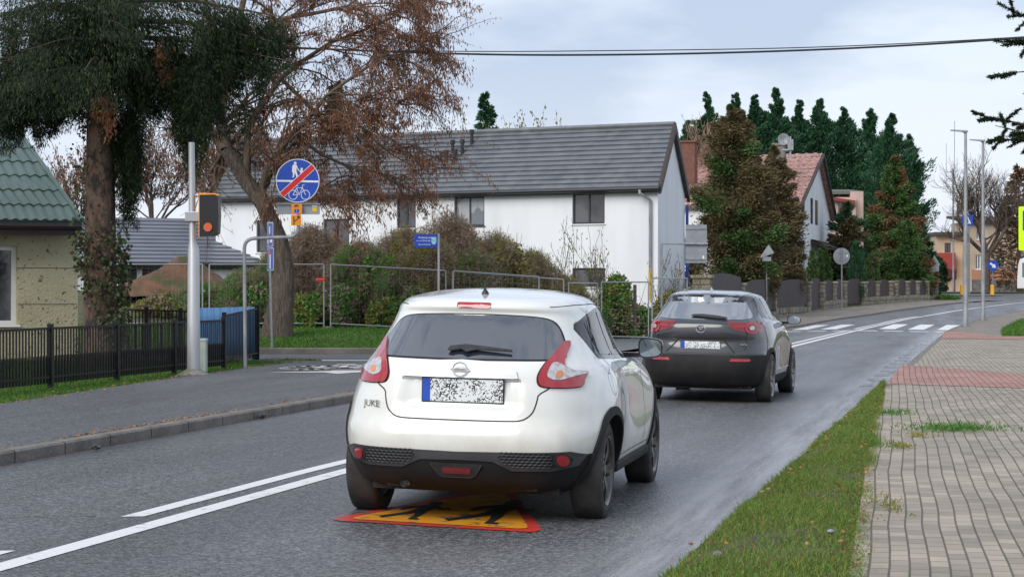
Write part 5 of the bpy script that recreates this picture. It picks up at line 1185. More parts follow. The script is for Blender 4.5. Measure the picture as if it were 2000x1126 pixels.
# street name plate
dN = 53.0; t = empty('street_name_sign', (0, 0, 0), 0, 'blue street name plate with small coat of arms on a grey pole', 'road sign')
zn = gzz(X(857, dN), dN); mb = MB(); mb.tube([(X(857, dN), dN, zn - .05), (X(857, dN), dN, Z(456, dN))], .034, 10); mb.build('pole', m_galv_dull, t, smooth=True)
c = Vector((X(832, dN), dN - .04, Z(470, dN))); rzn = rad(14)
for ang in (rzn,):
    pl = shape('name_plate', c, rrect(.64, .34, .01), 0, m_blue, t, ang, .008); Mn = Matrix.Rotation(ang, 3, 'Z'); Rn = Mn @ Matrix.Rotation(rad(90), 3, 'X')
    def at(u, v): return c + Mn @ Vector((u, -.012, v))
    text_mesh('street_name', 'Kollatajowa', .075, at(-.03, .085), Rn, m_white, pl); text_mesh('number_range', 'nr od 28 do 60', .062, at(-.07, -.0), Rn, m_white, pl); text_mesh('district_name', 'dawna Pionierska', .05, at(-.04, -.10), Rn, m_white, pl)
    shape('coat_of_arms', c + Mn @ Vector((.215, 0, 0)), [(-.07, .1), (.07, .1), (.07, -.02), (.045, -.08), (0, -.105), (-.045, -.08), (-.07, -.02)], .011, M('shield_pale', (.45, .62, .72), .5, (.2, .45, .5), 14), pl, ang)

# sign gantry seen from behind
dG = 62.0; t = empty('direction_sign_gantry', (0, 0, 0), 0, 'thin post with a long arm holding two grey sign backs before the white gable', 'road sign')
zq = gzz(X(1292, dG), dG); mb = MB(); mb.tube([(X(1292, dG), dG, zq - .05), (X(1292, dG), dG, Z(476, dG)), (X(1382, dG), dG, Z(476, dG))], .04, 10); mb.build('post', m_galv, t, smooth=False)
for py, h in ((457, .60), (496, .56)): 
    pl = shape('sign_back', (X(1360, dG), dG + .06, Z(py, dG)), rrect(.68, h, .04), 0, m_signback, t, 0, .01)
shape('sticker', (X(1374, dG), dG + .04, Z(502, dG)), rrect(.06, .09, .01), 0, m_white, t)
mb = MB(); mb.box((X(1360, dG), dG + .03, Z(446, dG)), (.66, .02, .04)); mb.box((X(1360, dG), dG + .03, Z(506, dG)), (.66, .02, .04)); mb.build('back_rail', m_galv_dull, t)

def pole_sign(name, px, d, py, build, label, cat='road sign', r=.032, top=None, base=None):
    t = empty(name, (0, 0, 0), 0, label, cat); x = X(px, d); mb = MB(); mb.tube([(x, d, (base if base is not None else gzz(x, d)) - .1), (x, d, Z(top if top else py, d))], r, 10); mb.build('pole', m_galv, t, smooth=True); build(t, Vector((x, d, Z(py, d)))); return t
def b1(t, c):
    shape('triangle_back', c + Vector((0, -.05, .05)), rounded([(-.36, .32), (.36, .32), (0, -.3)][::-1] if 0 else [(-.36, -.3), (.1, .36), (.36, -.05)], .05, 3), 0, m_signback, t, 0, .01); shape('small_plate_back', c + Vector((0, -.05, -.28)), rrect(.42, .2, .02), 0, m_signback, t, 0, .01)
pole_sign('warning_sign_back', 1497, 92, 494, b1, 'grey back of a triangular road sign on a thin pole by the wooden fence', top=484)
def b2(t, c):
    mb = MB(); disc(mb, c + Vector((0, .06, 0)), .45, t=.012); s = tri_fix(mb.build('round_back', m_signback, t, fix=False)); mb = MB(); mb.box(c + Vector((0, .03, .2)), (.5, .02, .04)); mb.box(c + Vector((0, .03, -.2)), (.5, .02, .04)); mb.build('bracket', m_galv_dull, t)
    shape('sticker', c + Vector((.3, .045, .02)), rrect(.07, .12, .01), 0, m_white, t)
pole_sign('round_sign_back', 1644, 106, 500, b2, 'grey back of a round road sign with a white sticker, beside the stone fence', top=484, r=.04)
def b3(t, c):
    shape('triangle_back', c + Vector((0, -.05, .12)), rounded([(-.4, -.25), (.4, -.25), (0, .42)], .05, 3), 0, m_signback, t, 0, .01); shape('lower_plate_back', c + Vector((0, -.05, -.35)), rrect(.6, .42, .03), 0, m_signback, t, 0, .01)
pole_sign('give_way_sign_back', 1825, 132, 514, b3, 'small grey sign backs on a pole at the far end of the stone fence', top=502)
def b4(t, c):
    c = c + Vector((-.1, -.06, 0)); s = shape('blue_square', c, rrect(.82, .82, .06), 0, m_blue, t, 0, .01); shape('white_triangle', c, [(-.28, -.26), (.28, -.26), (0, .3)], .012, m_white, s); shape('walker_mark', c, [(-.06, -.2), (.08, -.2), (.04, .1), (-.02, .1)], .018, m_black, s)
pole_sign('crossing_sign', 1892, 150, 430, b4, 'square blue pedestrian crossing sign half hidden behind the nearer lamp post', base=1.2, top=420)
def b4b(t, c):
    mb = MB(); mb.lathe([(.02, -.25), (.2, -.2), (.22, .0), (.2, .3), (.14, .3), (.1, 0)], c + Vector((.1, -.2, .1)), 'Y', 16); mb.build('camera_hood', m_black, t, smooth=True)
pole_sign('traffic_camera', 1893.5, 152, 416, b4b, 'black hooded camera on a pole above the blue crossing sign', 'camera', base=1.2, top=414, r=.04)
def b5(t, c):
    mb = MB(); disc(mb, c + Vector((0, -.06, 0)), .41, t=.01); s = tri_fix(mb.build('blue_disc', m_blue, t, fix=False)); dd = Vector((.75, -.62)).normalized(); n_ = Vector((-dd.y, dd.x))
    A = lambda a, b: tuple(dd * a + n_ * b); shape('white_arrow', c, [A(-.28, -.07), A(.02, -.07), A(.02, -.19), A(.3, 0), A(.02, .19), A(.02, .07), A(-.28, .07)], .075, m_white, s)
pole_sign('keep_right_sign', 1939, 150, 518, b5, 'round blue keep right arrow sign above the right yellow bollard', base=1.6, top=508)
m_ybol = M('yellow_bollard', (.75, .38, .015), .5)
for px, lab in ((1879, 'yellow bollard left of the nearer lamp post'), (1938, 'yellow bollard under the round blue arrow sign')):
    t = empty('traffic_bollard', (X(px, 149), 149, 1.15), 0, lab, 'bollard', 'yellow bollards on the road island')
    mb = MB(); mb.lathe([(.17, 0), (.18, .05), (.15, .1), (.145, .78), (.12, .86), (.02, .88)], n=16); mb.build('bollard_body', m_ybol, t, smooth=True); mb = MB(); mb.lathe([(.19, 0), (.2, .02), (.19, .05), (.02, .06)], n=16); mb.build('foot', m_black, t)
isl = [(X(1865, 149), 148.2), (X(1955, 149), 148.2), (X(1965, 149), 150), (X(1855, 149), 150.5)]
tag(flat('traffic_island', isl, .06, m_slab), kind='structure')

# two street lamps
for px, pt, d, lab, rr_ in ((1886, 258, 80.5, 'nearer grey street lamp with a flat arm, left of the two', .088), (1920, 276, 90, 'farther grey street lamp, right of the two', .085)):
    x = X(px, d); z0 = gzz(x, d) - .02; t = empty('street_lamp', (x, d, z0), 0, lab, 'street lamp', 'two grey street lamps on the right pavement'); h = Z(pt, d) - z0
    mb = MB(); mb.tube([(0, 0, 0), (0, 0, 1.2), (0, 0, h)], [rr_ * 1.25, rr_ * 1.15, rr_ * .62], 12); mb.build('post', m_galv_dull, t, smooth=True)
    mb = MB(); mb.box((0, 0, .02), (.42, .42, .03)); [mb.tube([(a, b, .02), (a, b, .09)], .02, 6) for a in (-.15, .15) for b in (-.15, .15)]; mb.build('base_plate', m_black, t)
    mb = MB(); mb.tube([(0, 0, h - .05), (-.15, -.05, h + .03)], .03, 8); mb.build('arm', m_galv_dull, t)
    mb = MB(); mb.v = [(.08, -.12, h - .01), (.08, .12, h - .01), (-.62, .1, h + .06), (-.62, -.1, h + .06), (.08, -.1, h + .07), (.08, .1, h + .07), (-.6, .06, h + .10), (-.6, -.06, h + .10)]; mb.f = [(3, 2, 1, 0), (4, 5, 6, 7), (0, 1, 5, 4), (1, 2, 6, 5), (2, 3, 7, 6), (3, 0, 4, 7)]; mb.m = [0] * 6; mb.build('lamp_head', m_signback, t)
# lime crossing sign at the right edge
dL = 60.0; t = empty('lime_crossing_sign', (0, 0, 0), 0, 'fluorescent lime pedestrian crossing sign cut off by the right edge', 'road sign')
cx = X(2016, dL); c = Vector((cx, dL, Z(446, dL))); mb = MB(); mb.tube([(cx, dL, .0), (cx, dL, Z(400, dL))], .04, 10); mb.build('pole', m_galv, t)
pl = shape('lime_plate', c + Vector((0, -.05, 0)), rrect(.86, 1.34, .06), 0, M('fluorescent_lime', (.62, .95, .0), .5), t, 0, .02); c2_ = c + Vector((0, -.075, .24)); bs = shape('blue_square', c2_, rrect(.62, .62, .04), 0, m_blue, pl, 0, .006); shape('white_triangle', c2_, [(-.24, -.22), (.24, -.22), (0, .24)], .007, m_white, bs)
shape('walker_mark', c2_, [(-.07, -.19), (-.02, -.19), (0, -.06), (.05, -.19), (.09, -.18), (.03, 0), (.02, .09), (-.03, .09), (-.04, 0)], .011, m_black, bs)

# antenna mast, cables
t = empty('antenna_mast', (X(1862, 182), 182, 1.4), 0, 'thin guyed antenna mast with crossbars rising beyond the houses', 'antenna')
h = Z(236, 182) - 1.4; hb = Z(330, 182) - 1.4; mb = MB(); mb.tube([(0, 0, 0), (0, 0, hb)], .09, 6); mb.tube([(.1, 0, hb), (.12, 0, h)], .03, 5); mb.build('mast', m_galv_dull, t)
mb = MB(); mb.tube([(-.65, 0, hb - .3), (.3, 0, hb - .2)], .03, 5); mb.tube([(-.65, 0, hb - 1), (.1, 0, hb - .8)], .03, 5); mb.tube([(-.65, 0, hb - 1.6), (-.65, 0, hb + 2.4)], .02, 5); mb.tube([(.35, 0, hb - .8), (.35, 0, hb + 1)], .02, 5); mb.build('crossbar', m_galv_dull, t)
def cable(name, pts, d, r, lab):
    P = [Vector((X(a, d + e_), d + e_, Z(b, d + e_))) for a, b, e_ in pts]; mb = MB(); o = []
    for i in range(61):
        t_ = i / 60 * (len(P) - 1); k = min(int(t_), len(P) - 2); f = t_ - k; a, b, c_, d_ = P[max(k - 1, 0)], P[k], P[k + 1], P[min(k + 2, len(P) - 1)]
        o.append(.5 * ((2 * b) + (c_ - a) * f + (2 * a - 5 * b + 4 * c_ - d_) * f * f + (3 * b - a - 3 * c_ + d_) * f ** 3))
    mb.tube(o, r, 6); return tag(mb.build(name, m_cable), lab, 'cable', 'overhead cables crossing the sky')
m_cable = M('black_cable', (.02, .022, .025), .6)
cable('overhead_cable', [(-100, 50, 4), (400, 84, 2), (850, 104, 1), (1200, 107, 0), (1600, 97, 0), (2000, 74, -2), (2300, 44, -3)], 58, .03, 'thicker lower overhead cable across the sky')
cable('overhead_cable', [(-100, 62, 6), (400, 90, 4), (850, 100, 2), (1200, 99, 1), (1600, 92, 0), (2000, 72, -2), (2300, 46, -3)], 62, .016, 'thinner upper overhead cable across the sky')

# ------------------------------------------------------------------ fences
def bar_fence(name, p0, p1, h0, h1, npan, lab, bw=.02, low=True, grp='black metal bar fence along the yellow house', pitch=.11, y_top=True):
    p0, p1 = Vector(p0), Vector(p1); t = empty(name, (0, 0, 0), 0, lab, 'fence', grp); L = (p1 - p0).length; d = (p1 - p0) / L; ang = math.atan2(d.y, d.x)
    for k in range(npan + 1):
        q = p0.lerp(p1, k / npan); z = gzz(q.x, q.y); h = h0 + (h1 - h0) * k / npan; mb = MB(); mb.box((q.x, q.y, z + h / 2), (.075, .075, h + .1), ang); mb.build('post', m_fence, t)
    for k in range(npan):
        a, b = p0.lerp(p1, k / npan), p0.lerp(p1, (k + 1) / npan); w_ = (b - a).length; n = int(w_ / pitch); mb = MB(); ha = h0 + (h1 - h0) * k / npan; hb = h0 + (h1 - h0) * (k + 1) / npan
        za, zb2 = gzz(a.x, a.y), gzz(b.x, b.y)
        for i in range(1, n): 
            f = i / n; q = a.lerp(b, f); z = za + (zb2 - za) * f; hh_ = ha + (hb - ha) * f; mb.box((q.x, q.y, z + .05 + (hh_ - .07) / 2), (bw, .02, hh_ - .07), ang)
        nd = int(w_ / .034) if low else 0
        for i in range(1, nd):
            f = i / nd; q = a.lerp(b, f); mb.box((q.x - .02 * d.y, q.y + .02 * d.x, za + (zb2 - za) * f + .25), (.012, .008, .42), ang)
        for fz, th in ((-.02, .035), (None, .03)):
            A_ = Vector((a.x, a.y, za + (ha + fz if fz else .14))); B_ = Vector((b.x, b.y, zb2 + (hb + fz if fz else .14))); m_ = (A_ + B_) / 2; dv = (B_ - A_); Q = dv.to_track_quat('X', 'Z').to_matrix(); mb.box(m_, (dv.length - .07, .04, th), mat=Q)
        mb.build('bar_panel', m_fence, t)
    return t
m_fence = M('black_fence_paint', (.006, .006, .007), .5, (.01, .01, .01), 8, spec=.25)
fa, fb = (-10.6, 13.0), (X(437, 36.6), 36.6)
bar_fence('bar_fence', fa, fb, .86, .90, 10, 'low black metal bar fence running along the footpath', pitch=.10)
bar_fence('bar_fence', (X(438, 37.2), 37.2), (X(503, 41), 41), .98, 1.08, 1, 'taller black fence panel at the street corner', .016, False, pitch=.16)
bar_fence('bar_fence', (X(498, 41.3), 41.3), (X(215, 46), 46.5), 1.08, 1.12, 4, 'black fence behind the silver column with a small gate', .03, False, pitch=.17)
mb = MB(); a, b = Vector((X(497, 41.2), 41.15)), Vector((X(384, 38.3), 38.3)); n = 24
for i in range(n + 1):
    q = a.lerp(b, i / n); wv = .03 * math.sin(i * 1.9); 
    for z in (.12, .5, .85, 1.1): mb.v.append((q.x, q.y + wv * (1.2 - z), gzz(q.x, q.y) + z))
for i in range(n):
    for j in range(3): k = i * 4 + j; mb.f.append((k, k + 1, k + 5, k + 4)); mb.m.append(0)
o = mb.build('blue_sheet', M('blue_sheeting', (.20, .46, .74), .5, (.08, .27, .58), 3, stretch=(6, 6, .4)), smooth=True, auto=60); s_ = o.modifiers.new('s', 'SOLIDIFY'); s_.thickness = .01; tag(o, 'bright blue plastic sheet hung behind the black corner fence', 'tarpaulin')

# temporary mesh fence panels
m_mesh = M('mesh_fence_steel', (.36, .38, .40), .4, metal=.6)
def heras(a, b, lab, h=1.85, zoff=0, first={}):
    a, b = Vector(a), Vector(b); za, zb2 = gzz(*a) + .02 + zoff, gzz(*b) + .02 + zoff; t = empty('mesh_fence_panel', (a.x, a.y, za), 0, lab, 'fence panel', 'temporary wire mesh fence panels'); D = Vector((b.x - a.x, b.y - a.y, zb2 - za)); 
    mb = MB(); U = D * .985; up = Vector((0, 0, h)); o = D * .008
    for s_, e_ in ((o, o + up), (U, U + up), (o + up, U + up), (o + Vector((0, 0, .12)), U + Vector((0, 0, .12)))): mb.tube([s_, e_], .021, 6)
    mb.build('frame', m_mesh, t); mb = MB(); L = D.length; n = int(L / .17)
    for i in range(1, n): q = o + (U - o) * (i / n); mb.tube([q + Vector((0, 0, .12)), q + up], .0014, 3, cap=False)
    for i in range(1, 8): q = Vector((0, 0, .12 + (h - .12) * i / 8)); mb.tube([o + q, U + q], .0015, 3, cap=False)
    mb.build('wire_mesh', m_mesh, t)
    mb = MB(); mb.box(U + Vector((D.normalized().x * .03, 0, h * .58)), (.11, .06, .04)); mb.build('clamp', m_galv, t)
    mb = MB(); mb.box(Vector((0, 0, -.02)), (.2, .6, .12)); mb.build('foot_block', m_conc, t)
dH = 57.3
hx = [(X(170, dH), dH, 'leftmost, behind the spruce trunk'), (X(403, dH), dH, 'left of the leaning trunk, behind the silver column'), (X(640, dH), dH, 'the one behind the leaning trunk with a small red notice'), (X(878, dH), dH, 'left of the street name sign'), (X(1108, dH + .8), dH + .8, 'behind the white car roof')]
labs = ['wire mesh fence panel between the spruce trunk and the silver column', 'wire mesh fence panel with a small red notice, behind the leaning trunk', 'wire mesh fence panel left of the street name pole', 'wire mesh fence panel right of the street name pole']
pxs = [170, 403, 640, 878, 1108]
for i in range(4): heras((X(pxs[i] + (4 if i else 0), dH + .2 * i), dH + .2 * i), (X(pxs[i + 1] - 4, dH + .2 * i + .2), dH + .2 * i + .2), labs[i])
heras((X(884, 56.6), 56.6), (X(1055, 57.6), 57.6), 'shorter mesh panel standing in front, right of the street name pole', h=1.92)
heras((X(1110, 58.5), 58.5), (X(1168, 60.5), 60.5), 'narrow looking angled mesh panel behind the white car', h=1.75)
heras((X(1174, 60.5), 60.5), (X(1268, 59), 59), 'mesh panel before the white gable, left of the gantry post', h=1.78)
heras((X(1273, 59), 59), (X(1343, 61), 61), 'rightmost mesh panel by the mossy stone pillar', h=1.9)
mb = MB(); mb.box((X(626, dH), dH - .04, Z(545, dH)), (.28, .012, .11)); nb = mb.build('red_notice', m_red); tag(nb, 'small red notice board fixed on the mesh fence', 'sign')
text_mesh('notice_lettering', 'TEREN BUDOWY', .032, (X(626, dH), dH - .05, Z(545, dH)), 0, m_white, nb)
mb = MB(); x = X(1240, 61); mb.box((x, 61, gzz(x, 61) + .85), (.1, .1, 1.75)); tag(mb.build('wooden_stake', m_wood), 'single dark wooden stake behind the mesh fence', 'post')

# stone pillar and timber fence of the red-roofed house
m_stone = M('fieldstone', (.20, .175, .13), .9, (.31, .28, .22), 2.2, bump=.5, bscale=8, bdist=.04, col3=(.09, .085, .03), scale3=2.2, fac3=(.55, .68), island=[(.12, .105, .08), (.24, .21, .155), (.34, .31, .25), (.15, .15, .07)])
m_board = M('weathered_board', (.068, .048, .045), .7, (.05, .036, .034), 3, stretch=(8, 8, .5), col3=(.09, .10, .05), scale3=1.2, fac3=(.62, .8))
sf = empty('stone_pillar_fence', (0, 0, 0), 0, 'long fence of rough stone pillars on a stone base with arched brown board panels', 'fence')
fpts = [(1372, 70), (1448, 84), (1510, 95), (1578, 104), (1602, 108), (1628, 111), (1648, 113.5), (1684, 117), (1712, 119.5), (1738, 121.5), (1748, 122.5), (1770, 124.5), (1790, 126.5), (1810, 128.5), (1827, 131)]
ptop = [538, 553, 552, 550, 551, 550, 549, 550, 549, 549, 548, 549, 549, 549, 549]
def fieldwall(mb, a, b, z0, z1, th, rs):
    "stones laid as individual irregular blocks"
    L = (b - a).length; d = (b - a) / L; ang = math.atan2(d.y, d.x); rows = max(1, round((z1 - z0) / .24)); hr = (z1 - z0) / rows
    for r in range(rows):
        u = 0
        while u < L - .02:
            w_ = min(rs.uniform(.18, .42), L - u); 
            if L - u - w_ < .12: w_ = L - u
            q = a + d * (u + w_ / 2); mb.box((q.x, q.y, z0 + hr * (r + .5)), (w_ - .015, th + rs.uniform(-.03, .05), hr - .015), ang + rs.uniform(-.02, .02)); u += w_
rs = random.Random(5)
def fz(i): return 0
for i, ((px, d), pt) in enumerate(zip(fpts, ptop)):
    p = Vector((X(px, d), d)); nx_ = fpts[min(i + 1, len(fpts) - 1)]; pv = fpts[max(i - 1, 0)]; dd = (Vector((X(nx_[0], nx_[1]), nx_[1])) - Vector((X(pv[0], pv[1]), pv[1]))).normalized()
    wv = .8 if i == 0 else (.62 if i in (4, 7) else .42); zt_ = Z(pt, d); z0 = min(gzz(p.x, p.y), zt_ - 1.1) - .1
    mb = MB(); fieldwall(mb, p - dd * wv / 2, p + dd * wv / 2, z0, zt_ - .1, wv * .8, rs); mb.box((p.x, p.y, zt_ - .04), (wv + .1, wv * .8 + .12, .12), math.atan2(dd.y, dd.x)); mb.build('stone_pillar', m_stone, sf, bevel=.03)
    if i < len(fpts) - 1:
        q = Vector((X(nx_[0], nx_[1]), nx_[1])); dn = (q - p).normalized(); a = p + dn * wv * .55; b = q - dn * .25; za = min(gzz(p.x, p.y), zt_ - 1.1); zq_ = Z(ptop[i + 1], nx_[1]); L = (b - a).length; gate = i in (3, 6)
        n = max(4, int(L / .13)); mb = MB(); base = .05 if gate else .42; H_ = (zt_ - za) + .08
        for k in range(n):
            f = (k + .5) / n; c_ = a.lerp(b, f); zz_ = za + (min(gzz(q.x, q.y), zq_ - 1.1) - za) * f; arch = .16 * math.sin(math.pi * f) + (-.12); hgt = H_ + arch - base; mb.box((c_.x, c_.y, zz_ + base + hgt / 2), (L / n * .96, .035, hgt), math.atan2(dn.y, dn.x))
        mb.build('board_panel', m_board, sf)
        if not gate:
            mb = MB(); z1 = za; fieldwall(mb, a - dn * .1, b + dn * .1, min(z1, gzz(q.x, q.y)) - .1, (z1 + min(gzz(q.x, q.y), zq_ - 1.1)) / 2 + .40, .3, rs); mb.build('stone_base', m_stone, sf, bevel=.03)

# bus at the right edge
m_busw = M('bus_white', (.7, .7, .7), .35); dU = 172.0; xb = X(1986, dU); bus = empty('city_bus', (xb, dU, 1.38), rad(-38), 'front of a white city bus with dark windows at the right edge', 'bus')
prof = [(0, .35), (0, 1.2), (.08, 2.4), (.25, 2.95), (.6, 3.05), (11.5, 3.05), (11.8, 2.6), (11.8, .35)]
mb = MB(); mb.prism(prof, lambda u, v, t: (u, t, v), 0, 2.5); mb.build('body', m_busw, bus, bevel=.08)
mb = MB(); mb.prism([(-.015, 1.15), (.075, 2.45), (.2, 2.75), (.3, 2.75), (.12, 1.15)], lambda u, v, t: (u - .01, t, v), .12, 2.38); mb.build('windscreen', m_glassdk, bus)
for k in range(7):
    mb = MB(); mb.box((1.2 + k * 1.5, -.012, 2.0), (1.38, .03, 1.25)); mb.build('side_window', m_glassdk, bus)
for x_ in (2.3, 9.2):
    mb = MB(); mb.lathe([(.02, -.06), (.3, -.05), (.44, -.04), (.48, 0), (.48, .3), (.02, .3)], (x_, 0, .48), 'Y', 24); mb.build('wheel', m_tyre, bus, smooth=True)
    mb = MB(); mb.lathe([(.02, -.075), (.26, -.075), (.28, -.05)], (x_, 0, .48), 'Y', 20); mb.build('hub_cap', m_galv, bus)
mb = MB(); mb.box((-.25, -.15, 2.1), (.25, .12, .55)); mb.tube([(-.2, -.1, 2.5), (.1, .1, 2.7)], .02); mb.build('mirror', m_black, bus, bevel=.02)
mb = MB(); mb.box((-.02, .4, .75), (.06, .3, .2)); mb.box((-.02, 2.1, .75), (.06, .3, .2)); mb.build('headlight', m_clear, bus, bevel=.02)
# ------------------------------------------------------------------ vegetation
def cards(cen, axis, side, ln, wd, kind=4):
    "leaf quads (diamond): cen (N,3) base, axis/side unit (N,3), ln/wd (N,)"
    l = ln[:, None]; w_ = wd[:, None]
    return np.stack([cen, cen + axis * l * .45 + side * w_ * .5, cen + axis * l, cen + axis * l * .45 - side * w_ * .5], 1)
def unit(v): return v / (np.linalg.norm(v, axis=-1, keepdims=True) + 1e-9)
def rdir(n, rg): return unit(rg.normal(size=(n, 3)))
def foliage(name, segs, mat, parent=None):
    V = np.concatenate([s.reshape(-1, 3) for s in segs]); return np_mesh(name, V, 4, mat, parent)
def side_of(ax, rg): return unit(np.cross(ax, rdir(len(ax), rg)))
def leafmat(name, cols, tr=.25, rough=.6, k=1.55):
    cols = [tuple(min(.8, c * k) for c in q) for q in cols]; return M(name, cols[0], rough, island=cols, trans=tr, spec=.25)
m_bark = M('spruce_bark', (.075, .048, .036), .9, (.14, .09, .066), 5, bump=.9, bscale=16, bdist=.05, stretch=(1, 1, .5), col3=(.03, .022, .018), scale3=9, fac3=(.5, .62))
m_bark2 = M('grey_bark', (.10, .078, .062), .95, (.05, .038, .03), 6, bump=1, bscale=14, bdist=.06, stretch=(3, 3, .35), col3=(.15, .12, .095), scale3=12, fac3=(.5, .65))
m_twig = M('twig_bark', (.075, .055, .042), .9, (.12, .09, .065), 4)
m_twigy = M('mossy_twig', (.10, .10, .03), .9, (.06, .045, .03), 1.5)
m_needle = leafmat('spruce_needles', [(.012, .024, .009), (.025, .048, .014), (.018, .034, .012), (.012, .020, .009), (.075, .12, .03)], .1, k=.75)
m_needle_dead = leafmat('dead_spray', [(.12, .05, .025), (.22, .10, .05), (.08, .035, .02)], .1)
m_cyp = leafmat('cypress_green', [(.014, .045, .026), (.025, .075, .036), (.04, .11, .045), (.012, .035, .022)], .12, k=1.4)
m_thuja = leafmat('bronze_thuja', [(.045, .05, .018), (.085, .068, .032), (.12, .082, .042), (.05, .048, .02), (.09, .07, .04)], .15, k=1.6)
m_thujag = leafmat('green_thuja', [(.035, .075, .02), (.06, .11, .03), (.02, .05, .015), (.09, .14, .045)], .15)
m_rust = leafmat('rusty_conifer', [(.13, .05, .025), (.09, .07, .03), (.16, .075, .04), (.06, .05, .02)], .15)
m_brownleaf = leafmat('brown_pods', [(.145, .065, .036), (.09, .042, .028), (.20, .095, .05), (.12, .066, .045)], .3)
m_brush = leafmat('dry_bramble', [(.12, .09, .065), (.18, .14, .10), (.085, .062, .046), (.145, .10, .07)], .2, k=1.7)
m_greenleaf = leafmat('green_leaf', [(.035, .10, .015), (.07, .17, .03), (.02, .065, .012), (.12, .2, .03)], .3)
m_yelleaf = leafmat('yellow_leaf', [(.14, .16, .03), (.2, .17, .04), (.09, .12, .03), (.16, .10, .04)], .3)
m_grass = leafmat('grass_blades', [(.045, .12, .014), (.08, .18, .025), (.03, .085, .012), (.12, .20, .04)], .3, k=1.3)
m_grassdry = leafmat('mixed_grass_blades', [(.06, .13, .018), (.10, .16, .028), (.18, .16, .055), (.06, .11, .018), (.14, .20, .035), (.12, .095, .035), (.07, .17, .022), (.06, .14, .02)], .3, k=1.5)
m_leaflit = leafmat('fallen_leaves', [(.22, .10, .03), (.15, .07, .03), (.30, .16, .05), (.09, .05, .03)], .1)

def trunk_mesh(name, pts, rs, mat, parent, n=14, rough=.06, seed=0):
    rg = np.random.default_rng(seed); mb = MB(); P = [Vector(p) for p in pts]; Q = []; R = []
    for i in range(len(P) - 1):
        k = 5
        for j in range(k): Q.append(P[i].lerp(P[i + 1], j / k)); R.append(rs[i] + (rs[i + 1] - rs[i]) * j / k)
    Q.append(P[-1]); R.append(rs[-1]); mb.tube(Q, R, n)
    ph = rg.random(3) * 6; out = []
    for idx, v in enumerate(mb.v):
        i = idx // n; a = 2 * math.pi * (idx % n) / n
        if i >= len(Q): out.append(v); continue
        c = Q[i]; f = 1 + rough * (math.sin(3 * a + ph[0]) + .6 * math.sin(5 * a + ph[1] + i * .2)) + rg.normal() * rough * .35; out.append(tuple(c + (Vector(v) - c) * f))
    mb.v = out; return mb.build(name, mat, parent, smooth=True, auto=70)

# ---- big spruce: drooping curtains of sprays
def spruce(name, base, ztop, trunk_r, zlow, reach, label, nb, seed, sx=1.0, azs=None, dens=1.0, group=None, lean=0):
    rg = np.random.default_rng(seed); b = Vector(base); t = empty(name, b, 0, label, 'tree', group)
    trunk_mesh('trunk', [(0, 0, -.3), (0, 0, .5), (lean * .3, 0, 2.5), (lean, 0, ztop - b.z)], [trunk_r * 1.25, trunk_r * 1.05, trunk_r * .95, .05], m_bark, t, 18, .05, seed)
    segs = []; mb = MB(); H = ztop - b.z; lo = zlow - b.z
    for k in range(nb):
        f = (k / nb) ** 1.2; z = lo + (H - lo) * f; az = rg.random() * 2 * math.pi if azs is None else azs[k % len(azs)] + rg.normal() * .25
        L = reach * (1 - f) ** .75 * rg.uniform(.7, 1.08) + .3; d = np.array([math.cos(az) * sx, math.sin(az), 0]); m = 16
        s = np.linspace(0, 1, m); pts = np.stack([d[0] * L * s, d[1] * L * s, z + L * (.10 * s - .34 * s ** 2 + .10 * s ** 4)], 1); pts[:, 0] += lean * min(1, z / H)
        mb.tube([tuple(p) for p in pts[::3]], [.05 * (1 - f) + .012, .035 * (1 - f) + .01, .02, .012, .008, .005][:len(pts[::3])], 5, cap=False)
        n = int(L * 420 * dens); u = rg.random(n) ** .8; c = np.stack([np.interp(u, s, pts[:, i]) for i in range(3)], 1)
        # secondary twigs: sideways and hanging
        sd = np.array([-d[1], d[0], 0]); off = rg.uniform(-1, 1, n) * (.18 + .42 * np.sin(np.pi * np.clip(u, .05, 1)) * min(1, L / 2.5))
        hang = rg.random(n) ** 1.4 * (.15 + .75 * (1 - u * .5)) * np.clip(L / 2.5, .3, 1.1)
        c = c + sd * off[:, None]; c[:, 2] -= hang + np.abs(off) * .25
        ax = unit(np.stack([d[0] * .35 + rg.normal(size=n) * .28, d[1] * .35 + rg.normal(size=n) * .28, -.75 + rg.normal(size=n) * .3], 1)); ln = rg.uniform(.05, .15, n); wd = rg.uniform(.010, .022, n)
        segs.append(cards(c, ax, side_of(ax, rg), ln, wd))
    mb.build('branches', m_twig, t); foliage('needles', segs, m_needle, t); return t
dT = 36.2; xT = X(196, dT)
T1 = spruce('spruce_tree', (xT, dT, .1), 15, .30, 5.5, 3.8, 'large dark spruce with bare ivy clad lower trunk behind the black fence', 100, 11, dens=1.2)
rg = np.random.default_rng(5)
# ivy on the trunk
def ivy(par, z0, z1, r, n, mat, xo=0, sd=1):
    z = rg.uniform(z0, z1, n); a = rg.uniform(0, 2 * np.pi, n); keep = np.sin(a * 1.0 + z * 1.3) > -.3; z = z[keep]; a = a[keep]; rr_ = r + rg.random(len(a)) ** 2 * .22
    c = np.stack([np.cos(a) * rr_ + xo, np.sin(a) * rr_, z], 1); ax = unit(np.stack([np.cos(a) * .5, np.sin(a) * .5, rg.normal(size=len(a)) * .6 - .4], 1)); return cards(c, ax, side_of(ax, rg), rg.uniform(.05, .1, len(a)), rg.uniform(.05, .09, len(a)))
m_ivy = leafmat('ivy_leaves', [(.02, .05, .015), (.05, .035, .02), (.03, .07, .02), (.07, .03, .02)], .1)
foliage('ivy', [ivy(T1, .2, 2.5, .33, 3000, m_ivy), ivy(T1, 2.5, 5.0, .30, 450, m_ivy)], m_ivy, T1)
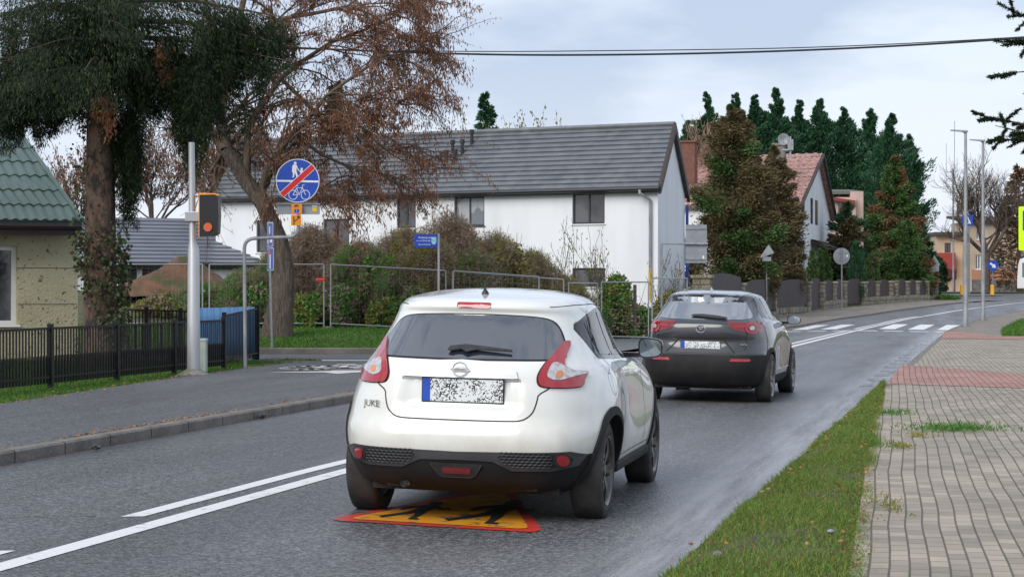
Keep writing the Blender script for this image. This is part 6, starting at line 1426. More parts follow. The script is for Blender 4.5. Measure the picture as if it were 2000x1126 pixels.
# hanging curtains (dark) right of the trunk and along the right-hand limbs
def curtain(par, x0, x1, y0, ztop, zbot, n, w_=.35):
    "bundle of hanging branchlets, each a thin strand of short needles"
    k = max(5, n // 85); out = []
    for i in range(k):
        xs_ = x1 + rg.normal() * w_ * .62; L = (ztop - zbot) * rg.uniform(.35, 1.0) * (1 - .35 * min(1, abs(xs_ - x1) / w_)); zt = ztop - rg.random() * .25 * (ztop - zbot); q = int(260 * L / 1.0) + 20
        u = rg.random(q); z = zt - L * u; rad_ = .045 + .07 * (1 - u) * rg.random(); c = np.stack([xs_ + (x0 - x1) * u + .05 * np.sin(u * 5 + i) + rg.normal(size=q) * rad_, y0 + rg.normal() * .25 + rg.normal(size=q) * rad_, z], 1)
        ax = unit(np.stack([rg.normal(size=q) * .45, rg.normal(size=q) * .45, -.8 * np.ones(q)], 1)); out.append(cards(c, ax, side_of(ax, rg), rg.uniform(.05, .12, q), rg.uniform(.010, .022, q)))
    return np.concatenate(out)
def lx(px): return X(px, dT) - xT
def lz(py): return Z(py, dT) - .1
cur = []
for px0, px1, t_, b_, n, w_ in ((248, 246, 190, 440, 4200, .24), (395, 400, 120, 330, 5200, .36), (375, 385, 200, 345, 1800, .2), (505, 520, 60, 185, 2600, .35), (330, 350, 60, 255, 3600, .5), (60, 70, 150, 285, 2400, .45), (20, 30, 100, 290, 3000, .5), (85, 90, 200, 290, 700, .15), (285, 290, 100, 250, 2600, .45),
                               (450, 460, 20, 160, 3600, .5), (150, 160, 60, 210, 3600, .5), (100, 110, 40, 200, 3000, .6), (420, 425, 60, 250, 2600, .4), (200, 210, 0, 200, 4000, .8), (540, 545, 40, 120, 900, .25)):
    cur.append(curtain(T1, lx(px0), lx(px1), rg.normal() * .3 - .2, lz(t_), lz(b_), n, w_))
foliage('hanging_sprays', cur, m_needle, T1)
# long horizontal limbs towards the right and left
mb = MB(); segs = []
for x1_, y1_, ya in ((560, 45, 20), (540, 90, 60), (480, 150, 110), (300, 165, 150), (-40, 120, 100), (60, 190, 170), (-60, 40, 30), (430, 200, 150), (-20, 200, 160)):
    P0 = Vector((0, 0, lz(ya))); P1 = Vector((lx(x1_), rg.uniform(-1, .6), lz(y1_))); m_ = (P0 + P1) / 2 + Vector((0, 0, .25)); pts = [P0, P0.lerp(m_, .5) + Vector((0, 0, .1)), m_, m_.lerp(P1, .5), P1]; mb.tube(pts, [.07, .055, .04, .025, .008], 6)
    n = 3600; u = rg.random(n); A = np.array(pts); c = np.stack([np.interp(u * 4, range(5), A[:, i]) for i in range(3)], 1); c[:, 2] -= rg.random(n) ** 1.5 * .7; c[:, 1] += rg.normal(size=n) * .25; c[:, 0] += rg.normal(size=n) * .1
    ax = unit(np.stack([np.sign(lx(x1_)) * .4 + rg.normal(size=n) * .3, rg.normal(size=n) * .3, -.7 + rg.normal(size=n) * .3], 1)); segs.append(cards(c, ax, side_of(ax, rg), rg.uniform(.05, .14, n), rg.uniform(.010, .022, n)))
mb.build('long_limbs', m_twig, T1); foliage('limb_needles', segs, m_needle, T1)
n = 260; sd_ = []
for px, py, w_, h_ in ((330, 118, .10, .22), (342, 155, .10, .2), (216, 215, .2, .3), (230, 240, .1, .35)):
    z = lz(py) + rg.normal(size=n) * h_ * .5; x = lx(px) + rg.normal(size=n) * w_ * .6; c = np.stack([x, -.75 + rg.normal(size=n) * .1, z], 1); ax = unit(np.stack([rg.normal(size=n) * .3, rg.normal(size=n) * .3, -np.ones(n)], 1)); sd_.append(cards(c, ax, side_of(ax, rg), rg.uniform(.05, .12, n), rg.uniform(.02, .04, n)))
foliage('dead_spray', sd_, m_needle_dead, T1)

# ---- recursive bare tree with hanging leaves
def grow(p, d, L, r, depth, rg, out, tips, spread=.5, up=.08, shrink=.74, nseg=4, droop=0, kids=(2, 4)):
    pts = [p]; rs = [r]; q = p.copy(); dd = d.copy()
    for i in range(nseg):
        dd = unit(dd + rg.normal(size=3) * .13 + np.array([0, 0, up - droop * i / nseg])); q = q + dd * L / nseg; pts.append(q.copy()); rs.append(r * (1 - .42 * (i + 1) / nseg))
    out.append((pts, rs, depth)); 
    if depth <= 1: tips.append(np.array(pts))
    if depth == 0: return
    for k in range(rg.integers(*kids) + 1):
        t_ = rg.uniform(.35, 1) if k else 1; i = min(int(t_ * nseg), nseg - 1) if k else nseg; b = pts[i] if k else pts[-1]
        nd = unit(dd + rg.normal(size=3) * (spread if k else spread * .4)); grow(b, nd, L * shrink * rg.uniform(.75, 1.15), rs[i] * (.62 if k else .95), depth - 1, rg, out, tips, spread, up, shrink, nseg, droop, kids)
def limb_mesh(name, out, mat, parent, minr=.004, thick=7):
    mb = MB()
    for pts, rs, dp in out: mb.tube([tuple(p) for p in pts], [max(x, minr) for x in rs], thick if dp > 2 else (4 if dp > 1 else 3), cap=False)
    return mb.build(name, mat, parent, smooth=True, auto=80)
def hang_leaves(tips, per, ln, wd, rg, spread=.06, down=1.0):
    cs = []
    for T in tips:
        n = per; u = rg.random(n) * (len(T) - 1); c = np.stack([np.interp(u, range(len(T)), T[:, i]) for i in range(3)], 1) + rg.normal(size=(n, 3)) * spread; cs.append(c)
    c = np.concatenate(cs); n = len(c); ax = unit(np.stack([rg.normal(size=n) * .3, rg.normal(size=n) * .3, -down + rg.normal(size=n) * .25], 1)); return cards(c, ax, side_of(ax, rg), rg.uniform(ln * .6, ln * 1.3, n), rg.uniform(wd * .6, wd * 1.2, n))
dK = 53.0; rg = np.random.default_rng(21); bK = Vector((X(543, dK), dK, gzz(X(543, dK), dK) - .1)); T2 = empty('ash_tree', bK, 0, 'leaning broad tree with deeply furrowed trunk and hanging brown seed clusters', 'tree')
kx = lambda px: X(px, dK) - bK.x; kz = lambda py: Z(py, dK) - bK.z
trunk_mesh('trunk', [(0, 0, -.1), (kx(550), 0, kz(600)), (kx(556), .05, kz(530)), (kx(545), .1, kz(470)), (kx(515), .1, kz(400)), (kx(478), .2, kz(350)), (kx(440), .2, kz(290))], [.48, .34, .28, .25, .22, .20, .17], m_bark2, T2, 20, .08, 3)
out = []; tips = []
def V3(px, y, py): return np.array([kx(px), y, kz(py)])
limbs = [  # start, direction, length, radius
    (V3(440, .2, 290), (V3(425, .3, 210)), .19), (V3(425, .3, 210), V3(455, .1, 110), .15), (V3(455, .1, 110), V3(480, 0, -20), .11), (V3(515, .1, 400), V3(520, 0, 330), .12), (V3(520, 0, 330), V3(575, -.2, 260), .09), (V3(575, -.2, 260), V3(640, -.4, 190), .07),
    (V3(478, .2, 350), V3(480, .4, 250), .13), (V3(480, .4, 250), V3(545, .4, 150), .10), (V3(545, .4, 150), V3(640, .5, 80), .07), (V3(440, .2, 290), V3(370, .5, 220), .1), (V3(455, .1, 110), V3(560, -.4, 40), .09), (V3(560, -.4, 40), V3(680, -.6, 20), .06),
    (V3(640, -.4, 190), V3(760, -.5, 110), .05), (V3(545, .4, 150), V3(640, .8, 250), .06), (V3(640, .5, 80), V3(760, .6, 30), .045), (V3(480, .4, 250), V3(400, 1, 330), .07), (V3(520, 0, 330), V3(620, -.6, 370), .06), (V3(640, -.4, 190), V3(750, -.2, 290), .045), (V3(575, -.2, 260), V3(690, .2, 330), .05), (V3(455, .1, 110), V3(400, -.5, 20), .08), (V3(480, 0, -20), V3(600, .3, -80), .08), (V3(480, 0, -20), V3(500, 0, -160), .08)]
for a, b, r in limbs:
    L = np.linalg.norm(b - a); d = unit(b - a); m_ = (a + b) / 2 + rg.normal(size=3) * .08 * L * .4; out.append(([a, m_, b], [r, r * .85, r * .7], 4))
    for k in range(5):
        t_ = rg.uniform(.25, 1); p = a + (b - a) * t_; nd = unit(d * .6 + np.array([.25, 0, 0]) + rg.normal(size=3) * .55 + np.array([0, 0, -.05])); grow(p, nd, rg.uniform(.8, 1.5), r * .42, 2, rg, out, tips, .5, .02, .72, 4, .22)
for px, py, L_ in ((760, 110, 1.6), (760, 30, 1.5), (680, 20, 1.6), (750, 290, 1.5), (690, 330, 1.5), (640, 80, 1.4), (640, 190, 1.4), (700, 200, 1.4), (640, 250, 1.3), (620, 370, 1.3), (780, 70, 1.1), (780, 200, 1.2), (600, -60, 1.6), (740, -30, 1.4)):
    for k in range(4): grow(V3(px, rg.normal() * .4, py), unit(np.array([.85, rg.normal() * .4, rg.normal() * .35])), L_ * rg.uniform(.7, 1), .03, 2, rg, out, tips, .45, .03, .75, 4, .3)
limb_mesh('branches', out, m_twig, T2, .0045)
tipx = [T for T in tips if T[-1][0] > kx(500)]; tipl = [T for T in tips if T[-1][0] <= kx(500)]
foliage('seed_clusters', [hang_leaves(tipx, 15, .12, .03, rg, .10), hang_leaves(tipx[1::4], 26, .13, .034, rg, .05), hang_leaves(tipl, 3, .10, .028, rg, .06)], m_brownleaf, T2)
# mossy water shoots
out = []; tp = []
for px, py in ((440, 290), (430, 240), (470, 330), (450, 200), (500, 380), (445, 160), (480, 260)):
    for k in range(7): grow(V3(px, .1, py), unit(np.array([rg.normal() * .7, rg.normal() * .5, .4 + rg.random() * .6])), rg.uniform(.5, 1.1), .016, 1, rg, out, tp, .35, .12, .7, 4, 0)
limb_mesh('water_shoots', out, m_twigy, T2, .006)

def bare_tree(name, px, d, py_top, hw, label, seed, leaf=None, per=6, depth=4, mat=None, group=None, gz0=None, r0=.14, fork=.35, lsz=(.10, .04), spread=.42):
    rg = np.random.default_rng(seed); x = X(px, d); z0 = gzz(x, d) if gz0 is None else gz0; t = empty(name, (x, d, z0 - .1), 0, label, 'tree', group); H = Z(py_top, d) - z0; out = []; tips = []
    out.append(([np.array([0, 0, 0.]), np.array([.02, 0, H * fork * .5]), np.array([.0, 0, H * fork])], [r0, r0 * .85, r0 * .75], 5)); nk = 6
    for k in range(nk):
        a = 2 * math.pi * k / nk + rg.random(); w_ = hw / FPX * d / (H * .65); grow(np.array([0, 0, H * fork * rg.uniform(.75, 1)]), unit(np.array([math.cos(a) * w_ * 1.1, math.sin(a) * w_, 1.0])), H * .27, r0 * .5, depth, rg, out, tips, spread, .10, .74, 4, 0)
    # scale to exact height
    zmax = max(p[2] for o in out for p in o[0]); s = H / zmax; out = [([p * np.array([1, 1, s]) for p in a], b, c) for a, b, c in out]; tips = [T * np.array([1, 1, s]) for T in tips]
    limb_mesh('branches', out, mat or m_twig, t, min(.0115, .006 * d / 60))
    if leaf: foliage('leaves', [hang_leaves(tips, per, lsz[0], lsz[1], rg, .08)], leaf, t)
    return t
bare_tree('bare_tree', 150, 92, 265, 70, 'thin bare tree between the green roof and the spruce trunk', 31, m_brownleaf, 5, depth=3, lsz=(.16, .08))
bare_tree('bare_tree', 95, 100, 290, 60, 'small bare tree just above the green roof edge', 32, m_brownleaf, 2, depth=3, lsz=(.14, .07))
bare_tree('bare_tree', 300, 88, 200, 100, 'fine twigged tree behind the spruce and the silver column', 33, m_brownleaf, 5, depth=4, lsz=(.14, .06))
bare_tree('bare_tree', 420, 84, 180, 90, 'fine twigged tree behind the crown of the leaning tree', 34, m_brownleaf, 4, depth=4, lsz=(.14, .06))
bare_tree('bare_tree', 1926, 176, 262, 80, 'tall bare tree before the orange apartment block', 35, None, 0, depth=5, r0=.42, fork=.30, lsz=(.22, .12), gz0=1.4)
bare_tree('bare_tree', 1392, 122, 205, 38, 'pale birch like tree rising behind the largest brown cypress', 36, m_brownleaf, 3, depth=4, mat=M('pale_bark', (.3, .22, .17), .9), lsz=(.14, .08))

# ---- conifers
def conifer(name, px, d, py_top, hw, label, seed, mat, n=9000, kind='spire', py_bot=None, group=None, mat2=None, f2=.3, z0=None, tips=1, size=1.0):
    rg = np.random.default_rng(seed); x = X(px, d); g = gzz(x, d) if z0 is None else z0; zt = Z(py_top, d); R = hw / FPX * d; H = zt - g; b0 = .03 if py_bot is None else (Z(py_bot, d) - g) / H
    t = empty(name, (x, d, g), 0, label, 'tree', group); trunk_mesh('trunk', [(0, 0, -.2), (0, 0, H * .5), (0, 0, H * .97)], [.06 + H * .016, .04 + H * .009, .02], m_twig, t, 8, .04, seed)
    segs = []; segs2 = []; mb = MB(); nb = int(26 + H * 9); 
    for k in range(nb):
        f = (k + rg.random()) / nb; f = b0 + (1 - b0) * f; az = rg.random() * 6.283
        prof_ = {'spire': (1 - f) ** .75 * (.55 + .45 * min(1, f / .18 if f < .18 else 1)), 'oval': (math.sqrt(max(0, 1 - ((f - .22) / .79) ** 2)) ** 1.9 if f > .3 else .82 + .6 * f) * (.9 + .13 * math.sin(f * 19 + seed * 2)), 'plume': min(1, (1 - f) / .30) ** 1.15 * (.80 + .25 * (1 - f)) * (.97 + .05 * math.sin(f * 31 + seed)), 'column': (1 - f ** 3) * .95}[kind]
        L = R * max(.025, prof_) * rg.uniform(.72, 1.18) * (1.4 if kind == 'plume' and rg.random() < .14 else 1); up = {'spire': .25, 'oval': .35, 'plume': .95, 'column': 1.6}[kind]
        d_ = np.array([math.cos(az), math.sin(az), 0]); m = 8; s = np.linspace(0, 1, m); pts = np.stack([d_[0] * L * s, d_[1] * L * s, H * f - L * up * .5 + L * up * s ** 1.5], 1)
        if k % 3 == 0: mb.tube([tuple(p) for p in pts[::2]], [.035, .025, .015, .008], 4, cap=False)
        q = int(n / nb); u = .12 + .88 * rg.random(q) ** .7; c = np.stack([np.interp(u, s, pts[:, i]) for i in range(3)], 1); w_ = (.06 + .20 * np.sin(np.pi * u)) * max(.10, min(L, 1.8)) * .8; c += rg.normal(size=(q, 3)) * w_[:, None] * np.array([1, 1, .7])
        ax = unit(np.stack([d_[0] * .7 + rg.normal(size=q) * .35, d_[1] * .7 + rg.normal(size=q) * .35, {'spire': -.05, 'oval': .1, 'plume': .85, 'column': 1.3}[kind] + rg.normal(size=q) * .35], 1)); sc_ = size * (.55 + .45 * d / 100)
        cd = cards(c, ax, side_of(ax, rg), rg.uniform(.16, .38, q) * sc_, rg.uniform(.05, .11, q) * sc_)
        (segs2 if mat2 and rg.random() < f2 else segs).append(cd)
    mb.build('branches', m_twig, t); foliage('foliage', segs, mat, t)
    if segs2: foliage('discoloured_foliage', segs2, mat2, t)
    return t
def G_(lab, *a, **k): return conifer('conifer', *a, label=lab, **k)
rowg = 'row of tall dark green conifers behind the houses'
for i, (px, py, hw, lab) in enumerate([(1342, 240, 26, 'leftmost and lowest of the dark green conifer row'), (1381, 184, 30, 'dark green conifer behind the birch like tree'), (1436, 186, 36, 'dark green conifer left of the satellite dish, behind brown twigs'), (1474, 190, 34, 'dark green conifer just left of the tallest one'), (1516, 176, 40, 'tallest dark green conifer, above the satellite dish'), (1562, 200, 36, 'dark green conifer right of the satellite dish'), (1602, 198, 44, 'dark green conifer above the red roof apex'),
                                    (1648, 214, 46, 'dark green conifer behind the pink house'), (1700, 216, 50, 'broad dark green conifer right of the pink house'), (1742, 226, 40, 'dark green conifer near the right end of the row'), (1776, 268, 24, 'lower dark green conifer, last of the row on the right')]):
    conifer('conifer', px, 144 + (i * 37) % 9, py, hw * 1.45, lab, 50 + i, m_cyp, n=46000, kind='plume', group=rowg, size=.8)
conifer('conifer', 948, 112, 182, 88, 'green conifer top showing above the grey roof ridge', 70, m_cyp, n=26000, kind='spire', size=.8)
bare_tree('brown_tree', 1020, 112, 205, 24, 'small brown leaved tree top beside the conifer above the grey roof', 71, m_yelleaf, 10, depth=3, lsz=(.2, .12))
conifer('conifer', 655, 96, 165, 60, 'dull dark conifer seen through the brown seed clusters', 72, m_needle, n=9000, kind='spire', size=1.2)
conifer('cypress_tree', 1432, 94, 208, 108, 'largest bronze brown cypress, before the red roofed house', 80, m_thuja, n=150000, kind='oval', size=.68, mat2=m_thujag, f2=.14)
conifer('cypress_tree', 1514, 103, 286, 64, 'second bronze brown cypress, against the white gable', 81, m_thuja, n=80000, kind='oval', size=.68)
conifer('cypress_tree', 1352, 84, 455, 26, 'small bronze shrub like cypress beside the white house corner', 82, m_thuja, n=4000, kind='oval', size=.8)
conifer('mixed_conifer', 1748, 133, 306, 84, 'tall rust topped conifer with green lower boughs, near the fence end', 83, m_thujag, n=90000, kind='spire', size=.75, mat2=m_rust, f2=.5)
conifer('mixed_conifer', 1770, 130, 432, 60, 'rounded pale green shrub tree behind the fence end', 84, m_thujag, n=60000, kind='oval', size=.62, mat2=m_rust, f2=.12)
conifer('mixed_conifer', 1655, 122, 398, 50, 'dark greenish brown tree before the pink house', 85, m_thuja, n=24000, kind='oval', size=.9, mat2=m_cyp, f2=.4)
conifer('mixed_conifer', 1812, 134, 470, 26, 'narrow dark conifer at the far end of the stone fence', 86, m_cyp, n=5000, kind='oval', size=.9)
thg = 'small clipped thuja columns behind the stone fence'
for i, (px, py, hw, dd, lab) in enumerate([(1586, 492, 12, 111, 'leftmost slim thuja column by the porch'), (1600, 488, 12, 112, 'second slim thuja column by the porch'), (1613, 484, 12, 113, 'third slim thuja column, at the house corner'), (1672, 474, 20, 117, 'largest thuja column, right of the round sign back'), (1694, 508, 13, 120, 'small thuja column right of the largest one'), (1708, 512, 12, 121, 'smallest thuja column of the row')]):
    conifer('thuja_column', px, dd, py, hw, lab, 90 + i, m_thujag if i != 3 else m_cyp, n=5000, kind='column', group=thg, size=.6)
conifer('rusty_conifer', 1990, 178, 325, 62, 'reddish brown conifer at the right edge above the bus', 97, m_rust, n=5000, kind='spire', size=1.2)
conifer('dark_shrub', 1836, 178, 505, 16, 'dark evergreen shrub before the red balcony', 98, m_needle, n=3000, kind='oval', size=.9)

# spruce on the right whose boughs enter the frame
dR = 34.0; xR = X(2190, dR); rg = np.random.default_rng(77); T3 = empty('spruce_tree', (xR, dR, .06), 0, 'spruce boughs reaching in from the upper right edge', 'tree')
trunk_mesh('trunk', [(0, 0, -.2), (0, 0, 4), (0, 0, 11)], [.26, .2, .05], m_bark, T3, 12, .05, 9); mb = MB(); segs = []
boughs = [(1915, 222, 250), (1965, 95, 60), (1935, 248, 270), (1975, 140, 90), (1990, 20, -20), (1955, 265, 240), (2000, 270, 200), (2100, 300, 250), (2250, 200, 150), (2300, 100, 60), (2200, 60, 0), (2120, 20, -60)]
for px, py, ps in boughs:
    P0 = np.array([0, 0, Z(ps, dR) - .06]); P1 = np.array([X(px, dR) - xR, rg.normal() * .4, Z(py, dR) - .06]); m_ = (P0 + P1) / 2 + np.array([0, 0, -.15]); mb.tube([tuple(P0), tuple(m_), tuple(P1)], [.05, .03, .006], 5)
    out = []; tips = []
    for k in range(16):
        u = rg.uniform(.25, 1); p = P0 * (1 - u) ** 2 + 2 * m_ * u * (1 - u) + P1 * u * u; p = m_ + (P1 - m_) * (u * 2 - 1) if u > .5 else P0 + (m_ - P0) * u * 2; dv = unit(unit(P1 - P0) + rg.normal(size=3) * .5 + np.array([0, 0, -.15])); L = rg.uniform(.2, .5)
        T = np.stack([p + dv * L * s for s in np.linspace(0, 1, 5)]); n = 260; uu_ = rg.random(n); c = p + dv * (L * uu_)[:, None]; ax = unit(dv * .9 + rg.normal(size=(n, 3)) * .55); segs.append(cards(c, ax, side_of(ax, rg), rg.uniform(.04, .085, n), rg.uniform(.012, .022, n))); mb.tube([tuple(p), tuple(p + dv * L)], [.008, .004], 3, cap=False)
mb.build('boughs', m_twig, T3); foliage('needles', segs, m_needle, T3)

# ---- bramble mounds on the building plot
def bush(name, px, py_top, py_bot, hw, d, label, seed, mat, n, size=(.14, .05), mat2=None, f2=.2, dep=1.2, stems=40, group=None, stemmat=None, updir=.2):
    rg = np.random.default_rng(seed); x = X(px, d); g = gzz(x, d); zt = Z(py_top, d); zb_ = min(Z(py_bot, d), zt - .3); R = hw / FPX * d; t = empty(name, (x, d, g), 0, label, 'shrub', group); H = zt - g
    th = rg.random(n) * 6.283; rr_ = rg.random(n) ** .42; ph = rg.random(n) ** .8; wob = 1 + .18 * np.sin(3 * th + seed) + .16 * np.sin(7 * th + 2 * seed)
    prof_ = np.sqrt(np.clip(1 - ph ** 3.2, 0, 1)) * wob; c = np.stack([np.cos(th) * rr_ * R * prof_, np.sin(th) * rr_ * dep * prof_, H * ph * (.95 + .12 * np.sin(5 * th + seed * 2) * np.cos(9 * rr_))], 1); 
    cl = np.floor(c / .35); hsh = np.abs(np.sin(cl @ np.array([12.98, 78.2, 37.7]) * 43.7)); keep = hsh > .22; c = c[keep]; hs = hsh[keep]; c += rg.normal(size=c.shape) * .05; q = len(c)
    ax = unit(np.stack([rg.normal(size=q), rg.normal(size=q), updir + rg.normal(size=q) * .7], 1)); cd = cards(c, ax, side_of(ax, rg), rg.uniform(size[0] * .6, size[0] * 1.4, q), rg.uniform(size[1] * .6, size[1] * 1.3, q))
    if mat2 is not None: sel = hs > 1 - f2; foliage('leaves', [cd[~sel]], mat, t); foliage('mixed_leaves', [cd[sel]], mat2, t)
    else: foliage('leaves', [cd], mat, t)
    mb = MB()
    for k in range(stems):
        a = rg.random() * 6.283; r_ = rg.random() * .8; p = Vector((math.cos(a) * R * r_, math.sin(a) * dep * r_, 0)); tp_ = p * 1.1 + Vector((rg.normal() * .3, rg.normal() * .2, H * rg.uniform(.6, 1.15) * math.sqrt(max(.1, 1 - r_ * r_)))); md = (p + tp_) / 2 + Vector((rg.normal() * .12, 0, .15)); mb.tube([p, md, tp_], [.014, .010, .005], 3, cap=False)
    mb.build('stems', stemmat or m_twig, t); return t
bg_ = 'bramble thicket behind the mesh fence'
tw = m_brush
B = [(480, 535, 50, 60.5, 'low brown and green scrub between the silver column and the leaning trunk', m_brush, m_greenleaf, .25), (608, 450, 66, 62, 'dry brown thicket right behind the leaning trunk', m_brush, m_brush, .2), (705, 482, 70, 61, 'brown thicket behind the mesh fence, left of the street name pole', m_brush, m_greenleaf, .10), (790, 455, 75, 63, 'tall brown thicket behind the street name sign', m_brush, m_yelleaf, .08), (880, 428, 75, 64, 'tallest dry bramble mound, under the film covered window', m_brush, m_brush, .1), (965, 465, 70, 63, 'brown mound with green sprigs right of the tallest mound', m_brush, m_yelleaf, .18), (1040, 500, 62, 62.5, 'low brown mound before the white wall', m_brush, m_yelleaf, .15), (1100, 548, 50, 62, 'lowest brown scrub behind the white car roof', m_brush, m_yelleaf, .2)]
for i, (px, py, hw, d, lab, m_a, m_b, f2) in enumerate(B): bush('bramble_bush', px, py - 1, 640, hw * 1.2, d, lab, 120 + i, m_a, 42000, (.17, .017), m_b, f2, 1.7, 220, bg_, tw, .45)
B2 = [(548, 488, 46, 62.8, 'brown thicket filling the gap behind the leaning trunk foot', m_brush, m_greenleaf, .12), (650, 478, 55, 63.5, 'rear brown thicket between the leaning trunk and the tall mounds', m_brush, m_yelleaf, .1), (840, 470, 60, 61.2, 'front brown thicket just behind the street name pole', m_brush, m_yelleaf, .12), (930, 500, 60, 61.2, 'front brown thicket above the white car rear window', m_brush, m_greenleaf, .1), (745, 520, 50, 60.4, 'lower front brown thicket with green tips', m_brush, m_greenleaf, .3), (400, 560, 55, 61.5, 'brown and green scrub behind the silver column', m_brush, m_greenleaf, .35)]
for i, (px, py, hw, d, lab, m_a, m_b, f2) in enumerate(B2): bush('bramble_bush', px, py - 1, 640, hw * 1.25, d, lab, 140 + i, m_a, 30000, (.17, .017), m_b, f2, 1.5, 120, bg_, tw, .45)
Gs = [(600, 578, 46, 58.6, 'green bush behind the mesh fence by the leaning trunk', m_greenleaf, 5000), (668, 560, 30, 58.8, 'green bush left of the middle mesh panel', m_greenleaf, 3500), (722, 500, 26, 60, 'bright green sprig cluster high in the brown thicket', m_greenleaf, 1800), (760, 585, 46, 58.8, 'low green bramble left of the white car', m_greenleaf, 5000), (810, 565, 34, 59, 'green bramble above the white car rear corner', m_greenleaf, 3500), (1005, 478, 40, 62, 'yellow green sprays before the white wall', m_yelleaf, 2200), (1206, 540, 40, 62.5, 'bright green leafy bush before the white house corner', m_greenleaf, 8000), (1170, 600, 42, 61.5, 'mixed green shrub behind the white car side window', m_greenleaf, 5000), (1250, 600, 40, 61.8, 'low dark green ground shrub between the two cars', m_greenleaf, 4500), (1310, 572, 45, 63, 'yellow brown leafy scrub under the white gable', m_yelleaf, 5000), (500, 560, 34, 59, 'green bush just left of the leaning trunk', m_greenleaf, 3000), (330, 575, 60, 62, 'green and yellow scrub seen over the black fence', m_yelleaf, 5000)]
for i, (px, py, hw, d, lab, mt, n) in enumerate(Gs): bush('leafy_bush', px, py, 640, hw, d, lab, 150 + i, mt, n, (.11, .07), m_brush if i % 3 else m_yelleaf, .2, .9, 25, 'leafy bushes along the mesh fence')
rg = np.random.default_rng(8)
for i, (px, py, lab) in enumerate([(1160, 440, 'tall thin leafless saplings before the white wall'), (1330, 500, 'thin bare stalks under the white gable')]):
    out = []; tips = []; d = 63.5 + i; x = X(px, d); g = gzz(x, d); t = empty('sapling', (x, d, g), 0, lab, 'sapling'); H = Z(py, d) - g
    for k in range(7): grow(np.array([rg.normal() * .35, 0, 0]), unit(np.array([rg.normal() * .25, rg.normal() * .2, 1])), H * rg.uniform(.45, .62), .018, 2, rg, out, tips, .3, .2, .6, 4, 0)
    limb_mesh('stems', out, m_twig, t, .007); foliage('last_leaves', [hang_leaves(tips, 3, .1, .05, rg, .08)], m_yelleaf, t)
# earth heap and rubble behind the fence on the left
hp = MB(); cx, cy = X(350, 66), 66; R_ = 2.6; g = gzz(cx, cy); nn_ = 40; rgh = np.random.default_rng(4)
for i in range(nn_ + 1):
    for j in range(nn_ + 1):
        u, v = (i / nn_ - .5) * 2, (j / nn_ - .5) * 2; r_ = math.hypot(u, v); h = max(0, 1 - r_ ** 1.6) * 1.1 * (1 + .25 * math.sin(5 * u + 1) * math.cos(4 * v)) + rgh.normal() * .02; hp.v.append((cx + u * R_, cy + v * 2, g - .1 + h))
for i in range(nn_):
    for j in range(nn_): a = i * (nn_ + 1) + j; hp.f.append((a, a + 1, a + nn_ + 2, a + nn_ + 1)); hp.m.append(0)
tag(hp.build('earth_heap', M('brown_soil', (.15, .075, .04), .95, (.09, .05, .03), 3, bump=.8, bscale=12, bdist=.05, col3=(.05, .06, .02), scale3=2, fac3=(.5, .65)), smooth=True, auto=80), 'reddish brown heap of soil before the low grey roofed building', 'soil heap')

# ---- grass
def inside(px_, py_, poly):
    n = len(poly); c = np.zeros(len(px_), bool); j = n - 1
    for i in range(n):
        xi, yi = poly[i]; xj, yj = poly[j]; c ^= ((yi > py_) != (yj > py_)) & (px_ < (xj - xi) * (py_ - yi) / (yj - yi + 1e-12) + xi); j = i
    return c
def grass(name, fl, fr, y0, y1, n, mat, hgt, wd, zf, seed, patch_=.25, lab=None):
    rg = np.random.default_rng(seed); u = rg.random(n); y = y0 + (y1 - y0) * rg.random(n) ** 1.25; L_ = np.array([fl(q) for q in y]); R_ = np.array([fr(q) for q in y]); x = L_ + (R_ - L_) * u
    dn = .5 + .5 * np.sin(x * 2.1 + np.sin(y * .9) * 2) * np.cos(y * 1.3 + x * .7); keep = rg.random(n) < (1 - patch_ + patch_ * dn); x = x[keep]; y = y[keep]; dn = dn[keep]; n = len(x)
    z = np.array([zf(a, b) for a, b in zip(x, y)]); h = hgt * rg.uniform(.4, 1.25, n) * (.6 + .6 * dn); lean = rg.normal(size=(n, 2)) * .45; ax = unit(np.stack([lean[:, 0], lean[:, 1], np.ones(n)], 1)); a = rg.random(n) * 6.283; sd = np.stack([np.cos(a), np.sin(a), np.zeros(n)], 1); c = np.stack([x, y, z], 1); w_ = wd * rg.uniform(.6, 1.3, n)
    bend = unit(ax + np.stack([lean[:, 0], lean[:, 1], -.2 * np.ones(n)], 1) * 1.3); mid = c + ax * (h * .55)[:, None]; tip = mid + bend * (h * .5)[:, None]; s = sd * w_[:, None] * .5
    V = np.concatenate([np.stack([c - s, c + s, mid + s * .8, mid - s * .8], 1), np.stack([mid - s * .8, mid + s * .8, tip, tip], 1)]); V[len(c):, 3] = V[len(c):, 2] - s * .15
    o = np_mesh(name, V.reshape(-1, 3), 4, mat); tag(o, lab, 'grass', kind='stuff'); return o
GL = 'green grass '
m_verge = M('verge_soil', (.06, .075, .02), .95, (.09, .08, .035), 2.5, bump=.7, bscale=30, bdist=.03, col3=(.035, .03, .018), scale3=7, fac3=(.5, .7))
def vz(x, y): l, r = RK_(y), VE(y); f = (x - l) / max(.05, r - l); return .035 + .05 * math.sin(max(0, min(1, f)) * math.pi)
mb = MB(); ys = np.arange(-2, 31.01, .5)
for y in ys:
    for k in range(7): x = RK_(y) - .03 + (VE(y) + .04 - RK_(y)) * k / 6; mb.v.append((x, y, vz(x, y) + .02 * math.sin(x * 9 + y * 5) * (0 < k < 6)))
for i in range(len(ys) - 1):
    for k in range(6): a = i * 7 + k; mb.f.append((a, a + 1, a + 8, a + 7)); mb.m.append(0)
tag(mb.build('grass_verge', m_verge, smooth=True), kind='structure')
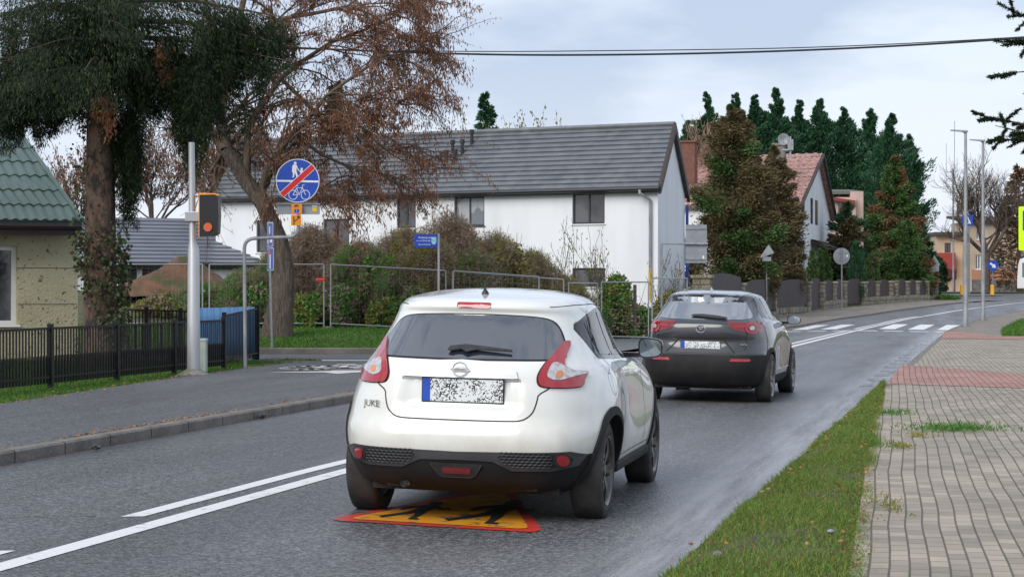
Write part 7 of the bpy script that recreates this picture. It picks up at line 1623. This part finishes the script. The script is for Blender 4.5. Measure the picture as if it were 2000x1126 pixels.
grass('verge_grass', lambda y: RK_(y) - .03, lambda y: VE(y) + .03, 8.5, 19, 75000, m_grassdry, .06, .006, vz, 1, .75, 'short mixed green and dry grass between road and paving, nearest part')
grass('verge_grass', lambda y: RK_(y) - .03, lambda y: VE(y) + .03, 18.5, 31.2, 42000, m_grassdry, .06, .009, vz, 2, .6, 'short mixed grass of the verge, farther part tapering to a point')
grass('footpath_grass', lambda y: EL(y) - (2.6 if y < 36 else 1.2), lambda y: EL(y) + .12, 20, 41.5, 50000, m_grass, .075, .013, lambda x, y: ground_z(x, y) - .045, 3, .3, 'green grass strip under the black fence beside the footpath')
grass('yard_grass', lambda y: EL(y) - 9, lambda y: EL(y) - 1.2, 30, 42, 40000, m_grass, .10, .02, lambda x, y: ground_z(x, y) - .045, 4, .3, 'green grass of the yard behind the black fence')
grass('corner_grass', lambda y: -26, lambda y: EL2(y) + .05, 48.3, 60, 90000, m_grass, .12, .026, lambda x, y: ground_z(x, y) - .045, 5, .3, 'bright green grass around the leaning trunk, before the mesh fence')
grass('kerbside_grass', lambda y: EL2(y) - 3.0, lambda y: EL2(y) + .05, 58, 80, 24000, m_grass, .14, .035, lambda x, y: ground_z(x, y) - .045, 6, .4, 'green grass at the foot of the mesh fence between the two cars')
grass('right_grass', lambda y: RK_(y) + 2.05, lambda y: RK_(y) + 10, 64, 92, 46000, m_grass, .17, .035, lambda x, y: gz(y) + .02, 7, .2, 'bright green lawn on the right behind the pavement')
grass('fence_end_grass', lambda y: 28.3, lambda y: 29.6, 129.5, 133, 2500, m_grass, .3, .07, lambda x, y: gz(y) + .1, 8, .2, 'small grass tuft patch at the far end of the stone fence')
n = 420; rg = np.random.default_rng(31); y = rg.uniform(9, 31, n); f_ = rg.random(n); x = np.array([RK_(q) + (VE(q) - RK_(q)) * k for q, k in zip(y, f_)]); cc = np.stack([x, y, np.full(n, .10)], 1); ax = unit(rg.normal(size=(n, 3)) * np.array([1, 1, .3])); tag(foliage('verge_leaves', [cards(cc, ax, side_of(ax, rg), rg.uniform(.02, .045, n), rg.uniform(.012, .03, n))], m_leaflit), 'few yellow and brown leaves lying in the verge grass', 'leaves', kind='stuff')
# weeds on the paving
rg = np.random.default_rng(12)
def weed(px, py, w_, n, h, lab, mat=m_greenleaf, dep=.18):
    gx, gy = gpt(px, py + 6); t = empty('weed_patch', (gx, gy, .06), 0, lab, 'weed'); x = rg.normal(size=n) * w_ * .4; y = rg.normal(size=n) * dep; c = np.stack([x, y, np.abs(rg.normal(size=n)) * h * .3], 1); ax = unit(np.stack([rg.normal(size=n) * .7, rg.normal(size=n) * .7, np.abs(rg.normal(size=n)) + .2], 1)); o = foliage('leaves', [cards(c, ax, side_of(ax, rg), rg.uniform(.03, .075, n), rg.uniform(.006, .014, n))], mat, t)
weed(1862, 846, .62, 1100, .10, 'largest green weed patch in the middle of the paving')
weed(1742, 812, .32, 300, .04, 'small weed tuft in the paving joint near the verge tip'); weed(1700, 870, .12, 200, .05, 'weed tuft on the paving edge beside the verge', dep=.5); weed(1760, 880, .14, 130, .03, 'tiny reddish weed in the paving joints', m_yelleaf); weed(1795, 858, .2, 120, .03, 'thin weed line just left of the largest weed patch', m_yelleaf); weed(1730, 1000, .15, 100, .03, 'sparse weed on the near paving by the verge', m_yelleaf, .3)
# fallen leaves along kerb and fence foot
def litter(name, xs_, ys_, zf, n_, lab, s=(.03, .07)):
    c = np.stack([xs_, ys_, zf], 1); ax = unit(np.stack([rg.normal(size=n_), rg.normal(size=n_), np.abs(rg.normal(size=n_)) * .25], 1)); sd = unit(np.cross(ax, np.tile([0, 0, 1.], (n_, 1)) + rg.normal(size=(n_, 3)) * .25)); o = foliage(name, [cards(c, ax, sd, rg.uniform(*s, n_), rg.uniform(s[0] * .8, s[1] * .7, n_))], m_leaflit); tag(o, lab, 'leaves', kind='stuff')
n = 900; y = rg.choice([17, 19.3, 20.2, 21.1, 22, 22.6, 25, 28], n) + rg.normal(size=n) * .45; y = np.clip(y, 15, 33); x = np.array([LK_(q) - .16 for q in y]) - np.abs(rg.normal(size=n)) * .05; litter('kerb_leaves', x, y, np.full(n, .118), n, 'dead leaves and moss lying along the top of the kerb', (.015, .04))
n = 500; y = rg.uniform(24, 41, n); x = np.array([EL(q) for q in y]) + rg.normal(size=n) * .12; litter('path_leaves', x, y, np.full(n, .118), n, 'brown leaves along the grass edge of the footpath', (.02, .05))
n = 2600; y = rg.uniform(56, 82, n); x = np.array([EL2(q) for q in y]) + rg.normal(size=n) * .3 - .1; litter('fence_leaves', x, y, np.array([ground_z(a, b) for a, b in zip(x, y)]) + .03, n, 'orange brown leaves at the foot of the fence between the cars', (.06, .14))
n = 500; y = rg.uniform(9, 31, n); x = np.array([VE(q) for q in y]) + rg.normal(size=n) * .06; litter('verge_edge_leaves', x, y, np.full(n, .075), n, 'small brown leaves and dirt where the verge meets the paving', (.015, .035))
# few loose stones and one crumpled paper on the verge
def pebble(px, py, r, mat, lab, z=.02):
    gx, gy = gpt(px, py); mb = MB(); bm = bmesh.new(); bmesh.ops.create_icosphere(bm, subdivisions=2, radius=r)
    for v in bm.verts: v.co *= 1 + rg.normal() * .12; v.co.z *= .6
    me = bpy.data.meshes.new('pebble'); bm.to_mesh(me); bm.free(); o = link('pebble', me, mat); o.location = (gx, gy, gz(gy) + z + r * .4); tag(o, lab, 'stone'); return o
pebble(1622, 1072, .022, m_signback, 'pale crumpled scrap lying in the verge grass near the camera', .10); pebble(1402, 1110, .03, m_conc, 'small grey stone at the lower verge edge', .07)
pebble(188, 880, .045, m_tar, 'dark clod in the gutter under the left kerb'); pebble(512, 818, .05, m_tar, 'dark clod in the gutter nearer the white car'); pebble(620, 795, .05, m_tar, 'dark clod in the gutter right beside the white car')
